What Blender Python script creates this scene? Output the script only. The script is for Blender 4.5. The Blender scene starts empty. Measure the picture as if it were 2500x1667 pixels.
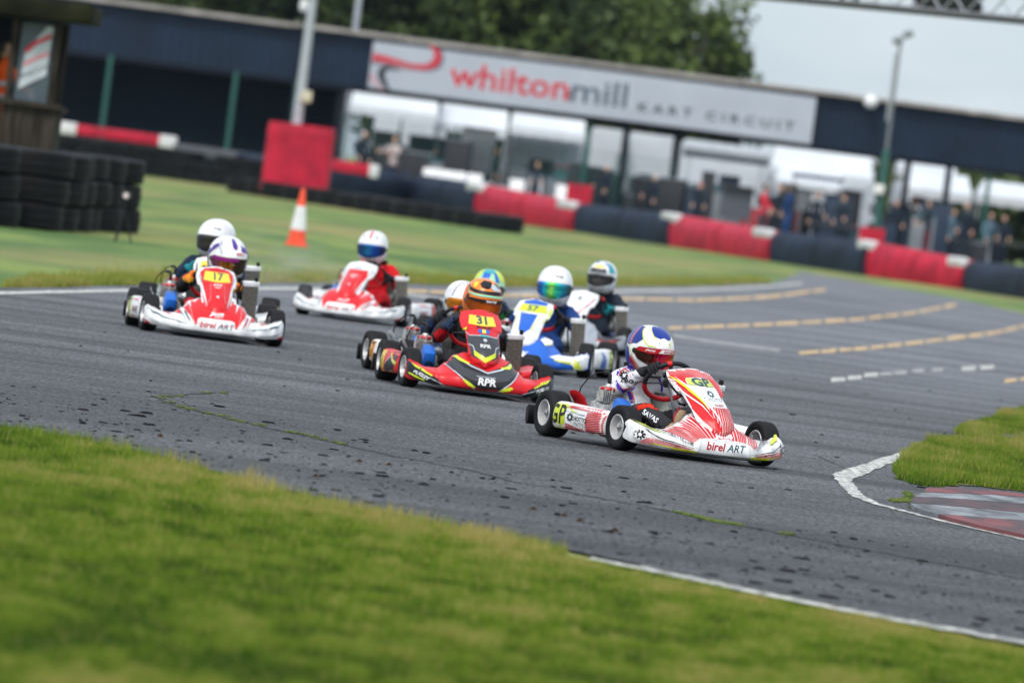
import bpy, bmesh, math, random
import numpy as np
from mathutils import Vector, Matrix, Euler
from mathutils.bvhtree import BVHTree

# ------------------------------------------------------------------ camera, world, sun, exposure
random.seed(7)
rng = np.random.default_rng(7)
SC = bpy.context.scene
COL = SC.collection
R = math.radians
CAM_H, ROLL, PITCH, LENS = 1.5, R(7.3), R(1.15), 300.0
FPX = LENS / 36 * 2500
cam = bpy.data.cameras.new('camera')
cam.lens = LENS; cam.sensor_width = 36; cam.clip_start = 0.5; cam.clip_end = 3000
cam.dof.use_dof = True; cam.dof.focus_distance = 48.2; cam.dof.aperture_fstop = 5.0
cam_o = bpy.data.objects.new('camera', cam); COL.objects.link(cam_o)
CAM_R = Matrix.Rotation(R(90) - PITCH, 3, 'X') @ Matrix.Rotation(ROLL, 3, 'Z')
cam_o.matrix_world = Matrix.Translation((0, 0, CAM_H)) @ CAM_R.to_4x4()
SC.camera = cam_o

w = bpy.data.worlds.new('World'); SC.world = w; w.use_nodes = True
nt = w.node_tree; nt.nodes.clear()
def wn(t): return nt.nodes.new(t)
SUN_EL, SUN_ROT = R(52), R(200)
sky = wn('ShaderNodeTexSky'); sky.sky_type = 'NISHITA'; sky.sun_disc = False
sky.sun_elevation = SUN_EL; sky.sun_rotation = SUN_ROT; sky.dust_density = 3
bg1 = wn('ShaderNodeBackground'); bg1.inputs[1].default_value = 0.05
tc = wn('ShaderNodeTexCoord'); mp = wn('ShaderNodeMapping'); mp.inputs[3].default_value = (1, 1, 3.2)
nz = wn('ShaderNodeTexNoise'); nz.inputs['Scale'].default_value = 4.2; nz.inputs['Detail'].default_value = 5; nz.inputs['Roughness'].default_value = .5
cr = wn('ShaderNodeValToRGB')
cr.color_ramp.elements[0].position = .40; cr.color_ramp.elements[0].color = (.40, .50, .58, 1)
cr.color_ramp.elements[1].position = .60; cr.color_ramp.elements[1].color = (.93, .96, .97, 1)
bg2 = wn('ShaderNodeBackground'); bg2.inputs[1].default_value = 0.74
ad = wn('ShaderNodeAddShader'); out = wn('ShaderNodeOutputWorld')
L = nt.links.new
L(sky.outputs[0], bg1.inputs[0]); L(tc.outputs['Generated'], mp.inputs[0]); L(mp.outputs[0], nz.inputs[0])
L(nz.outputs[0], cr.inputs[0]); L(cr.outputs[0], bg2.inputs[0])
L(bg1.outputs[0], ad.inputs[0]); L(bg2.outputs[0], ad.inputs[1]); L(ad.outputs[0], out.inputs[0])

sun = bpy.data.lights.new('sun', 'SUN'); sun.energy = 1.5; sun.angle = R(16); sun.color = (1, .96, .9)
sun_o = bpy.data.objects.new('sun', sun); COL.objects.link(sun_o)
# NISHITA: rotation measured from +Y towards +X
sd = Vector((math.sin(SUN_ROT) * math.cos(SUN_EL), math.cos(SUN_ROT) * math.cos(SUN_EL), math.sin(SUN_EL)))
sun_o.rotation_euler = (-sd).to_track_quat('-Z', 'Y').to_euler()
SC.view_settings.view_transform = 'Standard'; SC.view_settings.look = 'None'
SC.view_settings.gamma = 1; SC.view_settings.use_curve_mapping = False
SC.view_settings.exposure = 0.54
SC.cycles.max_bounces = 6; SC.cycles.volume_bounces = 0; SC.cycles.transparent_max_bounces = 12
SC.cycles.caustics_reflective = False; SC.cycles.caustics_refractive = False

# ------------------------------------------------------------------ helpers
CAMP = Vector((0, 0, CAM_H))
def ray(px, py):
    return CAM_R @ Vector(((px - 1250) / FPX, -(py - 833.5) / FPX, -1))
def G(px, py, z=0.0):
    d = ray(px, py); t = (z - CAM_H) / d.z
    return CAMP + d * t
def at(px, py, y):
    d = ray(px, py)
    return CAMP + d * (y / d.y)

def s2l(c): return c / 12.92 if c <= .04045 else ((c + .055) / 1.055) ** 2.4
def hx(h):
    h = h.lstrip('#'); return tuple(s2l(int(h[i:i + 2], 16) / 255) for i in (0, 2, 4))
MATS = {}
def M(name, col, rough=.5, metal=0, coat=0, var=.12, vs=6.0, bump=0, bs=60.0, col2=None, vd=4, stretch=None, spec=.5, alpha=1.0, trans=0.0):
    if name in MATS: return MATS[name]
    if isinstance(col, str): col = hx(col)
    m = bpy.data.materials.new(name); m.use_nodes = True
    n = m.node_tree.nodes; l = m.node_tree.links.new; b = n['Principled BSDF']
    b.inputs['Roughness'].default_value = rough; b.inputs['Metallic'].default_value = metal
    b.inputs['Coat Weight'].default_value = coat; b.inputs['Coat Roughness'].default_value = .08
    b.inputs['Specular IOR Level'].default_value = spec
    b.inputs['Alpha'].default_value = alpha; b.inputs['Transmission Weight'].default_value = trans
    t = n.new('ShaderNodeTexCoord'); mpn = n.new('ShaderNodeMapping'); l(t.outputs['Object'], mpn.inputs[0])
    if stretch: mpn.inputs[3].default_value = stretch
    nn = n.new('ShaderNodeTexNoise'); nn.inputs['Scale'].default_value = vs; nn.inputs['Detail'].default_value = vd
    l(mpn.outputs[0], nn.inputs[0])
    r = n.new('ShaderNodeValToRGB')
    if col2 is None:
        c0 = tuple(c * (1 - var) for c in col); c1 = tuple(min(1, c * (1 + var * .6)) for c in col)
    else:
        c0 = hx(col2) if isinstance(col2, str) else col2; c1 = col
    r.color_ramp.elements[0].position = .35; r.color_ramp.elements[1].position = .65
    r.color_ramp.elements[0].color = (*c0, 1); r.color_ramp.elements[1].color = (*c1, 1)
    l(nn.outputs[0], r.inputs[0]); l(r.outputs[0], b.inputs['Base Color'])
    if bump:
        n2 = n.new('ShaderNodeTexNoise'); n2.inputs['Scale'].default_value = bs; n2.inputs['Detail'].default_value = 3
        l(mpn.outputs[0], n2.inputs[0])
        bp = n.new('ShaderNodeBump'); bp.inputs['Strength'].default_value = bump; bp.inputs['Distance'].default_value = .01
        l(n2.outputs[0], bp.inputs['Height']); l(bp.outputs[0], b.inputs['Normal'])
    MATS[name] = m
    return m

def link(name, me, parent=None, loc=None, rot=None):
    o = bpy.data.objects.new(name, me); COL.objects.link(o)
    if parent: o.parent = parent
    if loc is not None: o.location = loc
    if rot is not None: o.rotation_euler = rot
    return o
def tag(o, label=None, cat=None, group=None, kind=None):
    if label: o['label'] = label
    if cat: o['category'] = cat
    if group: o['group'] = group
    if kind: o['kind'] = kind
    return o
def empty(name, loc=(0, 0, 0), rz=0, parent=None):
    o = bpy.data.objects.new(name, None); COL.objects.link(o); o.location = loc; o.rotation_euler = (0, 0, rz)
    o.empty_display_size = .1
    if parent: o.parent = parent
    return o
def copy_tree(o, parent=None):
    c = o.copy(); COL.objects.link(c); c.parent = parent
    for ch in [x for x in bpy.data.objects if x.parent == o]:
        copy_tree(ch, c)
    return c

class MB:
    """collects shapes, builds one mesh"""
    def __init__(s): s.v = []; s.f = []; s.mi = []
    def add(s, vs, fs, mi=0):
        k = len(s.v); s.v += [tuple(p) for p in vs]; s.f += [tuple(i + k for i in f) for f in fs]; s.mi += [mi] * len(fs)
        return s
    def box(s, c, d, rot=None, bev=0, mi=0):
        hx_, hy, hz = d[0] / 2, d[1] / 2, d[2] / 2
        if bev:
            bm = bmesh.new(); bmesh.ops.create_cube(bm, size=1)
            bmesh.ops.scale(bm, vec=d, verts=bm.verts)
            bmesh.ops.bevel(bm, geom=list(bm.edges), offset=bev, segments=2, profile=.6, affect='EDGES')
            bm.verts.index_update()
            vs = [v.co.copy() for v in bm.verts]; fs = [[v.index for v in f.verts] for f in bm.faces]; bm.free()
        else:
            vs = [Vector((x, y, z)) for x in (-hx_, hx_) for y in (-hy, hy) for z in (-hz, hz)]
            fs = [(0, 1, 3, 2), (4, 6, 7, 5), (0, 4, 5, 1), (2, 3, 7, 6), (0, 2, 6, 4), (1, 5, 7, 3)]
        if rot is not None:
            m = Euler(rot).to_matrix() if not isinstance(rot, Matrix) else rot
            vs = [m @ v for v in vs]
        c = Vector(c)
        return s.add([v + c for v in vs], fs, mi)
    def tube(s, pts, r, n=10, closed=False, cap=True, mi=0, flat=1.0):
        pts = [Vector(p) for p in pts]; N = len(pts)
        rs = r if isinstance(r, (list, tuple)) else [r] * N
        vs = []; up = None
        for i, p in enumerate(pts):
            a = pts[(i - 1) % N] if (closed or i > 0) else pts[i]
            b = pts[(i + 1) % N] if (closed or i < N - 1) else pts[i]
            t = (b - a).normalized()
            if up is None:
                up = Vector((0, 0, 1)) if abs(t.z) < .9 else Vector((1, 0, 0))
            x = t.cross(up).normalized(); up = x.cross(t).normalized()
            for k in range(n):
                an = 2 * math.pi * k / n
                vs.append(p + (x * math.cos(an) + up * math.sin(an) * flat) * rs[i])
        fs = []
        for i in range(N if closed else N - 1):
            j = (i + 1) % N
            for k in range(n):
                k2 = (k + 1) % n
                fs.append((i * n + k, i * n + k2, j * n + k2, j * n + k))
        if cap and not closed:
            fs.append(tuple(range(n))[::-1]); fs.append(tuple((N - 1) * n + k for k in range(n)))
        return s.add(vs, fs, mi)
    def lathe(s, prof, mat=None, n=32, mi=0):
        """prof: list (radius, height) about local Z"""
        mat = mat or Matrix.Identity(4); vs = []
        for r_, h in prof:
            for k in range(n):
                a = 2 * math.pi * k / n
                vs.append(mat @ Vector((r_ * math.cos(a), r_ * math.sin(a), h)))
        fs = []
        for i in range(len(prof) - 1):
            for k in range(n):
                k2 = (k + 1) % n
                fs.append((i * n + k, i * n + k2, (i + 1) * n + k2, (i + 1) * n + k))
        return s.add(vs, fs, mi)
    def grid(s, rows, closed_v=False, mi=0, cap=False):
        nr, nc = len(rows), len(rows[0]); vs = [p for r_ in rows for p in r_]; fs = []
        for i in range(nr - 1):
            for j in range(nc if closed_v else nc - 1):
                j2 = (j + 1) % nc
                fs.append((i * nc + j, i * nc + j2, (i + 1) * nc + j2, (i + 1) * nc + j))
        if cap:
            fs.append(tuple(range(nc))[::-1]); fs.append(tuple((nr - 1) * nc + k for k in range(nc)))
        return s.add(vs, fs, mi)
    def mesh(s, name, mats, smooth=40):
        me = bpy.data.meshes.new(name); me.from_pydata(s.v, [], s.f)
        mats = mats if isinstance(mats, (list, tuple)) else [mats]
        for m in mats: me.materials.append(m)
        if len(mats) > 1: me.polygons.foreach_set('material_index', s.mi)
        bm = bmesh.new(); bm.from_mesh(me); bmesh.ops.recalc_face_normals(bm, faces=bm.faces); bm.to_mesh(me); bm.free()
        if smooth:
            me.polygons.foreach_set('use_smooth', [True] * len(me.polygons))
            me.set_sharp_from_angle(angle=R(smooth))
        me.update()
        return me
    def build(s, name, mats, parent=None, smooth=40, loc=None, rot=None):
        return link(name, s.mesh(name, mats, smooth), parent, loc, rot)

def lerpk(keys, x):
    if x <= keys[0][0]: return keys[0][1]
    for (a, va), (b, vb) in zip(keys, keys[1:]):
        if x <= b:
            t = (x - a) / (b - a); t = t * t * (3 - 2 * t)
            return va + (vb - va) * t
    return keys[-1][1]

def sheet(name, pts, mat, z, kind='structure'):
    """flat polygon on the ground from world xy points"""
    bm = bmesh.new(); vs = [bm.verts.new((p[0], p[1], 0)) for p in pts]
    f = bm.faces.new(vs); f.normal_update()
    if f.normal.z < 0: f.normal_flip()
    bmesh.ops.triangulate(bm, faces=bm.faces)
    me = bpy.data.meshes.new(name); bm.to_mesh(me); bm.free(); me.materials.append(mat)
    o = link(name, me, loc=(0, 0, z)); 
    if kind: o['kind'] = kind
    return o
def pts_px(l, z=0): return [tuple(G(x, y, z)[:2]) for x, y in l]

# ---- decals: 2D shapes projected on to a mesh
class Surf:
    def __init__(s, me):
        bm = bmesh.new(); bm.from_mesh(me); s.b = BVHTree.FromBMesh(bm); bm.free()
def cut2d(bm, step):
    xs = [v.co.x for v in bm.verts]; ys = [v.co.y for v in bm.verts]
    if not xs: return
    for ax, lo, hi in ((0, min(xs), max(xs)), (1, min(ys), max(ys))):
        n = int((hi - lo) / step)
        for i in range(1, n + 1):
            c = lo + i * (hi - lo) / (n + 1)
            co = (c, 0, 0) if ax == 0 else (0, c, 0); no = (1, 0, 0) if ax == 0 else (0, 1, 0)
            bmesh.ops.bisect_plane(bm, geom=bm.verts[:] + bm.edges[:] + bm.faces[:], dist=1e-5, plane_co=co, plane_no=no)
def poly2d(polys):
    bm = bmesh.new()
    for p in polys:
        try: bm.faces.new([bm.verts.new((x, y, 0)) for x, y in p])
        except Exception: pass
    bmesh.ops.triangulate(bm, faces=bm.faces)
    return bm
TXT = {}
def text2d(s, size=.05, pos=(0, 0), bold=.0, shear=0, sx=1.0, rot=0, spacing=1.0):
    cu = bpy.data.curves.new('t', 'FONT'); cu.body = s; cu.size = 1; cu.align_x = 'CENTER'; cu.align_y = 'CENTER'
    cu.offset = bold; cu.shear = shear; cu.resolution_u = 2; cu.space_character = spacing
    o = bpy.data.objects.new('t', cu); COL.objects.link(o)
    bpy.context.view_layer.update()
    me = bpy.data.meshes.new_from_object(o.evaluated_get(bpy.context.evaluated_depsgraph_get()))
    bpy.data.objects.remove(o); bpy.data.curves.remove(cu)
    bm = bmesh.new(); bm.from_mesh(me); bpy.data.meshes.remove(me)
    m = Matrix.Translation((pos[0], pos[1], 0)) @ Matrix.Rotation(rot, 4, 'Z') @ Matrix.Diagonal((size * sx, size, 1, 1))
    bmesh.ops.transform(bm, matrix=m, verts=bm.verts)
    return bm
def decal(name, surf, bm, fr, mat, parent, off=.0012, step=.02, sharp=False):
    cut2d(bm, step)
    bm.verts.ensure_lookup_table(); new = []; ok = {}
    for v in bm.verts:
        o, d = fr(v.co.x, v.co.y)
        h = surf.b.ray_cast(o, d)
        if h[0] is None: ok[v.index] = False; new.append(None); continue
        n = h[1]
        if n.dot(d) > 0: n = -n
        new.append(h[0] + n * off); ok[v.index] = True
    vs = [tuple(p) if p is not None else (0, 0, 0) for p in new]
    fs = []
    for f in bm.faces:
        ix = [v.index for v in f.verts]
        if all(ok[i] for i in ix):
            ps = [new[i] for i in ix]
            if max((a - b).length for a in ps for b in ps) < max(step * 5, .17): fs.append(ix)
    bm.free()
    if not fs: return None
    me = bpy.data.meshes.new(name); me.from_pydata(vs, [], fs); me.materials.append(mat)
    b2 = bmesh.new(); b2.from_mesh(me)
    bmesh.ops.delete(b2, geom=[v for v in b2.verts if not v.link_faces], context='VERTS')
    # make the faces look out, towards where the ray came from
    b2.normal_update(); b2.faces.ensure_lookup_table()
    c = b2.faces[0]; 
    for f in b2.faces:
        pass
    b2.to_mesh(me); b2.free()
    me.polygons.foreach_set('use_smooth', [True] * len(me.polygons)); me.update()
    return link(name, me, parent)
def fr_front(y=2.0):      # a = -X (viewer's right), b = Z, seen from the front of the kart
    return lambda a, b: (Vector((-a, y, b)), Vector((0, -1, 0)))
def fr_side(sx=1):        # seen from the driver's right (sx=1) or left (-1)
    return lambda a, b: (Vector((2 * sx, a * sx, b)), Vector((-sx, 0, 0)))
def fr_sph(c=(0, 0, 0)):  # a = azimuth deg (viewer's right when facing the front), b = elevation deg
    c = Vector(c)
    def f(a, b):
        az, el = R(a), R(b)
        d = Vector((-math.sin(az) * math.cos(el), math.cos(az) * math.cos(el), math.sin(el)))
        return c + d, -d
    return f

# ------------------------------------------------------------------ ground, track, markings
def ground_mat(name, c1, c2, c3, s1, s2, rough=.9, st=(1, 1, 1), fine=120., bump=.3):
    m = bpy.data.materials.new(name); m.use_nodes = True
    n = m.node_tree.nodes; l = m.node_tree.links.new; b = n['Principled BSDF']
    b.inputs['Roughness'].default_value = rough; b.inputs['Specular IOR Level'].default_value = .25
    t = n.new('ShaderNodeTexCoord'); mpn = n.new('ShaderNodeMapping'); l(t.outputs['Object'], mpn.inputs[0]); mpn.inputs[3].default_value = st
    n1 = n.new('ShaderNodeTexNoise'); n1.inputs['Scale'].default_value = s1; n1.inputs['Detail'].default_value = 6; l(mpn.outputs[0], n1.inputs[0])
    n2 = n.new('ShaderNodeTexNoise'); n2.inputs['Scale'].default_value = s2; n2.inputs['Detail'].default_value = 4; l(mpn.outputs[0], n2.inputs[0])
    r1 = n.new('ShaderNodeValToRGB'); r1.color_ramp.elements[0].position = .4; r1.color_ramp.elements[1].position = .6
    r1.color_ramp.elements[0].color = (*c1, 1); r1.color_ramp.elements[1].color = (*c2, 1)
    r2 = n.new('ShaderNodeValToRGB'); r2.color_ramp.elements[0].position = .45; r2.color_ramp.elements[1].position = .75
    r2.color_ramp.elements[0].color = (0, 0, 0, 1); r2.color_ramp.elements[1].color = (1, 1, 1, 1)
    mx = n.new('ShaderNodeMix'); mx.data_type = 'RGBA'
    l(n1.outputs[0], r1.inputs[0]); l(n2.outputs[0], r2.inputs[0]); l(r2.outputs[0], mx.inputs[0]); l(r1.outputs[0], mx.inputs[6])
    mx.inputs[7].default_value = (*c3, 1); l(mx.outputs[2], b.inputs['Base Color'])
    n3 = n.new('ShaderNodeTexNoise'); n3.inputs['Scale'].default_value = fine; n3.inputs['Detail'].default_value = 3; l(mpn.outputs[0], n3.inputs[0])
    bp = n.new('ShaderNodeBump'); bp.inputs['Strength'].default_value = bump; bp.inputs['Distance'].default_value = .01
    l(n3.outputs[0], bp.inputs['Height']); l(bp.outputs[0], b.inputs['Normal'])
    return m
GRASS = ground_mat('grass_ground', (.065, .130, .028), (.165, .225, .048), (.26, .22, .08), .5, .16, fine=40, st=(1, .28, 1))
SOIL = ground_mat('soil_under_grass', (.06, .075, .015), (.10, .115, .03), (.13, .12, .05), 3, 1)

def asphalt_mat():
    m = bpy.data.materials.new('asphalt'); m.use_nodes = True
    n = m.node_tree.nodes; l = m.node_tree.links.new; b = n['Principled BSDF']
    b.inputs['Roughness'].default_value = .80; b.inputs['Specular IOR Level'].default_value = .3
    t = n.new('ShaderNodeTexCoord')
    def noise(scale, st, det=4, rot=0, rough=.5):
        mpn = n.new('ShaderNodeMapping'); l(t.outputs['Object'], mpn.inputs[0]); mpn.inputs[3].default_value = st; mpn.inputs[2].default_value = (0, 0, rot)
        x = n.new('ShaderNodeTexNoise'); x.inputs['Scale'].default_value = scale; x.inputs['Detail'].default_value = det; x.inputs['Roughness'].default_value = rough
        l(mpn.outputs[0], x.inputs[0]); return x.outputs[0]
    def ramp(i, p0, p1, a, c):
        r = n.new('ShaderNodeValToRGB'); r.color_ramp.elements[0].position = p0; r.color_ramp.elements[1].position = p1
        r.color_ramp.elements[0].color = (*[a] * 3, 1) if not isinstance(a, tuple) else (*a, 1)
        r.color_ramp.elements[1].color = (*[c] * 3, 1) if not isinstance(c, tuple) else (*c, 1)
        l(i, r.inputs[0]); return r.outputs[0]
    def mul(a, c):
        x = n.new('ShaderNodeMix'); x.data_type = 'RGBA'; x.blend_type = 'MULTIPLY'; x.inputs[0].default_value = 1
        l(a, x.inputs[6]); l(c, x.inputs[7]); return x.outputs[2]
    base = ramp(noise(.5, (1, .35, 1), 5), .3, .7, (.190, .202, .226), (.278, .294, .325))
    streak = ramp(noise(.55, (.22, 1.2, 1), 4, R(-14)), .38, .58, .48, 1.0)       # rubbered-in line
    streak2 = ramp(noise(2.0, (.1, 2.0, 1), 4, R(-18), .7), .35, .6, .78, 1.08)
    grain = ramp(noise(45, (1, .12, 1), 3, 0, .7), .36, .60, .32, 1.0)
    grain2 = ramp(noise(16, (1, .10, 1), 3, 0, .6), .36, .64, .85, 1.14)
    c = mul(mul(mul(mul(base, streak), streak2), grain), grain2)
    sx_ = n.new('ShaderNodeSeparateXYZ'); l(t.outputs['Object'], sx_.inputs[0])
    far_y = n.new('ShaderNodeMath'); far_y.operation = 'MULTIPLY_ADD'; l(noise(.08, (1, .4, 1), 3), far_y.inputs[0]); far_y.inputs[1].default_value = 60; l(sx_.outputs[1], far_y.inputs[2])
    mr_ = n.new('ShaderNodeMapRange'); l(far_y.outputs[0], mr_.inputs[0]); mr_.inputs[1].default_value = 75; mr_.inputs[2].default_value = 125
    far_haze = ramp(mr_.outputs[0], 0, 1, (.41, .405, .395), (1.0, 1.0, 1.0))      # distance haze and grazing sky reflection painted in, tarmac paler farther off
    c = mul(c, far_haze)
    # pale stone chips
    chip = noise(90, (1, .16, 1), 1); cr_ = ramp(chip, .70, .76, 0.0, 1.0)
    mx = n.new('ShaderNodeMix'); mx.data_type = 'RGBA'; l(cr_, mx.inputs[0]); l(c, mx.inputs[6]); mx.inputs[7].default_value = (.26, .26, .27, 1)
    l(mx.outputs[2], b.inputs['Base Color'])
    bp = n.new('ShaderNodeBump'); bp.inputs['Strength'].default_value = .5; bp.inputs['Distance'].default_value = .006
    l(noise(120, (1, .5, 1), 3), bp.inputs['Height']); l(bp.outputs[0], b.inputs['Normal'])
    return m
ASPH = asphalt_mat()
WHITE_PAINT = M('road_paint_white', (.60, .60, .55), .7, col2=(.17, .17, .17), vs=22, vd=8, stretch=(1, .25, 1))
YELLOW_PAINT = M('road_paint_yellow', (.70, .45, .18), .7, col2=(.30, .22, .14), vs=7, vd=8, stretch=(1, .3, 1))

sheet('ground', [(-700, -40), (700, -40), (700, 1600), (-700, 1600)], GRASS, 0)
TOP = [(-500, 712), (0, 706), (317, 700), (700, 693), (960, 695), (1250, 703), (1500, 702), (1700, 700), (1882, 693), (1935, 676), (1950, 664), (2104, 690), (2350, 733), (2500, 766), (2900, 830)]
BOT = [(3100, 1690), (2500, 1573), (2180, 1512), (1941, 1465), (1702, 1417), (1463, 1364), (1250, 1317), (1010, 1270), (797, 1227), (638, 1190), (531, 1158), (372, 1116), (213, 1078), (0, 1044), (-500, 960)]
def wob(pl, amp=.03, n=6, seed=1):
    rr = random.Random(seed); o = []
    for a, b in zip(pl, pl[1:]):
        for k in range(n):
            t = k / n; o.append((a[0] + (b[0] - a[0]) * t + rr.uniform(-amp, amp), a[1] + (b[1] - a[1]) * t + rr.uniform(-amp, amp) * 6 * (1 if amp > .011 else .8)))
    o.append(pl[-1]); return o
TRACK = wob(pts_px(TOP), .05, 4) + wob(pts_px(BOT), .02, 10)
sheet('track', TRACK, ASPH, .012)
PADDOCK = ground_mat('paddock_ground', (.10, .10, .10), (.15, .15, .15), (.12, .12, .13), .3, .2)
sheet('paddock', [(-90, 252), (90, 252), (90, 330), (-90, 330)], PADDOCK, .012)

def strip_px(name, pl, wpx, mat, z=.020, worn=None):
    """painted line along pixel points, wpx = height in photo pixels"""
    up = [(x, y - wpx / 2) for x, y in pl]; dn = [(x, y + wpx / 2) for x, y in pl]
    return sheet(name, pts_px(up, z) + pts_px(dn, z)[::-1], mat, z)
def sheet_px(name, pl, mat, z):
    P = pts_px(pl, z); return sheet(name, wob(P + [P[0]], .010, 9, 17)[:-1], mat, z)
sheet_px('white_line', [(1440, 1357), (1600, 1388), (1800, 1430), (2000, 1470), (2200, 1508), (2500, 1562), (2900, 1640), (2900, 1652), (2500, 1571), (2200, 1517), (2000, 1479), (1800, 1438), (1600, 1396), (1440, 1364)], WHITE_PAINT, .016)
sheet_px('white_line', [(2329, 1066), (2298, 1078), (2176, 1111), (2063, 1146), (2033, 1157), (2040, 1170), (2053, 1185), (2079, 1210), (2130, 1229), (2206, 1248), (2308, 1274), (2500, 1317), (2700, 1360),
                        (2700, 1354), (2500, 1312), (2308, 1270), (2206, 1244), (2145, 1228), (2112, 1210), (2099, 1200), (2083, 1180), (2081, 1169), (2117, 1154), (2206, 1118), (2308, 1084), (2366, 1067)], WHITE_PAINT, .016)
strip_px('white_line', [(-400, 720), (0, 715), (300, 709), (560, 704), (700, 704), (800, 706)], 7, WHITE_PAINT, .016)
strip_px('white_line', [(960, 711), (1060, 728), (1160, 745)], 5, WHITE_PAINT, .016)
def z4(x, y): return (1500 + x / 2.352, 620 + y / 2.352)
strip_px('white_line', [z4(-900, 232), z4(0, 214), z4(500, 205), z4(850, 190), z4(1080, 168)], 5, WHITE_PAINT, .016)
FADED = M('road_paint_faded', (.33, .33, .33), .8, col2=(.17, .17, .18), vs=8, vd=8, stretch=(1, .2, 1))
strip_px('white_line', [z4(340, 468), z4(560, 505), z4(950, 555)], 6, FADED, .016)
def dashes(name, pl, dash, gap, wpx, mat, z=.016, grp=None):
    # pl in zoom-4 coordinates; dash/gap in photo px
    P = [z4(*p) for p in pl]; t = 0; k = 0
    segs = [math.dist(a, b) for a, b in zip(P, P[1:])]; tot = sum(segs)
    def pos(s_):
        for (a, b, q) in zip(P, P[1:], segs):
            if s_ <= q or (a, b) == (P[-2], P[-1]):
                u = min(1, s_ / q); return (a[0] + (b[0] - a[0]) * u, a[1] + (b[1] - a[1]) * u)
            s_ -= q
    while t < tot:
        d = dash * random.uniform(.7, 1.3)
        strip_px(name, [pos(t), pos(min(tot, t + d / 2)), pos(min(tot, t + d))], wpx * random.uniform(.85, 1.1), mat, z)
        t += d + gap * random.uniform(.7, 1.3)
dashes('yellow_line', [(-1200, 210), (-400, 245), (20, 255), (480, 265), (850, 250), (1210, 205)], 60, 6, 7.0, YELLOW_PAINT)
dashes('yellow_line', [(310, 425), (860, 405), (1400, 375), (1700, 340), (1960, 290)], 46, 7, 7.0, YELLOW_PAINT)
dashes('yellow_line', [(1060, 568), (1450, 540), (1800, 500), (2200, 450), (2352, 412), (2700, 350)], 40, 6, 8.0, YELLOW_PAINT)
dashes('yellow_line', [(2240, 730), (2360, 715), (2600, 690)], 40, 6, 7.5, YELLOW_PAINT)
for x, y in [(1285, 720), (1380, 709), (1475, 693), (1565, 686), (1640, 680), (1745, 669), (1855, 664), (2035, 656), (2140, 650)]:
    c = z4(x, y); ww = 17 if x < 1700 or x > 2000 else 14
    strip_px('white_dash', [(c[0] - ww, c[1] + 1), (c[0], c[1]), (c[0] + ww, c[1] - 1)], 10, WHITE_PAINT if (x < 1500 or x > 2000) else FADED, .016)

# apex kerb: painted concrete blocks side by side
RED_KERB = M('kerb_red', (.20, .045, .05), .8, col2=(.045, .035, .04), vs=7, vd=8, stretch=(1, .25, 1), bump=.3)
WHT_KERB = M('kerb_white', (.25, .27, .29), .8, col2=(.06, .065, .075), vs=7, vd=8, stretch=(1, .25, 1), bump=.3)
DRK_KERB = M('kerb_scuffed', (.10, .045, .055), .85, col2=(.03, .03, .035), vs=8, vd=8, stretch=(1, .2, 1))
KZ = .035
def kerb_block(pl, mat):
    bm = bmesh.new(); w_ = pts_px(pl, KZ)
    top = [bm.verts.new((p[0], p[1], KZ)) for p in w_]; bot = [bm.verts.new((p[0], p[1], 0)) for p in w_]
    bm.faces.new(top); n = len(top)
    for i in range(n): bm.faces.new((top[i], bot[i], bot[(i + 1) % n], top[(i + 1) % n]))
    bmesh.ops.recalc_face_normals(bm, faces=bm.faces)
    me = bpy.data.meshes.new('kerb_block'); bm.to_mesh(me); bm.free(); me.materials.append(mat)
    return link('kerb_block', me, kerb)
kerb = empty('kerb'); kerb['kind'] = 'structure'
kerb_block([(2262, 1191), (2330, 1188), (2420, 1197), (2600, 1214), (2600, 1222), (2420, 1206), (2330, 1203), (2255, 1200)], RED_KERB)
kerb_block([(2254, 1201), (2330, 1204), (2420, 1207), (2600, 1223), (2600, 1238), (2500, 1228), (2330, 1216), (2232, 1211)], WHT_KERB)
kerb_block([(2231, 1212), (2330, 1217), (2500, 1229), (2600, 1239), (2600, 1262), (2500, 1250), (2350, 1236), (2222, 1226)], DRK_KERB)
kerb_block([(2222, 1227), (2350, 1237), (2500, 1251), (2600, 1263), (2600, 1285), (2500, 1270), (2350, 1258), (2290, 1253), (2240, 1240)], WHT_KERB)
kerb_block([(2291, 1254), (2350, 1259), (2500, 1271), (2600, 1286), (2600, 1326), (2500, 1304), (2400, 1283), (2330, 1266)], RED_KERB)

# crack in the asphalt with moss
def z2(x, y): return (x / 1.8816, 850 + y / 1.8816)
def z3(x, y): return (1250 + x / 1.8816, 1050 + y / 1.8816)
CR = [z2(1050, 210), z2(860, 222), z2(735, 236), z2(748, 262), z2(960, 310), z2(1080, 340), z2(1230, 378), z2(1400, 412), z2(1620, 465), z2(1800, 505), z2(2100, 560)] + [z3(0, 245), z3(400, 325), z3(690, 378), z3(900, 415), z3(1200, 480), z3(1500, 540), z3(1900, 610), z3(2352, 700), z3(2900, 800)]
CRP = wob(pts_px(CR), .012, 9, 3)
CRACK = M('crack', (.022, .022, .02), .95)
cm = MB()
for a, b in zip(CRP, CRP[1:]):
    d = Vector((b[0] - a[0], b[1] - a[1], 0)); n_ = Vector((-d.y, d.x, 0)).normalized() * random.uniform(.006, .02)
    cm.add([(a[0] + n_.x, a[1] + n_.y * 2, .0145), (b[0] + n_.x, b[1] + n_.y * 2, .0145), (b[0] - n_.x, b[1] - n_.y * 2, .0145), (a[0] - n_.x, a[1] - n_.y * 2, .0145)], [(0, 1, 2, 3)])
cm.build('crack_joint', CRACK, smooth=0)['kind'] = 'structure'
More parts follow.
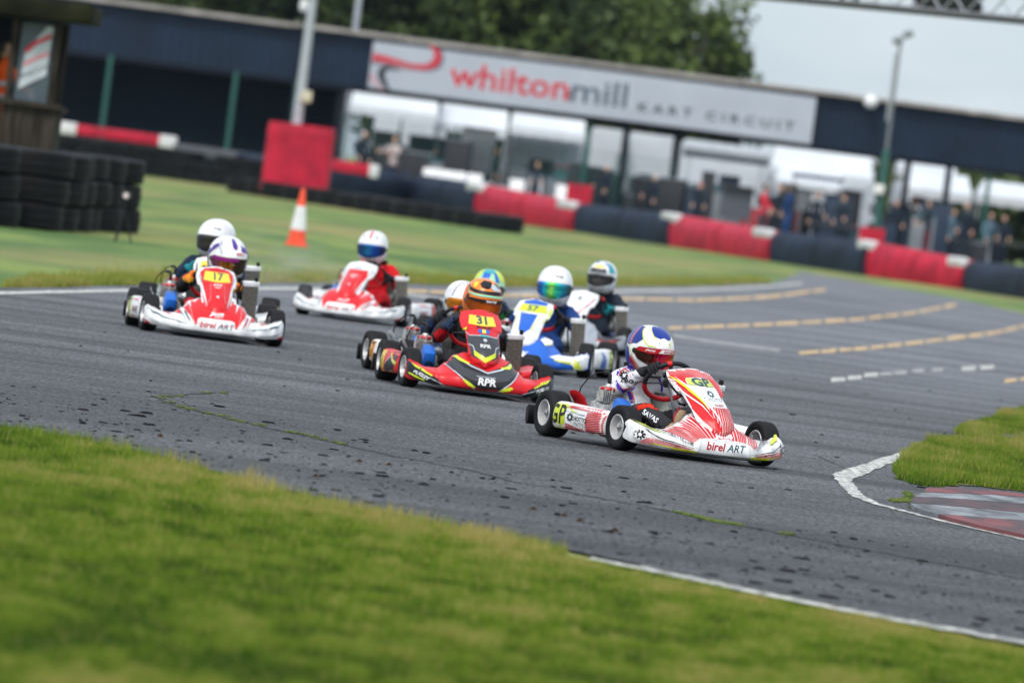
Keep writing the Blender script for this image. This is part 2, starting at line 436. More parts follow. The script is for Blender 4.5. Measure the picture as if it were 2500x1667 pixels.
# second crack near the apex
c2 = MB()
P2 = wob(pts_px([(1994, 1118), (2010, 1124), (2035, 1136), (2062, 1147)]), .01, 8, 5)
for a, b in zip(P2, P2[1:]):
    c2.add([(a[0], a[1] + .04, .0145), (b[0], b[1] + .04, .0145), (b[0], b[1] - .05, .0145), (a[0], a[1] - .05, .0145)], [(0, 1, 2, 3)])
c2.build('crack_joint', CRACK, smooth=0)['kind'] = 'structure'

# moss tufts on the crack: low clumps of tiny faces
MOSS = M('moss', (.12, .17, .025), .9, col2=(.05, .08, .01), vs=30)
def clumps(name, pts, mat, r=(.02, .05), h=(.006, .014), per=14):
    vs = []; fs = []
    for (x, y) in pts:
        rr_ = random.uniform(*r)
        for _ in range(per):
            a = random.uniform(0, 6.28); q = rr_ * math.sqrt(random.random()); cx, cy = x + q * math.cos(a), y + q * math.sin(a) * 1.6
            s_ = random.uniform(.004, .012); hh = random.uniform(*h); k = len(vs)
            vs += [(cx - s_, cy, .012), (cx + s_, cy, .012), (cx, cy + s_, .012 + hh), (cx, cy - s_, .012 + hh * .6)]
            fs += [(k, k + 1, k + 2), (k, k + 1, k + 3)]
    me = bpy.data.meshes.new(name); me.from_pydata(vs, [], fs); me.materials.append(mat)
    return link(name, me)
mp_ = []
for i, (a, b) in enumerate(zip(CRP, CRP[1:])):
    dens = 1.0 if i < 75 else .35
    if random.random() < .10 * dens or (25 < i < 60 and random.random() < .13): mp_ += [(a[0] + random.uniform(-.03, .03), a[1] + random.uniform(-.1, .1)) for _ in range(random.choice((1, 1, 2)))]
for q in pts_px([z3(770 + k * 9, 392 + k * 2.2) for k in range(22)] + [z3(980 + k * 8, 438 + k * 1.5) for k in range(8)]): mp_.append(q)
for q in pts_px([(2178 + k * 4, 1228 + random.uniform(-3, 3)) for k in range(12)]): mp_ += [q, q]
for q in pts_px([(2214 + random.uniform(-4, 8), 1208 + k * 3) for k in range(9)]): mp_ += [q]
for q in pts_px([(2235 + k * 9, 1247 + k * 2.3) for k in range(32)]): mp_.append(q)
clumps('moss_growth', mp_, MOSS)['kind'] = 'stuff'

# rubber crumbs thrown off the racing line (marbles)
RUB = M('rubber_crumb', (.006, .006, .007), .9, spec=.1)
def crumbs():
    vs = []; fs = []
    def crumb(x, y, sx, sy, sz):
        k = len(vs); n = 6; j = [random.uniform(.6, 1.2) for _ in range(n)]; a0 = random.uniform(0, 1)
        for i in range(n):
            a = a0 + 6.283 * i / n; vs.append((x + sx * math.cos(a) * j[i], y + sy * math.sin(a) * j[i], .0125))
        for i in range(n):
            a = a0 + 6.283 * i / n; vs.append((x + sx * .7 * math.cos(a) * j[i], y + sy * .7 * math.sin(a) * j[i], .0125 + sz * random.uniform(.6, 1)))
        for i in range(n): fs.append((k + i, k + (i + 1) % n, k + n + (i + 1) % n, k + n + i))
        fs.append(tuple(k + n + i for i in range(n)))
    for _ in range(15000):
        px = random.uniform(-100, 2600)
        f = px / 2500
        yb = np.interp(px, [p[0] for p in BOT[::-1]], [p[1] for p in BOT[::-1]])
        yt = np.interp(px, [p[0] for p in CR[3:]], [p[1] for p in CR[3:]]) if px > 400 else 955 + px * .08
        t = random.random() ** 1.3
        # keep world density roughly even by rejecting near rows less
        py = yb - 10 - (yb - yt) * t * 1.12
        p = G(px, py)
        d = (random.random() < (.050 if px < 1200 else .040))
        if not d: continue
        big = random.random() ** 6
        s_ = .004 + .014 * big
        crumb(p.x, p.y, s_ * random.uniform(.8, 3.2), s_ * random.uniform(.8, 2.5), .003 + .008 * big)
    for _ in range(90):   # a few on the rest of the surface
        px = random.uniform(0, 2500); py = random.uniform(760, 1250)
        p = G(px, py)
        if py < 800 + px * .06: continue
        s_ = random.uniform(.008, .02); crumb(p.x, p.y, s_ * 1.5, s_ * 2, random.uniform(.004, .010))
    me = bpy.data.meshes.new('rubber_crumbs'); me.from_pydata(vs, [], fs); me.materials.append(RUB)
    o = link('rubber_crumbs', me); o['kind'] = 'stuff'
crumbs()
LEAFM = M('fallen_leaf', (.30, .13, .04), .8); 
lm = MB()
for px, py in [(1413, 1283), (1375, 1270), (1500, 1306), (876, 1137), (948, 1145), (390, 1075), (1497, 1307), (770, 1174), (1300, 1254)]:
    p = G(px, py); s_ = .02
    lm.add([(p.x - s_, p.y, .018), (p.x, p.y + s_ * 1.5, .03), (p.x + s_, p.y, .02), (p.x, p.y - s_, .035)], [(0, 1, 2, 3)])
lm.build('fallen_leaves', LEAFM, smooth=0)['kind'] = 'stuff'

# ---- grass blades
def grass_mat(name, a, b_, c):
    m = bpy.data.materials.new(name); m.use_nodes = True
    n = m.node_tree.nodes; l = m.node_tree.links.new; b = n['Principled BSDF']
    b.inputs['Roughness'].default_value = .6; b.inputs['Specular IOR Level'].default_value = .2
    at_ = n.new('ShaderNodeAttribute'); at_.attribute_name = 'tint'
    r = n.new('ShaderNodeValToRGB'); e = r.color_ramp.elements; e[0].color = (*a, 1); e[1].color = (*c, 1)
    x = e.new(.5); x.color = (*b_, 1); e[0].position = .05; e[-1].position = .95
    l(at_.outputs['Fac'], r.inputs[0]); l(r.outputs[0], b.inputs['Base Color'])
    tr = n.new('ShaderNodeBsdfTranslucent'); l(r.outputs[0], tr.inputs[0]); ms = n.new('ShaderNodeMixShader'); ms.inputs[0].default_value = .3
    l(b.outputs[0], ms.inputs[1]); l(tr.outputs[0], ms.inputs[2]); l(ms.outputs[0], n['Material Output'].inputs[0])
    return m
BLADE = grass_mat('grass_blades', (.036, .092, .004), (.150, .240, .013), (.38, .32, .10))
def inpoly(x, y, P):
    P = np.array(P); ins = np.zeros(len(x), bool); j = len(P) - 1
    for i in range(len(P)):
        xi, yi = P[i]; xj, yj = P[j]
        c = ((yi > y) != (yj > y)) & (x < (xj - xi) * (y - yi) / (yj - yi + 1e-12) + xi)
        ins ^= c; j = i
    return ins
def vnoise(x, y, sc, seed=0):
    g = np.random.default_rng(seed).random((64, 64)); X = x / sc; Y = y / sc
    xi = np.floor(X).astype(int); yi = np.floor(Y).astype(int); fx = X - xi; fy = Y - yi
    fx = fx * fx * (3 - 2 * fx); fy = fy * fy * (3 - 2 * fy)
    a = g[xi % 64, yi % 64]; b = g[(xi + 1) % 64, yi % 64]; c = g[xi % 64, (yi + 1) % 64]; d = g[(xi + 1) % 64, (yi + 1) % 64]
    return (a * (1 - fx) + b * fx) * (1 - fy) + (c * (1 - fx) + d * fx) * fy
def blades(name, x, y, h, wd, tint, z0=0.0, lean=.5):
    n = len(x); a = rng.uniform(0, 6.283, n); la = rng.uniform(0, 6.283, n); ln = h * lean * rng.random(n)
    v = np.zeros((n, 3, 3), np.float32)
    v[:, 0, 0] = x - wd * np.cos(a); v[:, 0, 1] = y - wd * np.sin(a); v[:, 1, 0] = x + wd * np.cos(a); v[:, 1, 1] = y + wd * np.sin(a)
    v[:, 2, 0] = x + ln * np.cos(la); v[:, 2, 1] = y + ln * np.sin(la); v[:, 2, 2] = h
    v[:, :, 2] += z0
    me = bpy.data.meshes.new(name); me.vertices.add(3 * n); me.vertices.foreach_set('co', v.ravel())
    me.loops.add(3 * n); me.loops.foreach_set('vertex_index', np.arange(3 * n, dtype=np.int32))
    me.polygons.add(n); me.polygons.foreach_set('loop_start', np.arange(0, 3 * n, 3, dtype=np.int32))
    me.update(calc_edges=True)
    at_ = me.attributes.new('tint', 'FLOAT', 'POINT'); at_.data.foreach_set('value', np.repeat(np.clip(tint, 0, 1), 3).astype(np.float32))
    me.materials.append(BLADE); o = link(name, me); o['kind'] = 'stuff'
    return o
def view_ok(x, y, m=.004):
    # horizontal margin test against the rolled frustum, generous
    return (np.abs(x / y) < .073)
N = 1500000
yy = 19.5 + (60 - 19.5) * rng.random(N) ** 1.25; xx = rng.uniform(-1, 1, N) * yy * .073
k = ~inpoly(xx, yy, TRACK)
# keep only the near side of the track and what the camera can see of it
near = np.array(pts_px(BOT)[::-1]); ylim = np.interp(xx, near[:, 0], near[:, 1])
k &= yy < ylim + .03
v_ = FPX * CAM_H / yy; u_ = xx / yy * FPX
k &= (v_ - 417 < 833.5 * .9919 + 1250 * .1271 + 60)
xx, yy = xx[k], yy[k]; ylim_k = ylim[k]
edge = np.interp(xx, near[:, 0], near[:, 1]) - yy
n1 = vnoise(xx, yy * .6, .35, 1); n2 = vnoise(xx, yy * .5, 1.1, 2); n3 = vnoise(xx, yy, .09, 3)
uk = xx / yy * FPX
n4 = vnoise(xx, yy * .6, .065, 6); n5 = vnoise(xx, yy * .5, .17, 16)
h = .010 + .040 * (n4 ** 1.3) * (.4 + n5) * np.where(uk > 250, .62, 1) + .012 * n3 + np.where(uk < 200, .055, .012) * np.exp(-np.clip(edge, 0, 9) / .7) * rng.random(len(xx)) * n1 * 2
t_ = .20 + .45 * (n2 - .5) + .60 * (n5 - .5) + .50 * (n4 - .5) + .30 * rng.random(len(xx)) + .42 * np.exp(-np.clip(edge, 0, 9) / 1.4) * (.3 + n1)
t_ = np.where(rng.random(len(xx)) < .07, .95, t_)
k = yy + h * yy / 1.5 * np.where(uk > 200, 1.0, np.where(rng.random(len(xx)) < .4, .0, .6)) < ylim_k + np.where(uk > 200, .4, .3) * (n5 - .55) + .3 * (n3 - .5)
uk2 = uk[k]; xx, yy, h, t_, n2 = xx[k], yy[k], h[k], t_[k], n2[k]
blades('grass_verge', xx, yy, h, .0016 + .0018 * rng.random(len(xx)), t_)
print('foreground blades', len(xx))
# seed stalks
N = 5000
i_ = rng.integers(0, len(xx), N)
blades('grass_stalks', xx[i_], yy[i_], .04 + .05 * rng.random(N) * n2[i_] * np.where(uk2[i_] < 200, 1, .5), np.full(N, .0011), .75 + .25 * rng.random(N), lean=.6)

ISL1 = pts_px([(2181, 1172), (2190, 1150), (2201, 1135), (2230, 1108), (2270, 1090), (2334, 1080), (2500, 1088), (2800, 1098), (2800, 1235), (2500, 1206), (2420, 1196), (2346, 1189), (2300, 1192), (2257, 1195), (2225, 1186)])
ISL2 = pts_px([(2331, 1060), (2360, 1047), (2385, 1036), (2440, 1020), (2500, 1003), (2700, 960), (2700, 1062), (2500, 1063), (2440, 1064), (2397, 1071), (2345, 1066)])
for nm, P, hs, seed in (('grass_island', ISL1, .072, 11), ('grass_island', ISL2, .055, 13)):
    sheet(nm, wob(P + [P[0]], .03, 3, seed)[:-1], SOIL, .017)
    P_ = np.array(P); N = 340000
    x = rng.uniform(P_[:, 0].min(), P_[:, 0].max(), N); y = rng.uniform(P_[:, 1].min(), P_[:, 1].max(), N)
    k = inpoly(x + .05 * (vnoise(x, y, .12, 8) - .5), y + .6 * (vnoise(x, y, .15, 9) - .5), P) & (np.abs(x / y) < .068); x = x[k]; y = y[k]
    n1 = vnoise(x, y * .5, .13, seed); n2 = vnoise(x, y * .4, .5, seed + 1)
    h = hs * (.35 + 1.0 * n1) * (.5 + n2) * (.6 + .4 * rng.random(len(x)))
    t_ = .22 + .60 * (n2 - .45) + .32 * rng.random(len(x)) + .6 * (n1 - .5)
    t_ = np.where(rng.random(len(x)) < .08, .95, t_)
    blades('grass_blades', x, y, h, .002 + .002 * rng.random(len(x)), t_, z0=.017, lean=.7)
    print('island', len(x))
# rough edge of the far infield (along the far white line)
far = pts_px(TOP[1:9])
N = 60000; seg = rng.integers(0, len(far) - 1, N); tt = rng.random(N); F_ = np.array(far)
x = F_[seg, 0] * (1 - tt) + F_[seg + 1, 0] * tt; y = F_[seg, 1] * (1 - tt) + F_[seg + 1, 1] * tt + rng.exponential(2.2, N)
blades('grass_fringe', x, y, (.03 + .07 * rng.random(N)) * (.5 + vnoise(x, y, .7, 4)), np.full(N, .006), np.clip(.45 + .6 * rng.random(N) * vnoise(x, y, .6, 5) + .15, 0, 1), lean=.6)

# ------------------------------------------------------------------ materials for karts and drivers
RUBBER = M('tyre_rubber', (.010, .010, .011), .7, spec=.22, var=.35, vs=14, vd=6, bump=.15, bs=90)
RIMM = M('rim_metal', (.56, .56, .57), .42, metal=.35, var=.15, vs=20)
STEEL = M('bare_steel', (.45, .45, .46), .35, metal=.9, var=.25, vs=20)
ALU = M('cast_aluminium', (.52, .52, .50), .45, metal=.75, var=.35, vs=40, bump=.2)
BLACKP = M('black_plastic', (.010, .010, .012), .5, spec=.3, var=.3, vs=20)
DGREY = M('dark_grey_plastic', (.06, .062, .07), .5)
BLUEAIR = M('blue_airbox_plastic', (.010, .12, .50), .42, spec=.35, var=.15)
REDHEAD = M('red_anodised', '#c01822', .35, metal=.3)
SEATM = M('seat_fibreglass', (.32, .34, .30), .45, var=.2)
RADM = M('radiator_core', (.20, .19, .17), .6, metal=.2, var=.4, vs=60)
WHITEP = M('white_plastic', (.78, .79, .80), .34, coat=.2, var=.20, vs=11, vd=9)
REDP = M('red_vinyl', (.62, .010, .016), .38, coat=.08, spec=.3, var=.08, vs=8)
DREDP = M('deep_red_vinyl', (.45, .006, .014), .38, coat=.05, spec=.3)
YELP = M('fluo_yellow_vinyl', (.60, .68, .01), .4, coat=.2, var=.05)
PLATEY = M('number_plate_yellow', '#f0d030', .4, coat=.2, var=.05)
BLKV = M('black_vinyl', (.010, .011, .014), .42, spec=.3)
GRYV = M('grey_vinyl', (.040, .042, .050), .45, spec=.4)
LGRY = M('light_grey_vinyl', (.45, .50, .55), .4, coat=.2)
BLUEV = M('blue_vinyl', (.012, .11, .52), .38, coat=.1, spec=.35)
NAVYV = M('navy_vinyl', (.006, .030, .25), .3, coat=.3, spec=.3)
PURV = M('purple_vinyl', '#4a1a8c', .35, coat=.3)
TEALV = M('teal_vinyl', '#2a9aa6', .4, coat=.2)
GREENV = M('green_vinyl', '#60d060', .4, coat=.2)
ORGV = M('orange_vinyl', '#f06a10', .36, coat=.3)
ORGP = M('orange_plate', '#f0a020', .4, coat=.2)
DTEAL = M('dark_teal_print', '#1d4a52', .45)
SKIN = M('skin', (.55, .33, .24), .55, var=.1)
BOOTTAN = M('boot_suede', (.36, .25, .15), .8)
MAGENTA = M('magenta_print', '#d02a7a', .45)

def cloth(name, c, var=.22): return M(name, c, .85, var=var, vs=9, vd=6, bump=.6, bs=14, spec=.25)

# ------------------------------------------------------------------ shared kart geometry
CACHE = {}
def cached(key, fn):
    if key not in CACHE: CACHE[key] = fn()
    return CACHE[key]
AX = Matrix.Rotation(R(90), 4, 'Y')
def tyre_mesh(r, wd):
    h = wd / 2
    prof = [(r * .52, -h * .74), (r * .56, -h * .86), (r * .70, -h * .98), (r * .84, -h), (r * .93, -h * .93), (r * .975, -h * .80), (r * .995, -h * .55), (r, -h * .2),
            (r, h * .2), (r * .995, h * .55), (r * .975, h * .80), (r * .93, h * .93), (r * .84, h), (r * .70, h * .98), (r * .56, h * .86), (r * .52, h * .74), (r * .50, 0), (r * .52, -h * .74)]
    return MB().lathe(prof, AX, 48).mesh('tyre', RUBBER, 35)
def rim_mesh(r, wd):
    h = wd / 2; b = MB(); q = r * .555
    prof = [(q, -h * .80), (q + .003, -h * .86), (q, -h * .92), (q - .006, -h * .90), (q - .010, -h * .6), (q - .013, -h * .1), (q - .02, h * .0), (.030, h * .05), (.028, h * .25), (.0, h * .25)]
    prof2 = [(q, h * .80), (q + .003, h * .86), (q, h * .92), (q - .006, h * .90), (q - .010, h * .6), (q - .013, h * .32), (q - .02, h * .28), (.030, h * .28), (.028, h * .5), (.0, h * .5)]
    b.lathe(prof, AX, 36); b.lathe(prof2, AX, 36)
    for k in range(3):
        a = k * 2.094 + .3
        for s_ in (1,): b.tube([(h * .25, .022 * math.cos(a), .022 * math.sin(a)), (h * .62, .022 * math.cos(a), .022 * math.sin(a))], .004, 6)
    return b.mesh('rim', RIMM, 35)
def hub_mesh(wd):
    h = wd / 2
    b = MB().lathe([(0, h * .78), (.012, h * .76), (.016, h * .70), (.017, h * .3), (.017, -h * .3)], AX, 16)
    return b.mesh('hub', STEEL, 35)
def wheel(parent, x, y, r, wd, steer=0):
    wh = empty('wheel', (x, y, r), steer, parent)
    sx = 1 if x > 0 else -1
    for nm, me in (('tyre', cached(('t', r, wd), lambda: tyre_mesh(r, wd))), ('rim', cached(('r', r, wd), lambda: rim_mesh(r, wd))), ('hub', cached(('h', wd), lambda: hub_mesh(wd)))):
        o = link(nm, me, wh)
        if sx < 0: o.rotation_euler = (0, 0, math.pi)
    return wh

YF = [(0, .43), (.15, .425), (.3, .375), (.4, .30), (.455, .235), (.48, .175)]
ZT = [(0, .275), (.11, .27), (.18, .245), (.235, .19), (.29, .15), (.36, .148), (.43, .172), (.465, .185), (.48, .175)]
YB = [(0, .13), (.19, .14), (.25, .18), (.32, .185), (.38, .17), (.44, .13), (.48, .10)]
ZF = [(0, .125), (.2, .122), (.28, .116), (.38, .128), (.45, .15), (.48, .16)]
ZB = [(0, .045), (.3, .047), (.48, .058)]
def bumper_mesh(mat, ZT=ZT):
    rows = []
    N = 96
    for i in range(N + 1):
        x = -.48 + .96 * i / N; ax = abs(x)
        yf, zt, yb, zf, zb = (lerpk(k, ax) for k in (YF, ZT, YB, ZF, ZB))
        e = max(0, (ax - .455) / .025)
        pts = [(yf - .09, zb + .012), (yf - .05, zb + .004), (yf - .018, zb), (yf - .004, zb + .010), (yf, zb + .026), (yf - .001, zb + .45 * (zf - zb)), (yf - .006, zb + .75 * (zf - zb)), (yf - .016, zf - .004)]
        y0, z0 = yf - .022, zf
        for k in range(1, 11):
            t = k / 10
            y = y0 + (yb - y0) * t; hump = math.sin(math.pi * t) * (.014 if ax < .2 else .004)
            z = z0 + (zt - z0) * (t ** .92) + hump
            pts.append((y, z))
        pts += [(yb - .008, zt - .004), (yb - .006, zt - .016), (yb + .02, zt - .03), (yf - .10, zb + .03)]
        if e > 0:
            cy = (yf + yb) / 2; cz = (zt + zb) / 2; s_ = math.sqrt(max(.0, 1 - (e * .85) ** 2)) 
            pts = [(cy + (p[0] - cy) * (s_ * .5 + .5), cz + (p[1] - cz) * (s_ * .35 + .65)) for p in pts]
        rows.append([Vector((x, p[0], p[1])) for p in pts])
    return MB().grid(rows, closed_v=True, cap=True).mesh('front_bumper', mat, 38)
NP = [(0, -.17, .495), (.06, -.155, .516), (.14, -.125, .516), (.3, -.05, .475), (.5, .08, .405), (.7, .215, .325), (.85, .305, .25), (.95, .345, .195), (1, .35, .165)]
NW = [(0, .055), (.03, .078), (.08, .103), (.16, .124), (.26, .136), (.36, .140), (.45, .134), (.50, .118), (.56, .110), (.68, .108), (.80, .104), (.88, .092), (.94, .070), (.98, .042), (1, .02)]
def nassau_mesh(mat):
    rows = []; N = 60
    for i in range(N + 1):
        t = i / N; y = lerpk([(a, b) for a, b, c in NP], t); z = lerpk([(a, c) for a, b, c in NP], t); hw = lerpk(NW, t)
        top = []; M_ = 28
        dep = .012 + .040 * min(1, t * 3 + .25)
        for j in range(M_ + 1):
            s_ = -1 + 2 * j / M_
            q = abs(s_) ** 2.4
            top.append(Vector((s_ * hw, y - q * dep * 1.0 + .0, z + (-q * .02) + (.006 * (1 - min(1, (s_ / .42) ** 4)) if .1 < t < .9 else 0))))
        back = [Vector((p.x * .985, p.y - .006, p.z - .005)) for p in top[::-1]]
        rows.append(top + back)
    return MB().grid(rows, closed_v=True, cap=True).mesh('nose_panel', mat, 45)
def pod_mesh(mat, sx=1):
    rows = []; N = 30
    for i in range(N + 1):
        t = i / N; y = -.78 + .60 * t
        o_ = .525 - .035 * t + (.0 if t > .08 else -.02 * (1 - t / .08) ** 2) - (.03 * ((t - .93) / .07) ** 2 if t > .93 else 0)
        top = .215 - .012 * t - (.03 * ((t - .93) / .07) ** 2 if t > .93 else 0) - (.02 * (1 - t / .06) ** 2 if t < .06 else 0); inn = .33
        zb = .062 + .008 * t
        sec = [(inn, zb + .02), (inn + .03, zb + .004), (o_ - .05, zb - .002), (o_ - .018, zb), (o_ - .004, zb + .012), (o_, zb + .03), (o_ + .004, (zb + top) / 2), (o_ - .002, top - .035), (o_ - .012, top - .010), (o_ - .03, top), (o_ - .07, top + .002), (o_ - .11, top - .014), (inn, top - .03)]
        rows.append([Vector((sx * a, y, b)) for a, b in sec])
    return MB().grid(rows, closed_v=True, cap=True).mesh('side_pod', mat, 38)
def rear_bumper_mesh(mat):
    rows = []; N = 40
    for i in range(N + 1):
        x = -.53 + 1.06 * i / N; e = max(0, (abs(x) - .46) / .07)
        y0 = -1.09 + .02 * e; y1 = -1.155 + .05 * e * e; a, b = .055, .165
        rows.append([Vector((x, y, z)) for y, z in [(y0, a + .02), (y0, b - .02), (y0 - .012, b), (y1 + .02, b), (y1, b - .02), (y1, a + .02), (y1 + .02, a), (y0 - .012, a)]])
    return MB().grid(rows, closed_v=True, cap=True).mesh('rear_bumper', mat, 40)

def frame_mesh(mat):
    b = MB(); r = .0145
    for s_ in (1, -1):
        b.tube([(s_ * .13, .33, .075), (s_ * .15, .12, .06), (s_ * .17, -.1, .055), (s_ * .27, -.35, .055), (s_ * .27, -.62, .06), (s_ * .22, -.9, .10), (s_ * .2, -1.08, .10)], r, 8)
        b.tube([(s_ * .16, -.02, .06), (s_ * .30, 0, .085), (s_ * .37, 0, .12)], r * 1.1, 8)
        b.tube([(s_ * .27, -.2, .06), (s_ * .40, -.22, .09), (s_ * .44, -.28, .11), (s_ * .44, -.68, .12), (s_ * .40, -.72, .09), (s_ * .27, -.72, .06)], .009, 8)
        b.tube([(s_ * .12, .30, .07), (s_ * .13, .38, .09)], .01, 8)
    b.tube([(-.17, -.05, .06), (.17, -.05, .06)], r, 8); b.tube([(-.27, -.55, .06), (.27, -.55, .06)], r, 8)
    b.tube([(-.15, .20, .06), (.15, .20, .06)], r, 8); b.tube([(-.13, .38, .09), (.13, .38, .09)], .01, 8)
    # steering column support and column
    b.tube([(.05, -.12, .06), (.03, -.20, .22), (0, -.22, .27), (-.03, -.20, .22), (-.05, -.12, .06)], .010, 8)
    return b.mesh('chassis_frame', mat, 50)
def tray_mesh():
    b = MB(); b.box((0, .0, .036), (.54, .72, .006), bev=.0015); b.box((0, -.50, .038), (.46, .3, .005), bev=.001)
    return b.mesh('floor_tray', DGREY, 30)
def seat_mesh(mat):
    rows = []; N = 16
    path = [(-.42, .10, .10), (-.47, .065, .125), (-.56, .05, .135), (-.66, .055, .14), (-.75, .09, .145), (-.81, .16, .15), (-.85, .25, .145), (-.875, .33, .12), (-.89, .37, .09)]
    side = [.05, .07, .10, .14, .17, .16, .11, .06, .01]
    for (y, z, hw), sd_ in zip(path, side):
        row = []
        for j in range(N + 1):
            s_ = -1 + 2 * j / N; q = abs(s_) ** 3.2
            row.append(Vector((s_ * hw, y + q * sd_ * .55, z + q * sd_)))
        rows.append(row)
    bk = [[p + Vector((0, -.006, -.006)) for p in r_] for r_ in rows]
    b = MB().grid(rows); b.grid(bk)
    for a_, c_ in ((rows[0], bk[0]), (rows[-1], bk[-1]), ([r_[0] for r_ in rows], [r_[0] for r_ in bk]), ([r_[-1] for r_ in rows], [r_[-1] for r_ in bk])): b.grid([a_, c_])
    return b.mesh('seat', mat, 50)

def engine(parent, k):
    e = empty('engine', (.27, -.60, .035), 0, parent); e.scale = (1.08, 1.08, 1.08)
    def mk_block():
        b = MB(); b.box((0, 0, .13), (.13, .15, .11), bev=.018); b.lathe([(.0, .18), (.052, .18), (.052, .20)], None, 24)
        for i in range(6): b.lathe([(.045, .178 + i * .011), (.062, .180 + i * .011), (.062, .185 + i * .011), (.045, .187 + i * .011)], None, 20)
        b.box((.055, 0, .15), (.05, .09, .08), bev=.012); b.box((-.06, .02, .13), (.04, .08, .07), bev=.01)
        for i in range(5): b.box((.02 + i * .011, .045, .225), (.004, .07, .06))
        for i in range(8):
            a = i * .785; b.tube([(.048 * math.cos(a), .048 * math.sin(a), .24), (.048 * math.cos(a), .048 * math.sin(a), .268)], .006, 6)
        return b.mesh('engine_block', ALU, 35)
    link('engine_block', cached('eb', mk_block), e)
    link('cylinder_head', cached('eh', lambda: MB().lathe([(.0, .290), (.018, .288), (.022, .276), (.040, .272)], None, 24, 0).lathe([(.040, .272), (.049, .268), (.052, .262), (.050, .254), (.044, .252)], None, 24, 1).lathe([(.044, .252), (.050, .246), (.046, .240), (.0, .240)], None, 24, 0).mesh('cylinder_head', [ALU, REDHEAD], 35)), e)
    def mk_cap():
        b = MB(); b.tube([(0, 0, .28), (0, 0, .31), (0, -.002, .335), (.006, -.01, .345), (.03, -.02, .346)], [.010, .011, .010, .011, .009], 10)
        b.tube([(.03, -.02, .346), (.055, -.05, .338), (.08, -.10, .30), (.09, -.15, .25), (.085, -.18, .20)], .0036, 6)
        return b.mesh('spark_plug_cap', BLACKP, 50)
    link('spark_plug_cap', cached('sp', mk_cap), e)
    def mk_air():
        b = MB(); b.box((-.0, .20, .150), (.082, .15, .125), (R(-22), 0, 0), bev=.034)
        b.box((.0, .17, .128), (.074, .12, .10), (R(-10), 0, 0), bev=.03)
        return b.mesh('airbox', BLUEAIR, 50)
    a = link('airbox', cached('ab', mk_air), e)
    def mk_duct():
        b = MB(); m = Matrix.Translation((.0, .272, .108)) @ Matrix.Rotation(R(-90 - 22), 4, 'X')
        b.lathe([(.024, .0), (.026, .010), (.021, .012), (.018, -.01), (.0, -.012)], m, 20); return b.mesh('intake_duct', BLACKP, 40)
    link('intake_duct', cached('id', mk_duct), a)
    def mk_carb():
        b = MB(); b.box((0, .10, .17), (.05, .06, .06), bev=.008); b.tube([(0, .07, .17), (0, .15, .19)], .02, 12)
        b.tube([(.02, .12, .14), (.03, .2, .09), (-.05, .3, .08)], .004, 6); b.tube([(-.02, .12, .20), (-.06, .18, .22), (-.12, .2, .15)], .004, 6)
        return b.mesh('carburettor', STEEL, 40)
    link('carburettor', cached('ca', mk_carb), e)
    def mk_ex():
        b = MB(); b.tube([(.0, -.06, .15), (-.01, -.14, .17), (-.06, -.22, .17), (-.16, -.27, .165), (-.30, -.28, .16), (-.44, -.27, .155)], [.018, .022, .032, .038, .036, .02], 14)
        return b.mesh('exhaust_pipe', STEEL, 50)
    link('exhaust_pipe', cached('ex', mk_ex), e)
    return e

def radiator(parent, loc, rz, capmat, tilt=R(-8)):
    r = empty('radiator', loc, rz, parent); r.rotation_euler = (tilt, R(4), rz); r.scale = (.82, 1, 1.02)
    def core():
        b = MB(); b.box((0, 0, .125), (.125, .028, .25))
        for i in range(13): b.box((-.057 + i * .0095, .0165, .125), (.0035, .006, .245))
        for i in range(13): b.box((-.057 + i * .0095, -.0165, .125), (.0035, .006, .245))
        return b.mesh('core', RADM, 0)
    link('core', cached('rc', core), r)
    MB().box((0, 0, .268), (.142, .045, .034), bev=.008).build('top_tank', capmat, r); MB().box((0, 0, -.012), (.142, .042, .024), bev=.006).build('bottom_tank', capmat, r)
    c = MB().lathe([(0, .316), (.014, .314), (.016, .306), (.016, .29), (.012, .284)], Matrix.Translation((-.045, 0, 0)), 14)
    c.tube([(.06, 0, .268), (.085, .0, .27), (.09, -.04, .2), (.07, -.08, .05)], .009, 8)
    c.build('filler_cap', BLACKP, r)
    return r

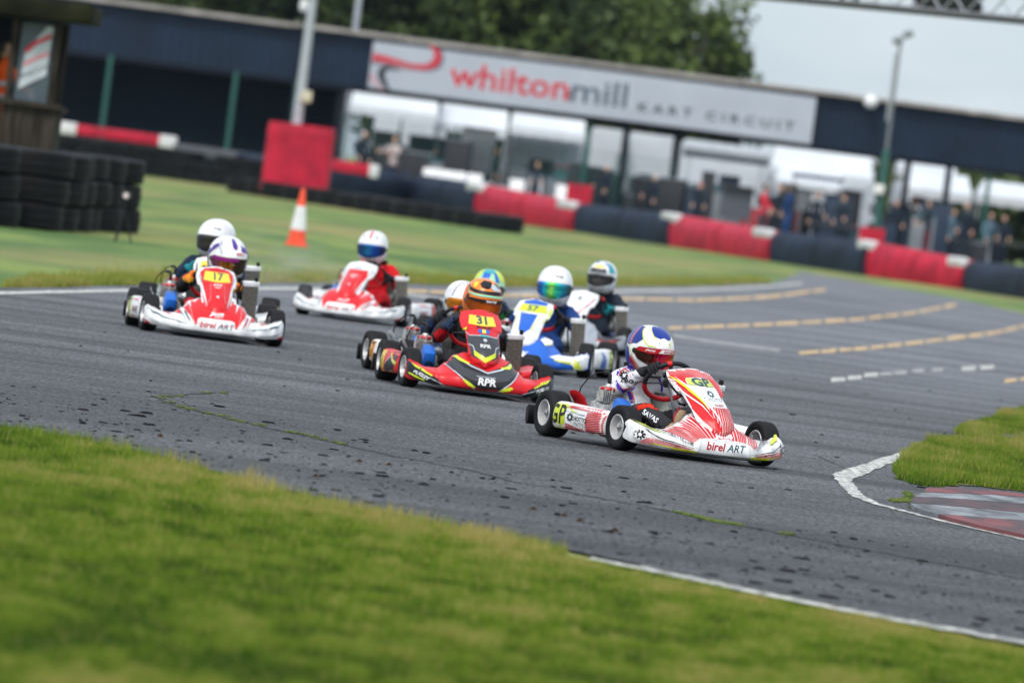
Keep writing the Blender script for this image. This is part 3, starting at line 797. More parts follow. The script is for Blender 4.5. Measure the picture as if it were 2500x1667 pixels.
def steering(parent, grip, accent, turn=0, dzw=0):
    W = Vector((0, -.40, .40 + dzw)); tilt = R(52)     # plane tilt from horizontal
    s_ = empty('steering_wheel', W, 0, parent)
    m = Matrix.Rotation(tilt, 4, 'X') @ Matrix.Rotation(turn, 4, 'Z')
    Rr = .142; n = 48
    pts = []
    for i in range(n):
        a = 2 * math.pi * i / n; rr_ = Rr * (1 - .10 * max(0, -math.sin(a)) ** 3)
        pts.append(m @ Vector((rr_ * math.cos(a), rr_ * math.sin(a), 0)))
    MB().tube(pts, .0135, 10, closed=True).build('wheel_rim', grip, s_)
    b = MB()
    for a0, a1 in ((205, 335), (52, 62), (118, 128)):
        b.tube([m @ Vector((Rr * (1 - .10 * max(0, -math.sin(R(a))) ** 3) * math.cos(R(a)), Rr * (1 - .10 * max(0, -math.sin(R(a))) ** 3) * math.sin(R(a)), 0)) for a in np.linspace(a0, a1, 14 if a1 - a0 > 20 else 4)], .0150, 10)
    b.build('grip_band', accent, s_)
    b = MB()
    for a in (90 + 115, 90 - 115, 90 + 28, 90 - 28): b.tube([m @ Vector((.03 * math.cos(R(a)), .03 * math.sin(R(a)), -.004)), m @ Vector((Rr * math.cos(R(a)), Rr * math.sin(R(a)), 0))], [.013, .010], 8, flat=.4)
    b.lathe([(0, .012), (.034, .010), (.036, -.008), (0, -.012)], m, 20)
    b.build('spokes', DGREY, s_)
    b = MB(); b.box(m @ Vector((0, .035, .022)), (.085, .055, .018), m.to_3x3(), bev=.004); b.build('lap_timer', BLACKP, s_)
    MB().tube([m @ Vector((0, 0, -.01)), (0, .22, -.29)], .0085, 8).build('steering_column', DGREY, s_)
    return W, m, Rr

def glove(person, mat, Wc, m, ang, cuff_to, sgn):
    """hand closed round the wheel rim at angle ang (deg); sgn +1 driver's right"""
    a = R(ang); rad = (m.to_3x3() @ Vector((math.cos(a), math.sin(a), 0))); tan = (m.to_3x3() @ Vector((-math.sin(a), math.cos(a), 0))); nor = m.to_3x3() @ Vector((0, 0, 1))
    C = Wc + rad * .142
    b = MB()
    for i in range(4):   # fingers from the knuckles outside the rim round to the far side and back in
        t0 = (-.030 + i * .0195) * 1.0; ln = (.9, 1.0, .95, .78)[i if sgn > 0 else 3 - i]
        pts = []
        for k in range(7):
            th = R(118 - k * 36 * ln); rr_ = .0255
            pts.append(C + tan * t0 + rad * (rr_ * math.cos(th)) + nor * (rr_ * math.sin(th)))
        b.tube(pts, [.0105, .0108, .0105, .010, .0095, .009, .0078], 8)
    # thumb on the driver's side, lying along the rim
    tt = 1 if math.sin(a) > -2 else -1
    b.tube([C + tan * (-.02) + nor * .028 - rad * .02, C + tan * .012 + nor * .027 - rad * .016, C + tan * .036 + nor * .016 - rad * .012, C + tan * .050 + nor * .006 - rad * .010], [.0125, .0115, .0105, .0085], 8)
    # palm
    P0 = C - tan * .008 + nor * .026 - rad * .002
    wrist = Vector(cuff_to); dirw = (wrist - P0).normalized()
    b.tube([P0 + rad * .006, P0 + dirw * .022, P0 + dirw * .045, P0 + dirw * .065], [.030, .031, .026, .022], 12, flat=.72)
    b.tube([P0 + dirw * .055, P0 + dirw * .075, P0 + dirw * .115], [.026, .029, .031], 14)
    return b.build('glove', mat, person, 60), P0 + dirw * .085

def skin_body(name, joints, edges, mats, sub=2):
    me = bpy.data.meshes.new(name); me.from_pydata([j[0] for j in joints], edges, [])
    o = bpy.data.objects.new('tmp', me); COL.objects.link(o)
    sk = o.modifiers.new('s', 'SKIN'); sk.branch_smoothing = .6
    for i, j in enumerate(joints):
        r = j[1] if isinstance(j[1], tuple) else (j[1], j[1])
        me.skin_vertices[0].data[i].radius = r; me.skin_vertices[0].data[i].use_root = (i == 0)
    ss = o.modifiers.new('u', 'SUBSURF'); ss.levels = sub; ss.render_levels = sub
    bpy.context.view_layer.update()
    m2 = bpy.data.meshes.new_from_object(o.evaluated_get(bpy.context.evaluated_depsgraph_get())); m2.name = name
    bpy.data.objects.remove(o); bpy.data.meshes.remove(me)
    m2.materials.clear()
    for m in mats: m2.materials.append(m)
    m2.polygons.foreach_set('use_smooth', [True] * len(m2.polygons))
    return m2

# ------------------------------------------------------------------ helmet
def hel_r(d, s=1.0):
    a, b, c = .119, .138, .134
    if d.y > 0: b = .146 + (.016 * min(1, max(0, -d.z - .1) * 2.5))
    p = 2.25
    if d.z < 0: c = .150
    k = (abs(d.x / a) ** p + abs(d.y / b) ** p + abs(d.z / c) ** p) ** (-1 / p)
    return k * s
def hdir(az, el): return Vector((-math.sin(R(az)) * math.cos(R(el)), math.cos(R(az)) * math.cos(R(el)), math.sin(R(el))))
def in_port(az, el, g=0):
    az = (az + 180) % 360 - 180
    return abs(az) < 68 - g and -24 + abs(az) * .10 + g * .5 < el < 12 - abs(az) * .03 - g * .5
def helmet(person, C, yaw, pitch, shell, visor, cfg):
    """cfg: list of decals (name, kind, data, mat)"""
    hs = cfg.get('size', 1.0) * 1.04
    h = empty('helmet', C, 0, person); h.rotation_euler = (pitch, cfg.get('roll', 0), yaw); h.scale = (hs, hs, hs)
    vs = []; fs = []; NA, NE = 72, 46
    for i in range(NE + 1):
        el = 90 - 150 * i / NE
        for j in range(NA):
            az = 360 * j / NA; d = hdir(az, el); p = d * hel_r(d)
            p.z = max(p.z, -.136 + .006 * max(0, d.y)); vs.append(p)
    op = cfg.get('open')
    for i in range(NE):
        for j in range(NA):
            azc = 360 * (j + .5) / NA; elc = 90 - 150 * (i + .5) / NE
            if op and in_port(azc, elc, 3): continue
            fs.append((i * NA + j, i * NA + (j + 1) % NA, (i + 1) * NA + (j + 1) % NA, (i + 1) * NA + j))
    b = MB(); b.add(vs, fs); me = b.mesh('shell', shell, 60)
    sh = link('shell', me, h); S = Surf(me if not op else MB().add(vs, [(i * NA + j, i * NA + (j + 1) % NA, (i + 1) * NA + (j + 1) % NA, (i + 1) * NA + j) for i in range(NE) for j in range(NA)]).mesh('t', shell, 0))
    # rolled rubber edge at the base
    MB().tube([hdir(a, -52) * .0 + Vector(((hdir(a, -52) * hel_r(hdir(a, -52))).x, (hdir(a, -52) * hel_r(hdir(a, -52))).y, -.135 + .006 * max(0, hdir(a, -52).y))) for a in range(0, 360, 12)], .006, 6, closed=True).build('base_trim', BLACKP, h)
    if op:
        # padded liner and the face behind the open eye port
        b = MB(); rows = []
        for el in range(80, -60, -10): rows.append([hdir(a, el) * hel_r(hdir(a, el)) * .93 + Vector((0, -.004, 0)) for a in range(75, 286, 15)])
        b.grid(rows); b.build('liner', BLACKP, h)
        b = MB(); rows = []
        for i in range(15):
            el = 90 - 180 * i / 14
            row = []
            for j in range(28):
                az = 360 * j / 28; d = hdir(az, el); p = Vector((d.x * .072, d.y * .088, d.z * .105)); 
                fz = (az + 180) % 360 - 180
                if abs(fz) < 16 and -25 < el < 5: p.y += .016 * (1 - abs(fz) / 16)        # nose
                if 12 < abs(fz) < 42 and -6 < el < 14: p.y -= .006                       # eye sockets
                row.append(p + Vector((0, .012, -.008)))
            rows.append(row)
        b.grid(rows, closed_v=True); b.build('face', SKIN, h, 80)
        b = MB()
        for s_ in (-1, 1):
            b.lathe([(0, .012), (.007, .009), (.011, 0), (.007, -.009), (0, -.012)], Matrix.Translation((s_ * .030, .088, .0)), 12)
            b.tube([(s_ * .048, .080, .017), (s_ * .03, .092, .021), (s_ * .014, .094, .018)], .004, 6)
        b.build('eyes', M('eye_dark', (.05, .03, .025), .2), h)
    # visor
    rows = []; g = 4
    A = np.linspace(-74, 74, 45)
    for q in np.linspace(0, 1, 12):
        row = []
        for az in A:
            lo = -27 + abs(az) * .14; hi = 15 - abs(az) * .06
            sh_ = max(0, (abs(az) - 60) / 14); mid = (lo + hi) / 2; lo = lo + (mid - lo) * sh_ * .6; hi = hi + (mid - hi) * sh_ * .6
            el = lo + (hi - lo) * q; d = hdir(az, el)
            row.append(d * (hel_r(d) * 1.012 + .003))
        rows.append(row)
    back = [[p * .985 for p in r_] for r_ in rows]
    b = MB(); b.grid(rows); b.grid(back)
    for a_, c_ in ((rows[0], back[0]), (rows[-1], back[-1]), ([r_[0] for r_ in rows], [r_[0] for r_ in back]), ([r_[-1] for r_ in rows], [r_[-1] for r_ in back])): b.grid([a_, c_])
    vme = b.mesh('visor', visor, 50); link('visor', vme, h); SV = Surf(vme)
    for s_ in (-1, 1):
        b = MB()
        d = hdir(s_ * 76, -3); q = d.to_track_quat('Z', 'Y').to_matrix().to_4x4(); p = d * (hel_r(d) + .002)
        b.lathe([(0, .007), (.010, .006), (.014, .003), (.015, -.002), (0, -.004)], Matrix.Translation(p) @ q, 16)
        b.build('visor_pivot', cfg.get('pivot', DGREY), h)
    F = fr_sph((0, 0, 0))
    for i, dc in enumerate(cfg.get('decals', [])):
        nm, onv, kind, data, mat = dc
        bm = poly2d(data) if kind == 'p' else text2d(**data)
        decal(nm, SV if onv else S, bm, F, mat, h, off=.0022 + .0006 * i, step=3)
    # chin vents
    b = MB()
    for s_ in (-1, 1):
        d0, d1 = hdir(s_ * 30, -35), hdir(s_ * 12, -38)
        b.tube([d0 * (hel_r(d0) + .001), d1 * (hel_r(d1) + .001)], .0035, 6)
        for az, el in ((s_ * 14, 26),):
            d = hdir(az, el); b.lathe([(0, .002), (.003, .001), (.003, -.002)], Matrix.Translation(d * hel_r(d)) @ d.to_track_quat('Z', 'Y').to_matrix().to_4x4(), 8)
    b.build('vents', BLACKP, h)
    return h

def hstripe(cl, w):
    """band of width w (deg) along a centre line of (az, el)"""
    up = []; dn = []
    for i, (a, e) in enumerate(cl):
        p = cl[max(0, i - 1)]; n = cl[min(len(cl) - 1, i + 1)]; dx, dy = n[0] - p[0], n[1] - p[1]; L_ = math.hypot(dx, dy) or 1
        ww = w[i] if isinstance(w, (list, tuple)) else w
        up.append((a - dy / L_ * ww / 2, e + dx / L_ * ww / 2)); dn.append((a + dy / L_ * ww / 2, e - dx / L_ * ww / 2))
    return [[up[i], up[i + 1], dn[i + 1], dn[i]] for i in range(len(cl) - 1)]
def seg_stripes(A, B, n, duty=.5, t0=0, t1=1):
    def P(c, t):
        k = t * (len(c) - 1); i = min(int(k), len(c) - 2); f = k - i
        return (c[i][0] + (c[i + 1][0] - c[i][0]) * f, c[i][1] + (c[i + 1][1] - c[i][1]) * f)
    o = []
    for i in range(n):
        a = t0 + (t1 - t0) * i / n; b = a + (t1 - t0) * duty / n
        o.append([P(A, a), P(A, b), P(B, b), P(B, a)])
    return o

# ------------------------------------------------------------------ visors
def grad_visor(name, stops, rough=.12, metal=.75, axis=0, alpha=1, lo=-.11, hi=.11):
    m = bpy.data.materials.new(name); m.use_nodes = True
    n = m.node_tree.nodes; l = m.node_tree.links.new; b = n['Principled BSDF']
    b.inputs['Roughness'].default_value = rough; b.inputs['Metallic'].default_value = metal; b.inputs['Coat Weight'].default_value = .6; b.inputs['Coat Roughness'].default_value = .05
    b.inputs['Alpha'].default_value = alpha
    t = n.new('ShaderNodeTexCoord'); s_ = n.new('ShaderNodeSeparateXYZ'); l(t.outputs['Object'], s_.inputs[0])
    mr = n.new('ShaderNodeMapRange'); mr.inputs[1].default_value = lo; mr.inputs[2].default_value = hi; l(s_.outputs[axis], mr.inputs[0])
    r = n.new('ShaderNodeValToRGB'); e = r.color_ramp.elements
    e[0].position = stops[0][0]; e[0].color = (*hx(stops[0][1]), 1); e[1].position = stops[-1][0]; e[1].color = (*hx(stops[-1][1]), 1)
    for p, c in stops[1:-1]: x = e.new(p); x.color = (*hx(c), 1)
    l(mr.outputs[0], r.inputs[0]); l(r.outputs[0], b.inputs['Base Color'])
    return m
V_RED = grad_visor('visor_red', [(0, '#4a1020'), (.35, '#ff3018'), (.5, '#e01858'), (.62, '#d01040'), (.8, '#5a2010'), (1, '#402008')])
V_ORG = grad_visor('visor_orange', [(0, '#f08a10'), (.5, '#ff9a18'), (1, '#d88020')])
V_ORGT = grad_visor('visor_amber_clear', [(0, '#b04000'), (.5, '#e06808'), (1, '#a04808')], alpha=.62, metal=.2)
V_RAIN = grad_visor('visor_rainbow', [(0, '#102a66'), (.22, '#20a8d8'), (.42, '#30e0a0'), (.55, '#a8f040'), (.7, '#30d8c0'), (.85, '#2080f0'), (1, '#3020a0')])
V_BLUE = grad_visor('visor_blue', [(0, '#101c60'), (.3, '#1050b8'), (.5, '#1878b0'), (.7, '#0a50a8'), (1, '#101c70')])
V_GOLD = grad_visor('visor_gold', [(0, '#403010'), (.3, '#4a3818'), (.5, '#3a2418'), (.55, '#a06818'), (.8, '#b07018'), (1, '#803070')])
V_DARK = grad_visor('visor_dark', [(0, '#1a1c24'), (.5, '#2a2420'), (1, '#101c50')], metal=.3)
V_CLEAR = grad_visor('visor_smoke_clear', [(0, '#202030'), (.5, '#303038'), (1, '#202030')], alpha=.5, metal=0)

# ------------------------------------------------------------------ driver
def driver(label, K, sc, cfg):
    """K: matrix of the kart (rot + loc); seated person, joints in kart coordinates"""
    dz = cfg.get('dz', 0); lean = cfg.get('lean', 0); W, m, Rr = cfg['wheel']
    suit = cfg['suit']; aR, aL = cfg.get('hands', (172, 8))
    a1, a2 = R(aR), R(aL)
    def rim(a): return W + m.to_3x3() @ Vector((.142 * math.cos(a), .142 * math.sin(a), 0))
    # driver's right is +X: angle 0 is +X
    hR, hL = rim(R(aL)), rim(R(aR))
    up = Vector((lean, 0, dz))
    shR = Vector((.135, -.77, .425)) + up; shL = Vector((-.135, -.77, .425)) + up
    elR = Vector(cfg.get('elR', (.235, -.60, .315))) + up * .6; elL = Vector(cfg.get('elL', (-.235, -.60, .315))) + up * .6
    nrm = m.to_3x3() @ Vector((0, 0, 1))
    wrR = hR + (elR - hR).normalized() * .085 + nrm * .03; wrL = hL + (elL - hL).normalized() * .085 + nrm * .03
    hd = Vector(cfg.get('head', (0, -.72, .60))) + up + Vector((lean * .5, 0, 0))
    J = [((0, -.74, .13), (.105, .085)), ((lean * .2, -.80, .22 + dz * .3), (.105, .085)), ((lean * .6, -.80, .32 + dz * .7), (.112, .088)), (Vector((lean, -.79, .41)) + Vector((0, 0, dz)), (.095, .07)), (Vector((lean, -.765, .475)) + Vector((0, 0, dz)), .05), (hd - Vector((0, 0, .05)), .045),
         (shR, .064), ((shR + elR) / 2 + Vector((.008, 0, 0)), .056), (elR, .048), ((elR + wrR) / 2, .043), (wrR, .031),
         (shL, .064), ((shL + elL) / 2 - Vector((.008, 0, 0)), .056), (elL, .048), ((elL + wrL) / 2, .043), (wrL, .031),
         ((.085, -.68, .135), .078), ((.12, -.50, .19), .066), ((.135, -.34, .225), .054), ((.115, -.18, .175), .047), ((.095, -.05, .135), .036),
         ((-.085, -.68, .135), .078), ((-.12, -.50, .19), .066), ((-.135, -.34, .225), .054), ((-.115, -.18, .175), .047), ((-.095, -.05, .135), .036)]
    E = [(0, 1), (1, 2), (2, 3), (3, 4), (4, 5), (3, 6), (6, 7), (7, 8), (8, 9), (9, 10), (3, 11), (11, 12), (12, 13), (13, 14), (14, 15), (0, 16), (16, 17), (17, 18), (18, 19), (19, 20), (0, 21), (21, 22), (22, 23), (23, 24), (24, 25)]
    me = skin_body('person', J, E, [suit] + ([cfg['legs']] if cfg.get('legs') else []), 3)
    # soft folds in the cloth
    co = np.zeros(len(me.vertices) * 3, np.float32); me.vertices.foreach_get('co', co); co = co.reshape(-1, 3)
    no = np.array([v.normal for v in me.vertices], np.float32)
    f_ = (np.sin(co[:, 2] * 95 + co[:, 1] * 55 + np.sin(co[:, 0] * 40) * 2) * np.sin(co[:, 1] * 60 - co[:, 0] * 45 + co[:, 2] * 20)) * .0056
    me.vertices.foreach_set('co', (co + no * f_[:, None]).ravel())
    if cfg.get('legs'):
        for p in me.polygons:
            if p.center.y > -.63 and p.center.z < .285 and abs(p.center.x) < .22: p.material_index = 1
    P = link('person', me); P.matrix_world = K
    P.scale = (sc, sc, sc)
    tag(P, label, 'person', 'kart drivers')
    glove(P, cfg['glove'], W, m, aL, wrR, 1); glove(P, cfg['glove'], W, m, aR, wrL, -1)
    for s_ in (1, -1):   # boots on the pedals, toes up
        x = s_ * .095; b = MB()
        b.tube([(x, -.10, .145), (x, -.055, .135), (x, -.035, .125)], [.041, .043, .040], 12)
        b.tube([(x, -.075, .098), (x, -.045, .105), (x, -.012, .14), (x, .010, .19), (x, .022, .235), (x, .026, .262)], [.026, .037, .036, .036, .033, .020], 14, flat=.9)
        b.build('boot', cfg['boot'], P, 60)
    helmet(P, hd, cfg.get('yaw', 0), cfg.get('pitch', R(-8)), cfg['shell'], cfg['visor'], cfg['helmet'])
    # collar / chest protector
    b = MB(); cz = Vector((lean, -.775, .455 + dz))
    rows = []
    for q, (rx, ry, z) in enumerate([(.085, .075, .0), (.10, .085, .012), (.105, .09, .03), (.085, .078, .036), (.07, .065, .02)]):
        rows.append([cz + Vector((rx * math.cos(a), ry * math.sin(a), z + .012 * math.cos(a) ** 2)) for a in np.linspace(0, 2 * math.pi, 25)[:-1]])
    b.grid(rows, closed_v=True); b.build('neck_collar', cfg.get('collar', BLACKP), P, 60)
    S = Surf(me)
    for i, (nm, fr, kind, data, mat) in enumerate(cfg.get('decals', [])):
        bm = poly2d(data) if kind == 'p' else text2d(**data)
        decal(nm, S, bm, fr, mat, P, off=.0022 + .0006 * (i % 4), step=.012)
    return P

# ------------------------------------------------------------------ kart
def kart(label, anchor_px, dist, anchor, psi, sc, c):
    rz = math.pi + R(psi)
    a3 = Matrix.Rotation(rz, 3, 'Z') @ (Vector(anchor) * sc)
    p = G(*anchor_px) if dist is None else at(*anchor_px, dist)
    root = empty('racing_kart', (p.x - a3.x, p.y - a3.y, .012), rz); root.scale = (sc, sc, sc)
    tag(root, label, 'go-kart', 'racing karts on the track')
    bx_ = c.get('wt', {})
    wheel(root, .435, 0, .1275, .105, R(c.get('steer', 0))); wheel(root, -.435, 0, .1275, .105, R(c.get('steer', 0)))
    wheel(root, .455, -.90, .1335, .135); wheel(root, -.455, -.90, .1335, .135)
    link('chassis_frame', frame_mesh(c['frame']), root); link('floor_tray', cached('tray', tray_mesh), root)
    MB().tube([(-.44, -.90, .1335), (.44, -.90, .1335)], .0125, 12).build('rear_axle', STEEL, root)
    link('seat', cached('seat' + c.get('seat', SEATM).name, lambda: seat_mesh(c.get('seat', SEATM))), root)
    # brake disc, sprocket, tank, pedals
    MB().lathe([(.03, -.003), (.085, -.003), (.085, .003), (.03, .003)], Matrix.Translation((-.2, -.9, .1335)) @ AX, 24).build('brake_disc', STEEL, root, 30)
    MB().lathe([(.03, -.002), (.095, -.002), (.095, .002), (.03, .002)], Matrix.Translation((.2, -.9, .1335)) @ AX, 30).build('sprocket', STEEL, root, 30)
    MB().box((0, -.26, .10), (.15, .20, .09), bev=.02).build('fuel_tank', M('fuel_tank_plastic', (.55, .52, .42), .4), root)
    for s_ in (1, -1): MB().tube([(s_ * .10, .02, .055), (s_ * .10, .05, .15), (s_ * .10, .055, .24), (s_ * .065, .055, .245)], .006, 8).build('pedal', STEEL, root)
    for s_ in (1, -1): MB().tube([(s_ * .37, 0, .09), (s_ * .37, 0, .17)], .012, 8).tube([(s_ * .06, -.03, .11), (s_ * .35, -.05, .12)], .006, 6).build('steering_knuckle', STEEL, root)
    engine(root, c)
    radiator(root, c.get('rad', (-.30, -.42, .13)), R(c.get('radz', 12)), c.get('radcap', WHITEP))
    whl = steering(root, c.get('grip', BLACKP), c.get('accent', REDP), R(c.get('turn', 0)), c.get('dzw', 0))
    rb = rear_bumper_mesh(c.get('rb', BLACKP)); link('rear_bumper', rb, root)
    fb = bumper_mesh(c['body'], c.get('zt', ZT)); fbo = link('front_bumper', fb, root); SB = Surf(fb)
    na = nassau_mesh(c['body2']); nao = link('nose_panel', na, root, (0, c.get('ny', 0), c.get('nh', 0))); nao.scale = c.get('nsc', (1, 1, 1)); SN = Surf(na)
    gd = MB(); rows = [[Vector((.36 + .02 * math.cos(u * 3.14), -.88 + .22 * t, .295 - .045 * t * t - .02 * (1 - t) ** 3 - .075 * u)) for u in np.linspace(0, 1, 6)] for t in np.linspace(0, 1, 7)]
    gd.grid(rows); gd.grid([[p + Vector((-.004, 0, -.004)) for p in r_] for r_ in rows]); gd.build('chain_guard', c.get('guard', WHITEP), root)
    # bracket for the nose panel
    MB().tube([(0, -.05, .10), (0, .02, .25), (0, .05, .36)], .008, 8).build('panel_bracket', STEEL, root)
    pods = {}
    for s_ in (1, -1):
        pm = pod_mesh(c.get('pod', c['body']), s_); po = link('side_pod', pm, root); pods[s_] = (po, Surf(pm))
    lay = {'b': 0, 'n': 0, 'pr': 0, 'pl': 0}
    for (nm, where, kind, data, mat) in c.get('decals', []):
        bm = poly2d(data) if kind == 'p' else text2d(**data)
        lay[where] += 1; off = .0016 + .00040 * lay[where]
        if where == 'b': decal(nm, SB, bm, fr_front(), mat, fbo, off, .012)
        elif where == 'n': decal(nm, SN, bm, fr_front(), mat, nao, off, .012)
        elif where == 'pr': decal(nm, pods[1][1], bm, fr_side(1), mat, pods[1][0], off, .03)
        elif where == 'pl': decal(nm, pods[-1][1], bm, fr_side(-1), mat, pods[-1][0], off, .03)
    bpy.context.view_layer.update()
    d = c['driver']; d['wheel'] = whl
    K = Matrix.Translation(root.location) @ Matrix.Rotation(rz, 4, 'Z')
    P = driver(d['label'], K, sc, d)
    P.matrix_world = K; P.scale = (sc, sc, sc)
    return root
def mirror(polys): return [[(-x, y) for x, y in p][::-1] for p in polys]

# ------------------------------------------------------------------ liveries
def T(name, where, body, size, pos, mat, **k): return (name, where, 't', dict(s=body, size=size, pos=pos, **k), mat)
def Pp(name, where, polys, mat): return (name, where, 'p', polys, mat)
def rosette(cx, cy, r, n=8, sx=1):
    o = []
    for k in range(n):
        a = k * 2 * math.pi / n + .2; ca, sa = math.cos(a), math.sin(a); w_ = r * .20
        q = []
        for (u, v) in ((.42, -1), (1, -1.25), (1, 1.25), (.42, 1)): q.append((cx + (ca * u * r - sa * v * w_) * sx, cy + sa * u * r + ca * v * w_))
        o.append(q)
    ring = []
    for k in range(16):
        a, b = k * math.pi / 8, (k + 1) * math.pi / 8
        if k == 3: continue
        ring.append([(cx + r * .38 * math.cos(a) * sx, cy + r * .38 * math.sin(a)), (cx + r * .62 * math.cos(a) * sx, cy + r * .62 * math.sin(a)), (cx + r * .62 * math.cos(b) * sx, cy + r * .62 * math.sin(b)), (cx + r * .38 * math.cos(b) * sx, cy + r * .38 * math.sin(b))])
    return o + ring
def band(pl, w): return hstripe(pl, w)
def rect(a0, b0, a1, b1): return [[(a0, b0), (a1, b0), (a1, b1), (a0, b1)]]

def brandA(txt1, txt2, y, s, x=0, where='b', c1=None, c2=None):
    """two-tone team lettering: red italic word + dark word"""
    return [T('lettering', where, txt1, s, (x - s * .92, y), c1 or DREDP, shear=.25, bold=.026, sx=1.04),
            T('lettering', where, txt2, s * .95, (x + s * 1.20, y - .001), c2 or DTEAL, shear=.3, bold=.012, sx=1.02)]

# fairing outline helpers in the front view (a = viewer's right)
HOOD = [(-.150, .092), (-.185, .150), (-.235, .205), (-.19, .30), (.19, .30), (.225, .21), (.175, .150), (.138, .092)]

def lead_decals():
    D = []
    # hood: red fan with white gaps
    A = [(-.235, .20), (-.17, .30), (0, .30), (.17, .30), (.225, .205)]; B = [(-.150, .128), (-.10, .134), (0, .136), (.10, .134), (.145, .128)]
    D.append(Pp('stripe', 'b', seg_stripes(A, B, 19, .70), REDP))
    D.append(Pp('stripe', 'b', seg_stripes([(-.235, .195), (-.30, .142)], [(-.152, .126), (-.20, .098)], 7, .55), REDP))
    D.append(Pp('stripe', 'b', seg_stripes([(.228, .195), (.27, .145)], [(.15, .126), (.19, .10)], 6, .5), REDP))
    D.append(Pp('hood_edge', 'b', band([(-.2, .152), (-.14, .143), (0, .147), (.14, .143), (.19, .152)], .0), WHITEP))
    D.append(T('lettering', 'b', 'Jade', .052, (.005, .158), WHITEP, bold=.035, shear=.3, sx=1.25))
    D.append(T('lettering', 'b', 'KARTS', .017, (.015, .131), WHITEP, bold=.02, shear=.3, sx=1.2))
    # banner
    D.append(Pp('banner', 'b', [[(-.160, .055), (-.145, .122), (.148, .122), (.160, .055)]], WHITEP))
    D.append(Pp('banner_edge', 'b', band([(-.160, .055), (-.146, .123), (.149, .123), (.161, .055)], .0016), DGREY))
    D += brandA('birel', 'ART', .092, .060, -.008)
    for s_ in (-1, 1):
        D.append(Pp('stripe', 'b', seg_stripes([(s_ * .41, .098), (s_ * .18, .066)], [(s_ * .44, .066), (s_ * .22, .056)], 20, .5), REDP))
        D.append(Pp('stripe', 'b', band([(s_ * .40, .070), (s_ * .28, .058), (s_ * .17, .053)], [.003, .007, .008]), YELP))
        D.append(Pp('stripe', 'b', band([(s_ * .435, .150), (s_ * .40, .122), (s_ * .34, .098), (s_ * .26, .082), (s_ * .19, .072)], [.0015, .005, .006, .004, .001]), BLKV))
        D.append(Pp('stripe', 'b', band([(s_ * .42, .118), (s_ * .37, .093), (s_ * .28, .074), (s_ * .20, .064)], [.001, .003, .003, .001]), BLKV))
        D.append(Pp('stripe', 'b', band([(s_ * .455, .180), (s_ * .42, .160), (s_ * .37, .138), (s_ * .33, .130)], [.003, .009, .008, .002]), YELP))
        D.append(Pp('round_logo_field', 'b', [[(s_ * .443 + .026 * math.cos(k * .5236), .108 + .030 * math.sin(k * .5236)) for k in range(12)]], WHITEP))
        D.append(Pp('logo', 'b', rosette(s_ * .443, .108, .026, 8, .85), BLKV))
        D.append(T('lettering', 'b', 'CHOTTO-MATTE.COM', .021, (s_ * .292, .122 if s_ < 0 else .132), DGREY, bold=.02, shear=.2, sx=.95, rot=-s_ * -.30 if s_ > 0 else -.30))
    # nose panel
    top = [(.075 * math.cos(R(a)) * 1.0, .448 + .028 * math.sin(R(a))) for a in range(170, 9, -10)]
    outr = [(.148 * math.cos(R(a)), .452 + .075 * math.sin(R(a))) for a in range(190, -11, -10)]
    D.append(Pp('stripe', 'n', seg_stripes(outr, top, 30, .68), REDP))
    D.append(Pp('red_field', 'n', [[(-.15, .36), (-.15, .47), (-.07, .47), (-.078, .42), (-.05, .36), (-.03, .27), (.0, .20), (-.03, .19), (-.085, .25), (-.115, .33)],
                                   [(.15, .40), (.15, .47), (.07, .47), (.078, .42), (.085, .38), (.11, .36)]], REDP))
    D.append(Pp('number_plate', 'n', [[(-.074, .432), (-.064, .467), (.064, .467), (.074, .432)]], M('pale_yellow_plate', (.55, .60, .12), .45)))
    D.append(T('race_number', 'n', 'GP', .054, (0, .449), DTEAL, bold=.04, sx=1.45))
    D.append(Pp('panel_field', 'n', [[(-.066, .424), (.072, .424), (.076, .385), (.066, .322), (-.012, .322), (-.038, .36)]], WHITEP))
    D.append(Pp('logo', 'n', rosette(.012, .392, .018, 8, 1.1), DTEAL))
    D.append(T('lettering', 'n', 'CHOTTO', .026, (.018, .362), DTEAL, bold=.0, sx=1.0))
    D.append(T('lettering', 'n', 'birelART', .017, (.03, .335), DREDP, bold=.01, shear=.25))
    D.append(Pp('stripe', 'n', seg_stripes([(-.035, .320), (.12, .325)], [(-.05, .16), (.075, .16)], 11, .60), REDP))
    D.append(Pp('stripe', 'n', seg_stripes([(-.155, .33), (-.155, .46)], [(-.122, .34), (-.118, .45)], 9, .5), WHITEP))
    D.append(Pp('stripe', 'n', band([(-.128, .462), (-.105, .435), (-.075, .395), (-.052, .350), (-.04, .31)], [.003, .014, .015, .010, .001]), YELP))
    D.append(Pp('stripe', 'n', band([(-.112, .462), (-.09, .432), (-.063, .40), (-.038, .35), (-.01, .27), (.0, .22)], [.002, .007, .012, .012, .008, .001]), WHITEP))
    D.append(Pp('stripe', 'n', band([(-.136, .44), (-.118, .40), (-.09, .36), (-.06, .32), (-.035, .26)], [.002, .008, .008, .006, .001]), WHITEP))
    # side pod, driver's right
    a0, a1 = -.80, -.17
    D.append(Pp('number_plate', 'pr', [[(-.80, .04), (-.80, .23), (-.60, .23), (-.615, .04)]], YELP))
    D.append(T('race_number', 'pr', 'GP', .150, (-.700, .138), BLKV, bold=.02, sx=1.02))
    D.append(Pp('stripe', 'pr', seg_stripes([(-.58, .20), (-.20, .205)], [(-.60, .185), (-.17, .18)], 26, .6), REDP))
    D.append(Pp('stripe', 'pr', seg_stripes([(-.36, .055), (-.36, .18)], [(-.16, .07), (-.16, .19)], 13, .62), REDP))
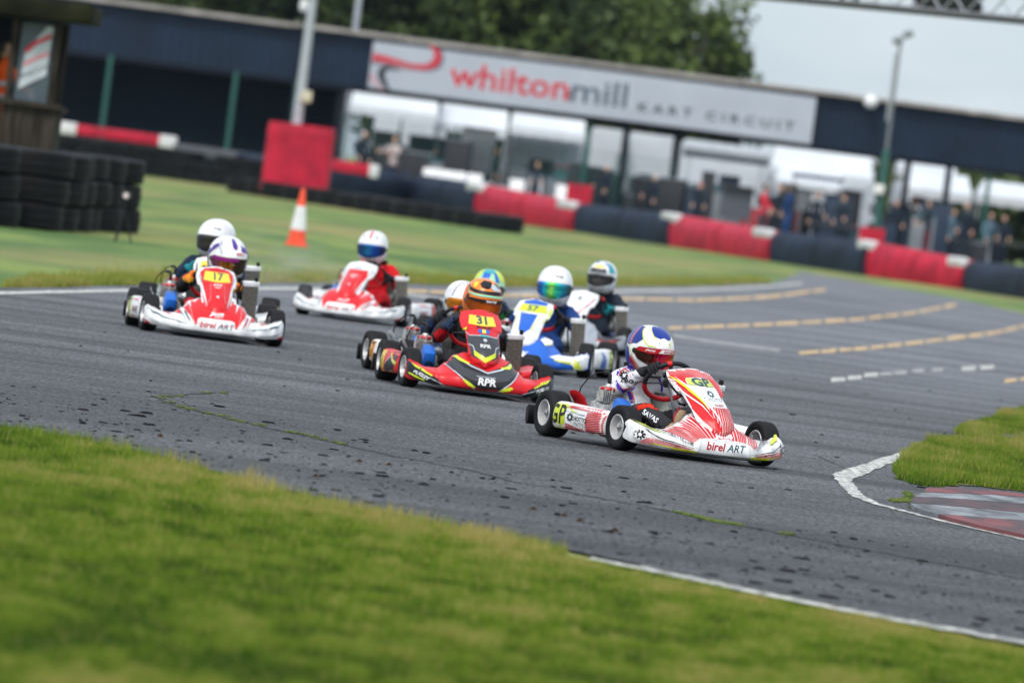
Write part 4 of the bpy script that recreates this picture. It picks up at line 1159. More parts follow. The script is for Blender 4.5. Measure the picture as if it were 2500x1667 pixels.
    D.append(Pp('stripe', 'pr', seg_stripes([(-.60, .052), (-.60, .098)], [(-.30, .050), (-.40, .086)], 6, .6), REDP))
    D.append(Pp('stripe', 'pr', band([(-.60, .20), (-.54, .172), (-.46, .166)], [.002, .008, .002]), YELP))
    D.append(Pp('panel_field', 'pr', [[(-.60, .168), (-.355, .150), (-.365, .072), (-.598, .100)]], WHITEP))
    D.append(Pp('panel_edge', 'pr', band([(-.60, .168), (-.355, .150), (-.365, .072), (-.598, .100), (-.60, .168)], .0018), DGREY))
    D.append(Pp('logo', 'pr', rosette(-.54, .135, .024, 8, 1.5), BLKV))
    D.append(T('lettering', 'pr', 'CHOTTO', .034, (-.435, .130), BLKV, bold=.02, sx=1.25, rot=-.03))
    D.append(T('lettering', 'pr', 'MATTE', .032, (-.432, .100), GRYV, bold=-.01, sx=1.2, rot=-.03))
    D.append(T('lettering', 'pr', 'A. SAVAS', .014, (-.41, .158), NAVYV, bold=.02, sx=1.3))
    return D

def birel_decals(num, plate, white_top=False):
    D = []
    D.append(Pp('red_field', 'b', [HOOD], REDP))
    D.append(Pp('banner', 'b', [[(-.150, .058), (-.128, .134), (-.11, .142), (.10, .142), (.120, .134), (.138, .058)]], WHITEP))
    D += brandA('birel', 'ART', .098, .058, -.010)
    D.append(T('lettering', 'b', 'Jade', .040, (.0, .178), WHITEP, bold=.04, shear=.3, sx=1.3))
    D.append(T('lettering', 'b', 'KARTS', .015, (.01, .156), WHITEP, bold=.02, shear=.3, sx=1.2))
    D.append(Pp('stripe', 'b', band([(-.19, .27), (-.185, .235), (-.178, .20)], [.016, .010, .001]) + band([(.15, .26), (.14, .225), (.128, .195)], [.016, .010, .001]), WHITEP))
    D.append(Pp('hood_line', 'b', band([(-.105, .275), (-.19, .225), (-.165, .13), (-.15, .095)], .0018) + band([(.10, .275), (.175, .225), (.155, .13), (.14, .095)], .0018), WHITEP))
    for s_ in (-1, 1):
        D.append(Pp('stripe', 'b', [[(s_ * .45, .178), (s_ * .41, .166), (s_ * .36, .146), (s_ * .30, .132), (s_ * .33, .15), (s_ * .38, .165), (s_ * .42, .19)]], REDP))
        D.append(Pp('stripe', 'b', [[(s_ * .34, .155), (s_ * .24, .150), (s_ * .25, .175), (s_ * .28, .16)]], REDP))
        D.append(Pp('stripe', 'b', [[(s_ * .50, .050), (s_ * .41, .050), (s_ * .45, .072), (s_ * .50, .098)]], DREDP))
        D.append(Pp('stripe', 'b', band([(s_ * .47, .165), (s_ * .43, .140), (s_ * .36, .116), (s_ * .26, .10), (s_ * .20, .094)], [.002, .005, .006, .004, .001]), DTEAL))
        D.append(Pp('stripe', 'b', band([(s_ * .47, .110), (s_ * .42, .082), (s_ * .34, .066), (s_ * .26, .060)], [.001, .003, .003, .001]), DTEAL))
        D.append(Pp('stripe', 'b', band([(s_ * .255, .19), (s_ * .235, .15), (s_ * .20, .10)], [.006, .005, .001]) + band([(s_ * .215, .17), (s_ * .195, .13), (s_ * .175, .10)], [.012, .010, .001]), DREDP if s_ > 0 else DTEAL))
    red = [[(-.115, .47), (-.085, .50), (.0, .515), (.085, .50), (.115, .47), (.112, .42), (.108, .36), (.09, .28), (.10, .22), (.05, .17), (0, .15), (-.05, .17), (-.10, .22), (-.09, .28), (-.108, .36), (-.112, .42)]]
    if white_top:
        red = [[(-.080, .448), (.085, .448), (.100, .40), (.095, .33), (.075, .26), (.10, .22), (.05, .17), (0, .15), (-.05, .17), (-.10, .22), (-.075, .26), (-.085, .33), (-.08, .40)]]
    D.append(Pp('red_field', 'n', red, REDP))
    D.append(Pp('red_field', 'n', [[(-.15, .43), (-.128, .42), (-.118, .36), (-.105, .28), (-.15, .30)], [(.15, .43), (.128, .42), (.118, .36), (.105, .28), (.15, .30)]], REDP))
    D.append(Pp('number_plate', 'n', [[(-.092, .424), (-.080, .482), (.080, .482), (.092, .424), (.0, .416)]] if not white_top else [[(-.098, .450), (-.08, .492), (.08, .492), (.098, .450)]], plate))
    if not white_top: D.append(T('lettering', 'n', 'birelART', .024, (0, .499), DREDP, bold=.01, shear=.25, sx=1.2))
    D.append(T('race_number', 'n', num, .066 if not white_top else .055, (0, .451 if not white_top else .468), DTEAL, bold=.03, sx=1.15))
    for s_ in (-1, 1):
        D.append(Pp('stripe', 'n', [[(s_ * .112, .455), (s_ * .10, .40), (s_ * .078, .31), (s_ * .066, .245), (s_ * .086, .30), (s_ * .112, .38), (s_ * .13, .44)]], WHITEP))
        D.append(Pp('stripe', 'n', band([(s_ * .118, .45), (s_ * .105, .405), (s_ * .10, .38)], [.006, .007, .001]), DTEAL))
        D.append(Pp('stripe', 'n', band([(s_ * .045, .405), (s_ * .048, .30), (s_ * .085, .245)], .0018), LGRY))
    D.append(T('lettering', 'n', 'JADE', .017, (0, .396), WHITEP, bold=.03, shear=.2, sx=1.5))
    D.append(T('lettering', 'n', 'KARTS', .012, (0, .378), WHITEP, bold=.03, sx=1.0))
    D.append(Pp('bolt_cover', 'n', [[(.010 * math.cos(k * .628), .318 + .009 * math.sin(k * .628)) for k in range(10)]], LGRY))
    D.append(Pp('number_plate', 'pr', [[(-.82, .04), (-.82, .23), (-.63, .23), (-.65, .04)]], YELP))
    D.append(T('race_number', 'pr', num, .150, (-.715, .138), BLKV, bold=.02, sx=.9))
    D.append(Pp('red_field', 'pr', [[(-.60, .19), (-.16, .185), (-.16, .22), (-.60, .24)], [(-.60, .05), (-.30, .05), (-.40, .075), (-.60, .085)]], REDP))
    D += brandA('birel', 'ART', .13, .062, -.40, 'pr')
    D.append(Pp('number_plate', 'pl', [[(.82, .04), (.82, .23), (.63, .23), (.65, .04)]], DREDP))
    D.append(T('lettering', 'pl', 'birelART', .05, (.42, .13), DREDP, bold=.02, shear=.2))
    D.append(Pp('red_field', 'pl', [[(.60, .19), (.16, .185), (.16, .22), (.60, .24)], [(.60, .05), (.30, .05), (.40, .075), (.60, .085)]], REDP))
    return D

def pugley_decals():
    D = []
    D.append(Pp('black_field', 'b', [[(-.245, .182), (-.21, .30), (.21, .30), (.245, .182), (.175, .112), (.085, .04), (-.045, .04), (-.154, .114)]], BLKV))
    D.append(Pp('grey_field', 'b', [[(-.20, .235), (-.13, .175), (.0, .145), (.13, .178), (.205, .24), (.225, .185), (.16, .125), (.0, .09), (-.15, .125), (-.225, .185)]], GRYV))
    D.append(Pp('edge_line', 'b', band([(-.205, .248), (-.085, .190), (.02, .157), (.118, .188), (.215, .238)], .010), LGRY))
    D.append(Pp('stripe', 'b', band([(-.208, .262), (-.15, .222), (-.095, .203)], [.022, .020, .012]) + band([(.11, .196), (.17, .205), (.215, .245)], [.006, .020, .022]), YELP))
    D.append(Pp('red_field', 'b', [[(-.195, .30), (-.190, .262), (-.13, .222), (-.075, .200), (.02, .165), (.10, .195), (.12, .205), (.16, .222), (.205, .262), (.20, .30)]], REDP))
    D.append(Pp('edge_line', 'b', band([(-.245, .182), (-.154, .114), (-.045, .04)], .007) + band([(.245, .182), (.175, .112), (.085, .04)], .007), LGRY))
    D.append(Pp('stripe', 'b', [[(-.150, .102), (-.125, .102), (-.055, .062), (-.075, .058), (-.11, .07)], [(.10, .050), (.115, .068), (.175, .088), (.19, .078), (.165, .062)]], YELP))
    D.append(T('lettering', 'b', 'RPR', .060, (.012, .098), WHITEP, bold=.03, shear=.1, sx=1.15))
    D.append(Pp('stripe', 'b', band([(-.055, .130), (.07, .128)], .004), LGRY))
    for s_ in (-1, 1):
        D.append(Pp('black_field', 'b', [[(s_ * .50, .16), (s_ * .47, .17), (s_ * .40, .128), (s_ * .30, .085), (s_ * .275, .05), (s_ * .33, .05), (s_ * .42, .06), (s_ * .50, .10)]], BLKV))
        D.append(Pp('stripe', 'b', band([(s_ * .455, .155), (s_ * .40, .128), (s_ * .33, .097)], [.004, .011, .010]) + band([(s_ * .47, .098), (s_ * .42, .078), (s_ * .37, .062)], [.010, .010, .008]) + band([(s_ * .42, .185), (s_ * .385, .168)], .013), YELP))
        D.append(Pp('edge_line', 'b', band([(s_ * .44, .122), (s_ * .35, .085), (s_ * .28, .06), (s_ * .24, .05)], [.001, .004, .005, .002]), LGRY))
        D.append(Pp('grey_field', 'b', [[(s_ * .38, .16), (s_ * .30, .145), (s_ * .305, .165), (s_ * .36, .178)]], GRYV))
        D.append(Pp('red_field', 'b', [[(s_ * .50, .048), (s_ * .44, .050), (s_ * .465, .078), (s_ * .50, .105)]], REDP))
        D.append(T('lettering', 'b', 'PUGLEY', .026, (s_ * .395, .092), WHITEP, bold=.035, shear=.2, sx=1.05, rot=-.42 if s_ < 0 else .30))
    D.append(Pp('black_field', 'n', [[(-.125, .385), (-.09, .352), (-.055, .362), (0, .360), (.055, .362), (.09, .352), (.115, .375), (.112, .30), (.085, .225), (.0, .20), (-.085, .225), (-.10, .30)]], GRYV))
    D.append(Pp('edge_line', 'n', band([(-.112, .30), (-.075, .290), (-.065, .255), (0, .222), (.065, .255), (.075, .290), (.112, .30)], .006) + band([(-.13, .392), (-.09, .352), (0, .362), (.09, .352), (.12, .385)], .005), LGRY))
    D.append(Pp('stripe', 'n', [[(-.072, .262), (0, .225), (.072, .262), (.068, .232), (0, .192), (-.068, .232)]], YELP))
    D.append(Pp('number_plate', 'n', [[(-.090, .424), (-.078, .480), (.078, .480), (.090, .424), (.0, .418)]], PLATEY))
    D.append(T('race_number', 'n', '31', .068, (0, .451), DTEAL, bold=.04, sx=1.25))
    D.append(T('lettering', 'n', 'PUGLEY', .020, (0.005, .408), BLKV, bold=.03, shear=.2, sx=1.45))
    D.append(Pp('flag', 'n', rect(-.036, .374, -.012, .397), BLUEV)); D.append(Pp('flag', 'n', rect(-.012, .374, .012, .397), PLATEY)); D.append(Pp('flag', 'n', rect(.012, .374, .036, .397), BLUEV))
    D.append(Pp('stripe', 'n', rect(-.028, .350, .026, .364), TEALV))
    D.append(Pp('bolt_cover', 'n', [[(.013 * math.cos(k * .628), .330 + .010 * math.sin(k * .628)) for k in range(10)]], LGRY))
    D.append(T('lettering', 'n', 'RPR', .030, (0, .292), WHITEP, bold=.03, sx=1.25))
    D.append(Pp('stripe', 'n', [[(-.145, .36), (-.10, .385), (-.10, .40), (-.145, .38)]], YELP))
    D.append(Pp('number_plate', 'pr', [[(-.82, .04), (-.82, .23), (-.62, .23), (-.635, .04)]], PLATEY))
    D.append(T('race_number', 'pr', '31', .150, (-.712, .138), BLKV, bold=.02, sx=.8))
    D.append(Pp('black_field', 'pr', [[(-.60, .05), (-.60, .11), (-.42, .17), (-.30, .12), (-.36, .05)], [(-.40, .20), (-.28, .14), (-.17, .20), (-.17, .23)]], BLKV))
    D.append(Pp('stripe', 'pr', band([(-.46, .20), (-.36, .15), (-.22, .13)], .02) + band([(-.50, .06), (-.36, .075)], .02), YELP))
    D.append(Pp('edge_line', 'pr', band([(-.60, .115), (-.42, .175), (-.30, .125)], .006), LGRY))
    return D

def blue_decals(num='57'):
    D = []
    for s_ in (-1, 1):
        D.append(Pp('white_field', 'b', [[(s_ * .22, .125), (s_ * .30, .16), (s_ * .40, .18), (s_ * .50, .20), (s_ * .50, .04), (s_ * .42, .04), (s_ * .39, .085), (s_ * .30, .105)]], WHITEP))
        D.append(Pp('stripe', 'b', [[(s_ * .39, .128), (s_ * .42, .118), (s_ * .46, .05), (s_ * .42, .048), (s_ * .40, .06)]], YELP))
        D.append(Pp('stripe', 'b', band([(s_ * .26, .108), (s_ * .38, .098)], [.008, .014]), YELP))
        D.append(Pp('white_field', 'b', [[(s_ * .14, .255), (s_ * .19, .24), (s_ * .21, .215), (s_ * .17, .20), (s_ * .12, .235)]], WHITEP))
        D.append(Pp('stripe', 'b', band([(s_ * .205, .235), (s_ * .20, .212), (s_ * .165, .20)], .008), YELP))
    D.append(T('lettering', 'b', 'OTK', .05, (0, .12), WHITEP, bold=.03, sx=1.4))
    D.append(Pp('number_plate', 'n', [[(-.105, .430), (-.092, .478), (.088, .478), (.11, .425)]], YELP))
    D.append(T('race_number', 'n', num, .052, (0, .452), DTEAL, bold=.03, sx=1.5))
    D.append(Pp('blue_field', 'n', [[(-.075, .415), (.052, .412), (.035, .305), (.0, .268), (-.045, .290)], [(-.08, .50), (0, .52), (.09, .50), (.085, .482), (-.085, .482)]], BLUEV))
    D.append(Pp('stripe', 'n', band([(-.098, .40), (-.082, .33), (-.065, .285)], .006) + band([(.068, .40), (.052, .33), (.045, .285)], .006) + band([(.122, .46), (.128, .40), (.10, .36)], .016), YELP))
    D.append(Pp('number_plate', 'pl', [[(.82, .04), (.82, .23), (.62, .23), (.64, .04)]], YELP))
    D.append(T('race_number', 'pl', num, .15, (.71, .14), BLKV, bold=.02, sx=.9))
    D.append(Pp('blue_field', 'pl', [[(.54, .05), (.50, .16), (.38, .20), (.34, .05)]], BLUEV))
    return D

def white_decals(num, plate, red=DREDP):
    D = [Pp('number_plate', 'n', [[(-.098, .428), (-.085, .484), (.085, .484), (.098, .428)]], plate), T('race_number', 'n', num, .058, (0, .455), BLKV, bold=.03, sx=1.2)]
    D.append(Pp('stripe', 'n', band([(.118, .47), (.10, .42), (.06, .36), (.03, .28), (.02, .20)], [.004, .010, .010, .008, .004]), red))
    D.append(Pp('stripe', 'n', band([(-.118, .47), (-.11, .40), (-.08, .32), (-.05, .22)], [.004, .02, .02, .006]), GRYV))
    for s_ in (-1, 1):
        D.append(Pp('stripe', 'b', [[(s_ * .24, .18), (s_ * .28, .12), (s_ * .40, .09), (s_ * .47, .16), (s_ * .38, .15)]], GRYV))
        D.append(Pp('stripe', 'b', band([(s_ * .26, .12), (s_ * .36, .11), (s_ * .45, .14)], [.004, .014, .004]), red))
    D.append(Pp('number_plate', 'pr', [[(-.82, .04), (-.82, .23), (-.62, .23), (-.64, .04)]], plate)); D.append(T('race_number', 'pr', num, .15, (-.71, .138), BLKV, bold=.02, sx=.85))
    D.append(Pp('number_plate', 'pl', [[(.82, .04), (.82, .23), (.62, .23), (.64, .04)]], plate)); D.append(T('race_number', 'pl', num, .15, (.71, .138), BLKV, bold=.02, sx=.85))
    return D

FRM_RED = M('frame_red', '#b01420', .4, coat=.3); FRM_BLUE = M('frame_blue', '#14489a', .4, coat=.3); FRM_GREY = M('frame_grey', (.30, .32, .34), .4, metal=.4); FRM_TEAL = M('frame_pale', (.5, .6, .6), .4)

# ---- helmet designs (azimuth to the viewer's right is positive, elevation up)
def t_(s, size, pos, **k): return dict(s=s, size=size, pos=pos, **k)
H_LEAD = dict(pivot=BLACKP, decals=[
    ('blue_field', 0, 'p', [[(-60, 84), (-28, 40), (-12, 36), (0, 40), (14, 34), (26, 38), (44, 50), (70, 80)]], NAVYV),
    ('blue_field', 0, 'p', [[(-150, 20), (-150, 60), (-90, 66), (-58, 30), (-74, 16), (-90, 14), (-110, 5)]], NAVYV),
    ('blue_field', 0, 'p', [[(-150, 12), (-104, -2), (-92, -22), (-74, -34), (-56, -58), (-150, -58)]], NAVYV),
    ('stripe', 0, 'p', hstripe([(-100, 72), (-68, 44), (-50, 24), (-38, 17), (-20, 17)], [1.5, 2.5, 2.5, 2.5, 1.5]) + hstripe([(-62, 82), (-30, 40), (-22, 34)], 2.2) + hstripe([(18, 32), (14, 18)], 2.2) + hstripe([(40, 44), (46, 20)], 2.2), YELP),
    ('stripe', 0, 'p', hstripe([(-104, 6), (-88, -10), (-84, -24), (-62, -36), (-50, -56)], 2.6), YELP),
    ('stripe', 0, 'p', seg_stripes([(-84, -14), (-58, -32), (-36, -44)], [(-96, -34), (-64, -52), (-36, -58)], 22, .5), DREDP),
    ('stripe', 0, 'p', seg_stripes([(-110, 60), (-104, 10)], [(-96, 50), (-92, 8)], 12, .5), M('pink_print', '#d88890', .5)),
    ('visor_strip', 1, 'p', [[(-72, 13), (-30, 13.5), (0, 14), (30, 13.5), (60, 11.5), (60, 5), (34, 6), (6, 5), (-12, 4), (-30, 1), (-66, 2)]], DREDP),
    ('visor_strip', 1, 'p', [[(-8, 13), (46, 12), (48, 7), (-14, 5)]], WHITEP),
    ('lettering', 1, 't', t_('birelART', 7.4, (18, 9.2), bold=.02, shear=.2, sx=1.55), DREDP),
    ('lettering', 1, 't', t_('JADE', 5.5, (-32, 7.6), bold=.03, shear=.3, sx=1.6), WHITEP),
    ('lettering', 0, 't', t_('A.SAVAS', 6.5, (-74, -27), bold=.03, shear=.2, rot=-.35), DREDP),
])
H_31 = dict(open=True, decals=[
    ('black_field', 0, 'p', hstripe([(-100, 40), (-70, 34), (-40, 30), (0, 30), (40, 29), (80, 30)], [6, 8, 9, 9, 9, 6]) + [[(-34, 74), (-40, 54), (-26, 42), (-10, 52), (-4, 40), (14, 52), (20, 70)]] + [[(30, 60), (38, 40), (52, 44), (50, 60)]] + [[(-80, 0), (-74, 16), (-60, 18), (-66, -8)]], BLKV),
    ('yellow_field', 0, 'p', [[(-76, 56), (-60, 42), (-46, 40), (-50, 60)], [(14, 48), (28, 40), (34, 46), (22, 60)]], PLATEY),
    ('orange_field', 0, 'p', [[(-76, 14), (-92, 40), (-118, 30), (-118, -30), (-90, -50), (-66, -56), (-60, -34), (-78, -18)]], ORGV), ('orange_field', 0, 'p', [[(-56, -32), (-30, -36), (0, -36), (30, -36), (50, -33), (44, -44), (0, -52), (-50, -50)]], ORGV),
    ('stripe', 0, 'p', hstripe([(-86, 50), (-70, 24), (-40, 21), (0, 22), (50, 19), (78, 20)], [2, 4, 5, 5, 5, 2]), M('mint', '#90d8b0', .4)),
    ('grey_field', 0, 'p', [[(4, 44), (12, 36), (34, 34), (40, 40), (24, 46), (30, 54), (12, 56)]], LGRY),
    ('visor_strip', 1, 'p', [[(-72, 14), (0, 15), (72, 12), (72, 4), (40, 4), (0, 6), (-72, 6)]], BLKV),
    ('lettering', 1, 't', t_('zamp', 8.5, (6, 10), bold=.03, sx=1.5), WHITEP)])
H_47 = dict(decals=[
    ('stripe', 0, 'p', hstripe([(-50, 18), (-44, 50), (-30, 76)], 3) + hstripe([(-8, 18), (-6, 50), (0, 76)], 3), PURV),
    ('stripe', 0, 'p', hstripe([(20, 18), (18, 50), (10, 76)], 2.5) + hstripe([(-90, 10), (-84, -30), (-70, -56)], 5), TEALV),
    ('stripe', 0, 'p', hstripe([(36, 18), (32, 50)], 2) + hstripe([(-60, -40), (-20, -48), (30, -46)], 3), DREDP)])
H_GRN = dict(decals=[
    ('green_field', 0, 'p', [[(-90, 70), (-80, 20), (-50, 18), (-40, 50), (-20, 70)], [(40, 70), (44, 30), (80, 20), (90, 60)]], YELP),
    ('blue_field', 0, 'p', [[(-30, 60), (-24, 24), (0, 22), (6, 50), (0, 70)], [(20, 60), (24, 24), (38, 22), (36, 60)]], BLUEV),
    ('teal_field', 0, 'p', [[(-60, 80), (-40, 52), (30, 56), (60, 84)]], TEALV)])
H_57 = dict(decals=[('lettering', 0, 't', t_('Arai', 10, (14, 32), bold=.02, shear=.3, sx=1.5), BLKV), ('badge', 0, 'p', [[(-28, 46), (-22, 48), (-20, 42), (-24, 40)]], LGRY)])
H_6 = dict(open=True, decals=[
    ('yellow_field', 0, 'p', [[(-20, 46), (24, 46), (24, 36), (-20, 36)]], PLATEY), ('teal_field', 0, 'p', [[(-80, 20), (-40, 18), (-50, 60), (-80, 66)], [(40, 20), (80, 20), (76, 60), (50, 60)], [(-90, -20), (-60, -34), (-20, -42), (-30, -56), (-90, -50)]], TEALV),
    ('blue_field', 0, 'p', [[(-50, 66), (-10, 52), (-30, 78)], [(60, 34), (30, 54), (30, 74)], [(-76, 34), (-66, 20), (-50, 24)]], BLUEV),
    ('grey_field', 0, 'p', [[(-30, 32), (30, 32), (34, 17), (-34, 17)]], GRYV), ('red_field', 0, 'p', [[(-70, 26), (-50, 28), (-50, 18), (-72, 16)]], MAGENTA)])
H_17 = dict(decals=[
    ('purple_field', 0, 'p', [[(-16, 74), (-8, 40), (4, 34), (10, 46), (6, 76)], [(26, 50), (20, 32), (44, 26), (70, 34), (60, 52), (40, 40)]], PURV),
    ('purple_field', 0, 'p', [[(-76, 20), (-60, 34), (-48, 46), (-58, 50), (-86, 36), (-100, 0), (-92, -30), (-60, -48), (-30, -50), (10, -46), (40, -40), (30, -52), (-40, -58), (-100, -56), (-118, -20), (-110, 20)]], PURV),
    ('stripe', 0, 'p', hstripe([(-70, 60), (-50, 36), (-36, 22)], 7) + hstripe([(-30, 66), (-26, 40)], 2), LGRY),
    ('visor_strip', 1, 'p', [[(-74, 14), (-20, 14.5), (10, 14.5), (10, 7), (-20, 4), (-66, 3)]], M('purple_strip', '#a02a90', .3, metal=.5)),
    ('purple_field', 0, 'p', [[(60, 24), (84, 30), (110, 20), (112, -30), (84, -50), (60, -40), (78, -16)]], PURV),
    ('lettering', 0, 't', t_('BELL', 9, (16, 25), bold=.02, sx=1.4), DREDP)])
H_8 = dict(decals=[('lettering', 0, 't', t_('Arai', 10, (24, 34), bold=.02, shear=.3, sx=1.5), BLKV), ('badge', 0, 'p', [[(-10, 52), (-5, 54), (-3, 46), (-8, 44)]], LGRY)])
H_RED = dict(decals=[('stripe', 0, 'p', hstripe([(0, 30), (0, 50), (0, 84)], [8, 10, 20]), REDP), ('badge', 0, 'p', [[(-30, 36), (-24, 46), (-20, 34)], [(30, 36), (24, 46), (20, 34)]], BLKV),
    ('lettering', 0, 't', t_('Arai', 6, (0, 24), bold=.01, sx=1.5), GRYV), ('stripe', 0, 'p', hstripe([(-12, -46), (10, -50)], 5), REDP)])

G_BLK = cloth('glove_black', (.022, .022, .026)); G_NVY = cloth('glove_navy', (.02, .045, .10)); G_FLUO = M('glove_fluo', '#e8d020', .8, col2='#f05818', vs=18, vd=1); G_TEAL = cloth('glove_teal', '#1c8a92')
B_BLK = cloth('boot_black', (.025, .025, .028)); B_TEAL = cloth('boot_teal', '#1a8f96')
S_WHT = cloth('suit_white', (.66, .66, .70), .12); S_BLKRED = cloth('suit_black', (.016, .015, .018)); S_RED = cloth('suit_red', '#c0101c'); S_NAVY = cloth('suit_navy', (.008, .02, .06)); S_BLUE = cloth('suit_blue', (.012, .05, .20)); S_DTEAL = cloth('suit_dark', (.012, .02, .035))
S_LEG = cloth('trousers_black', (.03, .03, .035)); S_MIX = cloth('suit_navy_green', (.006, .018, .045)); S_GRN = cloth('suit_green', '#157a40')

SR = fr_side(1)
FRN = fr_front()
PUR = cloth('purple_cloth', '#43309c'); ORC = cloth('belt_orange_red', '#d83018')
_c, _s = math.cos(R(25)), math.sin(R(25))
def FC(a, b): return (Vector((-a * _c + 2 * _s, a * _s + 2 * _c, b)), Vector((-_s, -_c, 0)))   # seen from the driver's front right
def zc(x, y):
    dx, dy = x - 890, y - 1190
    return ((dx * .9919 + dy * .1271) / 1468 - .394, (-dy * .9919 + dx * .1271) / 1468)
def zz(*p): return [zc(*q) for q in p]
lead_suit = [
    ('stripe', FC, 'p', hstripe(zz((868, 600), (885, 545), (930, 520), (975, 540), (1000, 590)), [.008, .020, .024, .016, .004]), PUR),
    ('stripe', FC, 'p', hstripe(zz((880, 610), (900, 565), (935, 548), (965, 570), (985, 610)), [.003, .006, .007, .006, .002]), REDP),
    ('stripe', FC, 'p', hstripe(zz((862, 640), (880, 690), (915, 725), (970, 725), (1020, 705)), [.012, .018, .020, .020, .006]), PUR),
    ('stripe', FC, 'p', hstripe(zz((885, 665), (915, 705), (970, 705), (1015, 690)), [.003, .006, .006, .002]), REDP),
    ('stripe', FC, 'p', hstripe(zz((968, 735), (985, 790), (1000, 850)), [.018, .022, .018]), PUR),
    ('stripe', FC, 'p', hstripe(zz((990, 735), (1007, 790), (1022, 850)), .006), REDP),
    ('chest_panel', FC, 'p', [zz((1010, 505), (1060, 500), (1110, 545), (1120, 610), (1080, 600), (1050, 560))], S_LEG),
    ('stripe', FC, 'p', hstripe(zz((1220, 620), (1250, 700), (1240, 790)), [.010, .014, .010]), PUR),
    ('belt', FC, 'p', [zz((1010, 850), (1100, 822), (1180, 832), (1235, 860), (1225, 885), (1120, 850), (1030, 885))], ORC),
    ('logo', FC, 'p', rosette(*zc(925, 598), .022, 8, 1.1), BLKV),
    ('lettering', FC, 't', t_('LBO', .030, zc(950, 640), bold=.03, shear=.2, sx=1.25), BLKV),
    ('lettering', FC, 't', t_('JADE', .020, zc(1050, 650), bold=.03), BLKV),
    ('lettering', FC, 't', t_('SAVAS', .040, zc(1140, 925), bold=.03, rot=-.45, sx=.85), WHITEP),
]
import copy
# 1 lead
kart('white and red kart marked GP leading the pack, nearest the camera', (1515, 1104), None, (.435, 0, 0), 25, 1.0, dict(
    body=WHITEP, body2=WHITEP, pod=WHITEP, frame=FRM_RED, steer=5, turn=14, rb=BLACKP, nh=-.015, ny=.012, nsc=(1.13, 1.04, .985), guard=REDP, zt=[(0, .275), (.07, .270), (.12, .245), (.165, .20), (.22, .172), (.29, .150), (.36, .148), (.43, .172), (.465, .185), (.48, .175)], decals=lead_decals(),
    driver=dict(label='driver in white helmet with blue crown and white suit, steering the leading kart', suit=S_WHT, legs=S_LEG, glove=G_BLK, boot=BOOTTAN, shell=WHITEP, visor=V_RED, helmet=H_LEAD, yaw=R(7), pitch=R(-9), dz=-.022, decals=lead_suit, head=(-.01, -.71, .585), hands=(158, 22))))
# 2 thirty-one
kart('red and black kart with yellow number 31, second in the pack', (994, 948), None, (.435, 0, 0), 9, 1.0, dict(
    body=REDP, body2=REDP, pod=REDP, frame=FRM_TEAL, steer=6, turn=10, nh=.03, decals=pugley_decals(), grip=BLACKP,
    driver=dict(label='driver in orange and black helmet with amber visor, in kart 31', suit=S_BLKRED, glove=G_NVY, boot=B_BLK, shell=M('orange_shell', (.80, .20, .010), .35, coat=.3), visor=V_ORGT, helmet=H_31, yaw=R(8), pitch=R(-12), dz=.01, lean=-.06, head=(-.0, -.70, .60),
        decals=[('red_panel', FRN, 'p', [[(-.25, .40), (-.20, .30), (-.12, .29), (-.14, .38)]], S_RED)])))
# 3 orange plate kart behind 31
D47 = white_decals('47', ORGP); 
kart('kart with orange number plate on its side pod, half hidden behind kart 31', (907, 906), None, (.455, -.9, 0), 14, 1.0, dict(
    body=WHITEP, body2=BLKV, pod=WHITEP, frame=FRM_BLUE, nh=-.03, decals=D47, turn=8,
    driver=dict(label='driver in white helmet with purple lines and bright orange visor, behind kart 31', suit=S_NAVY, glove=G_BLK, boot=B_BLK, shell=WHITEP, visor=V_ORG, helmet=H_47, yaw=R(2), dz=-.055, lean=-.05)))
# 4 green helmet behind 31
kart('white and yellow kart between kart 31 and the blue kart', (1315, 893), None, (-.455, -.9, 0), -3, 1.0, dict(
    body=WHITEP, body2=WHITEP, pod=WHITEP, frame=FRM_BLUE, decals=white_decals('22', YELP, TEALV), radcap=M('fluo_cap', '#d8e060', .5),
    driver=dict(label='driver in green, yellow and blue helmet, mostly hidden behind the orange helmet', suit=S_GRN, glove=G_NVY, boot=B_BLK, shell=M('pale_green_shell', '#9fd8a0', .35, coat=.4), visor=V_BLUE, helmet=H_GRN, dz=-.05)))
# 5 blue kart 57
kart('blue and white kart with yellow number 57 plate', (1423.6, 926.4), None, (-.435, 0, 0), -9, 1.03, dict(
    body=BLUEV, body2=WHITEP, pod=WHITEP, frame=FRM_BLUE, decals=blue_decals(), steer=4, turn=12,
    driver=dict(label='driver in plain white helmet with rainbow visor, in the blue kart', suit=S_BLUE, glove=G_BLK, boot=B_BLK, shell=WHITEP, visor=V_RAIN, helmet=dict(H_57, size=1.05), yaw=R(4), pitch=R(-6), dz=.03, lean=-.02)))
# 6 far right kart
kart('grey and white kart furthest back on the right', (1469, 690), 74.5, (0, -.72, 0), -14, 1.0, dict(
    body=M('grey_body', (.30, .33, .37), .4, coat=.3), body2=WHITEP, pod=LGRY, frame=FRM_BLUE, decals=white_decals('6', WHITEP), rb=FRM_BLUE, turn=20,
    driver=dict(label='driver in pale blue helmet with open visor and dark suit with teal gloves', suit=S_DTEAL, glove=G_TEAL, boot=B_TEAL, shell=WHITEP, visor=V_CLEAR, helmet=H_6, yaw=R(-6), pitch=R(-4), dz=.05)))
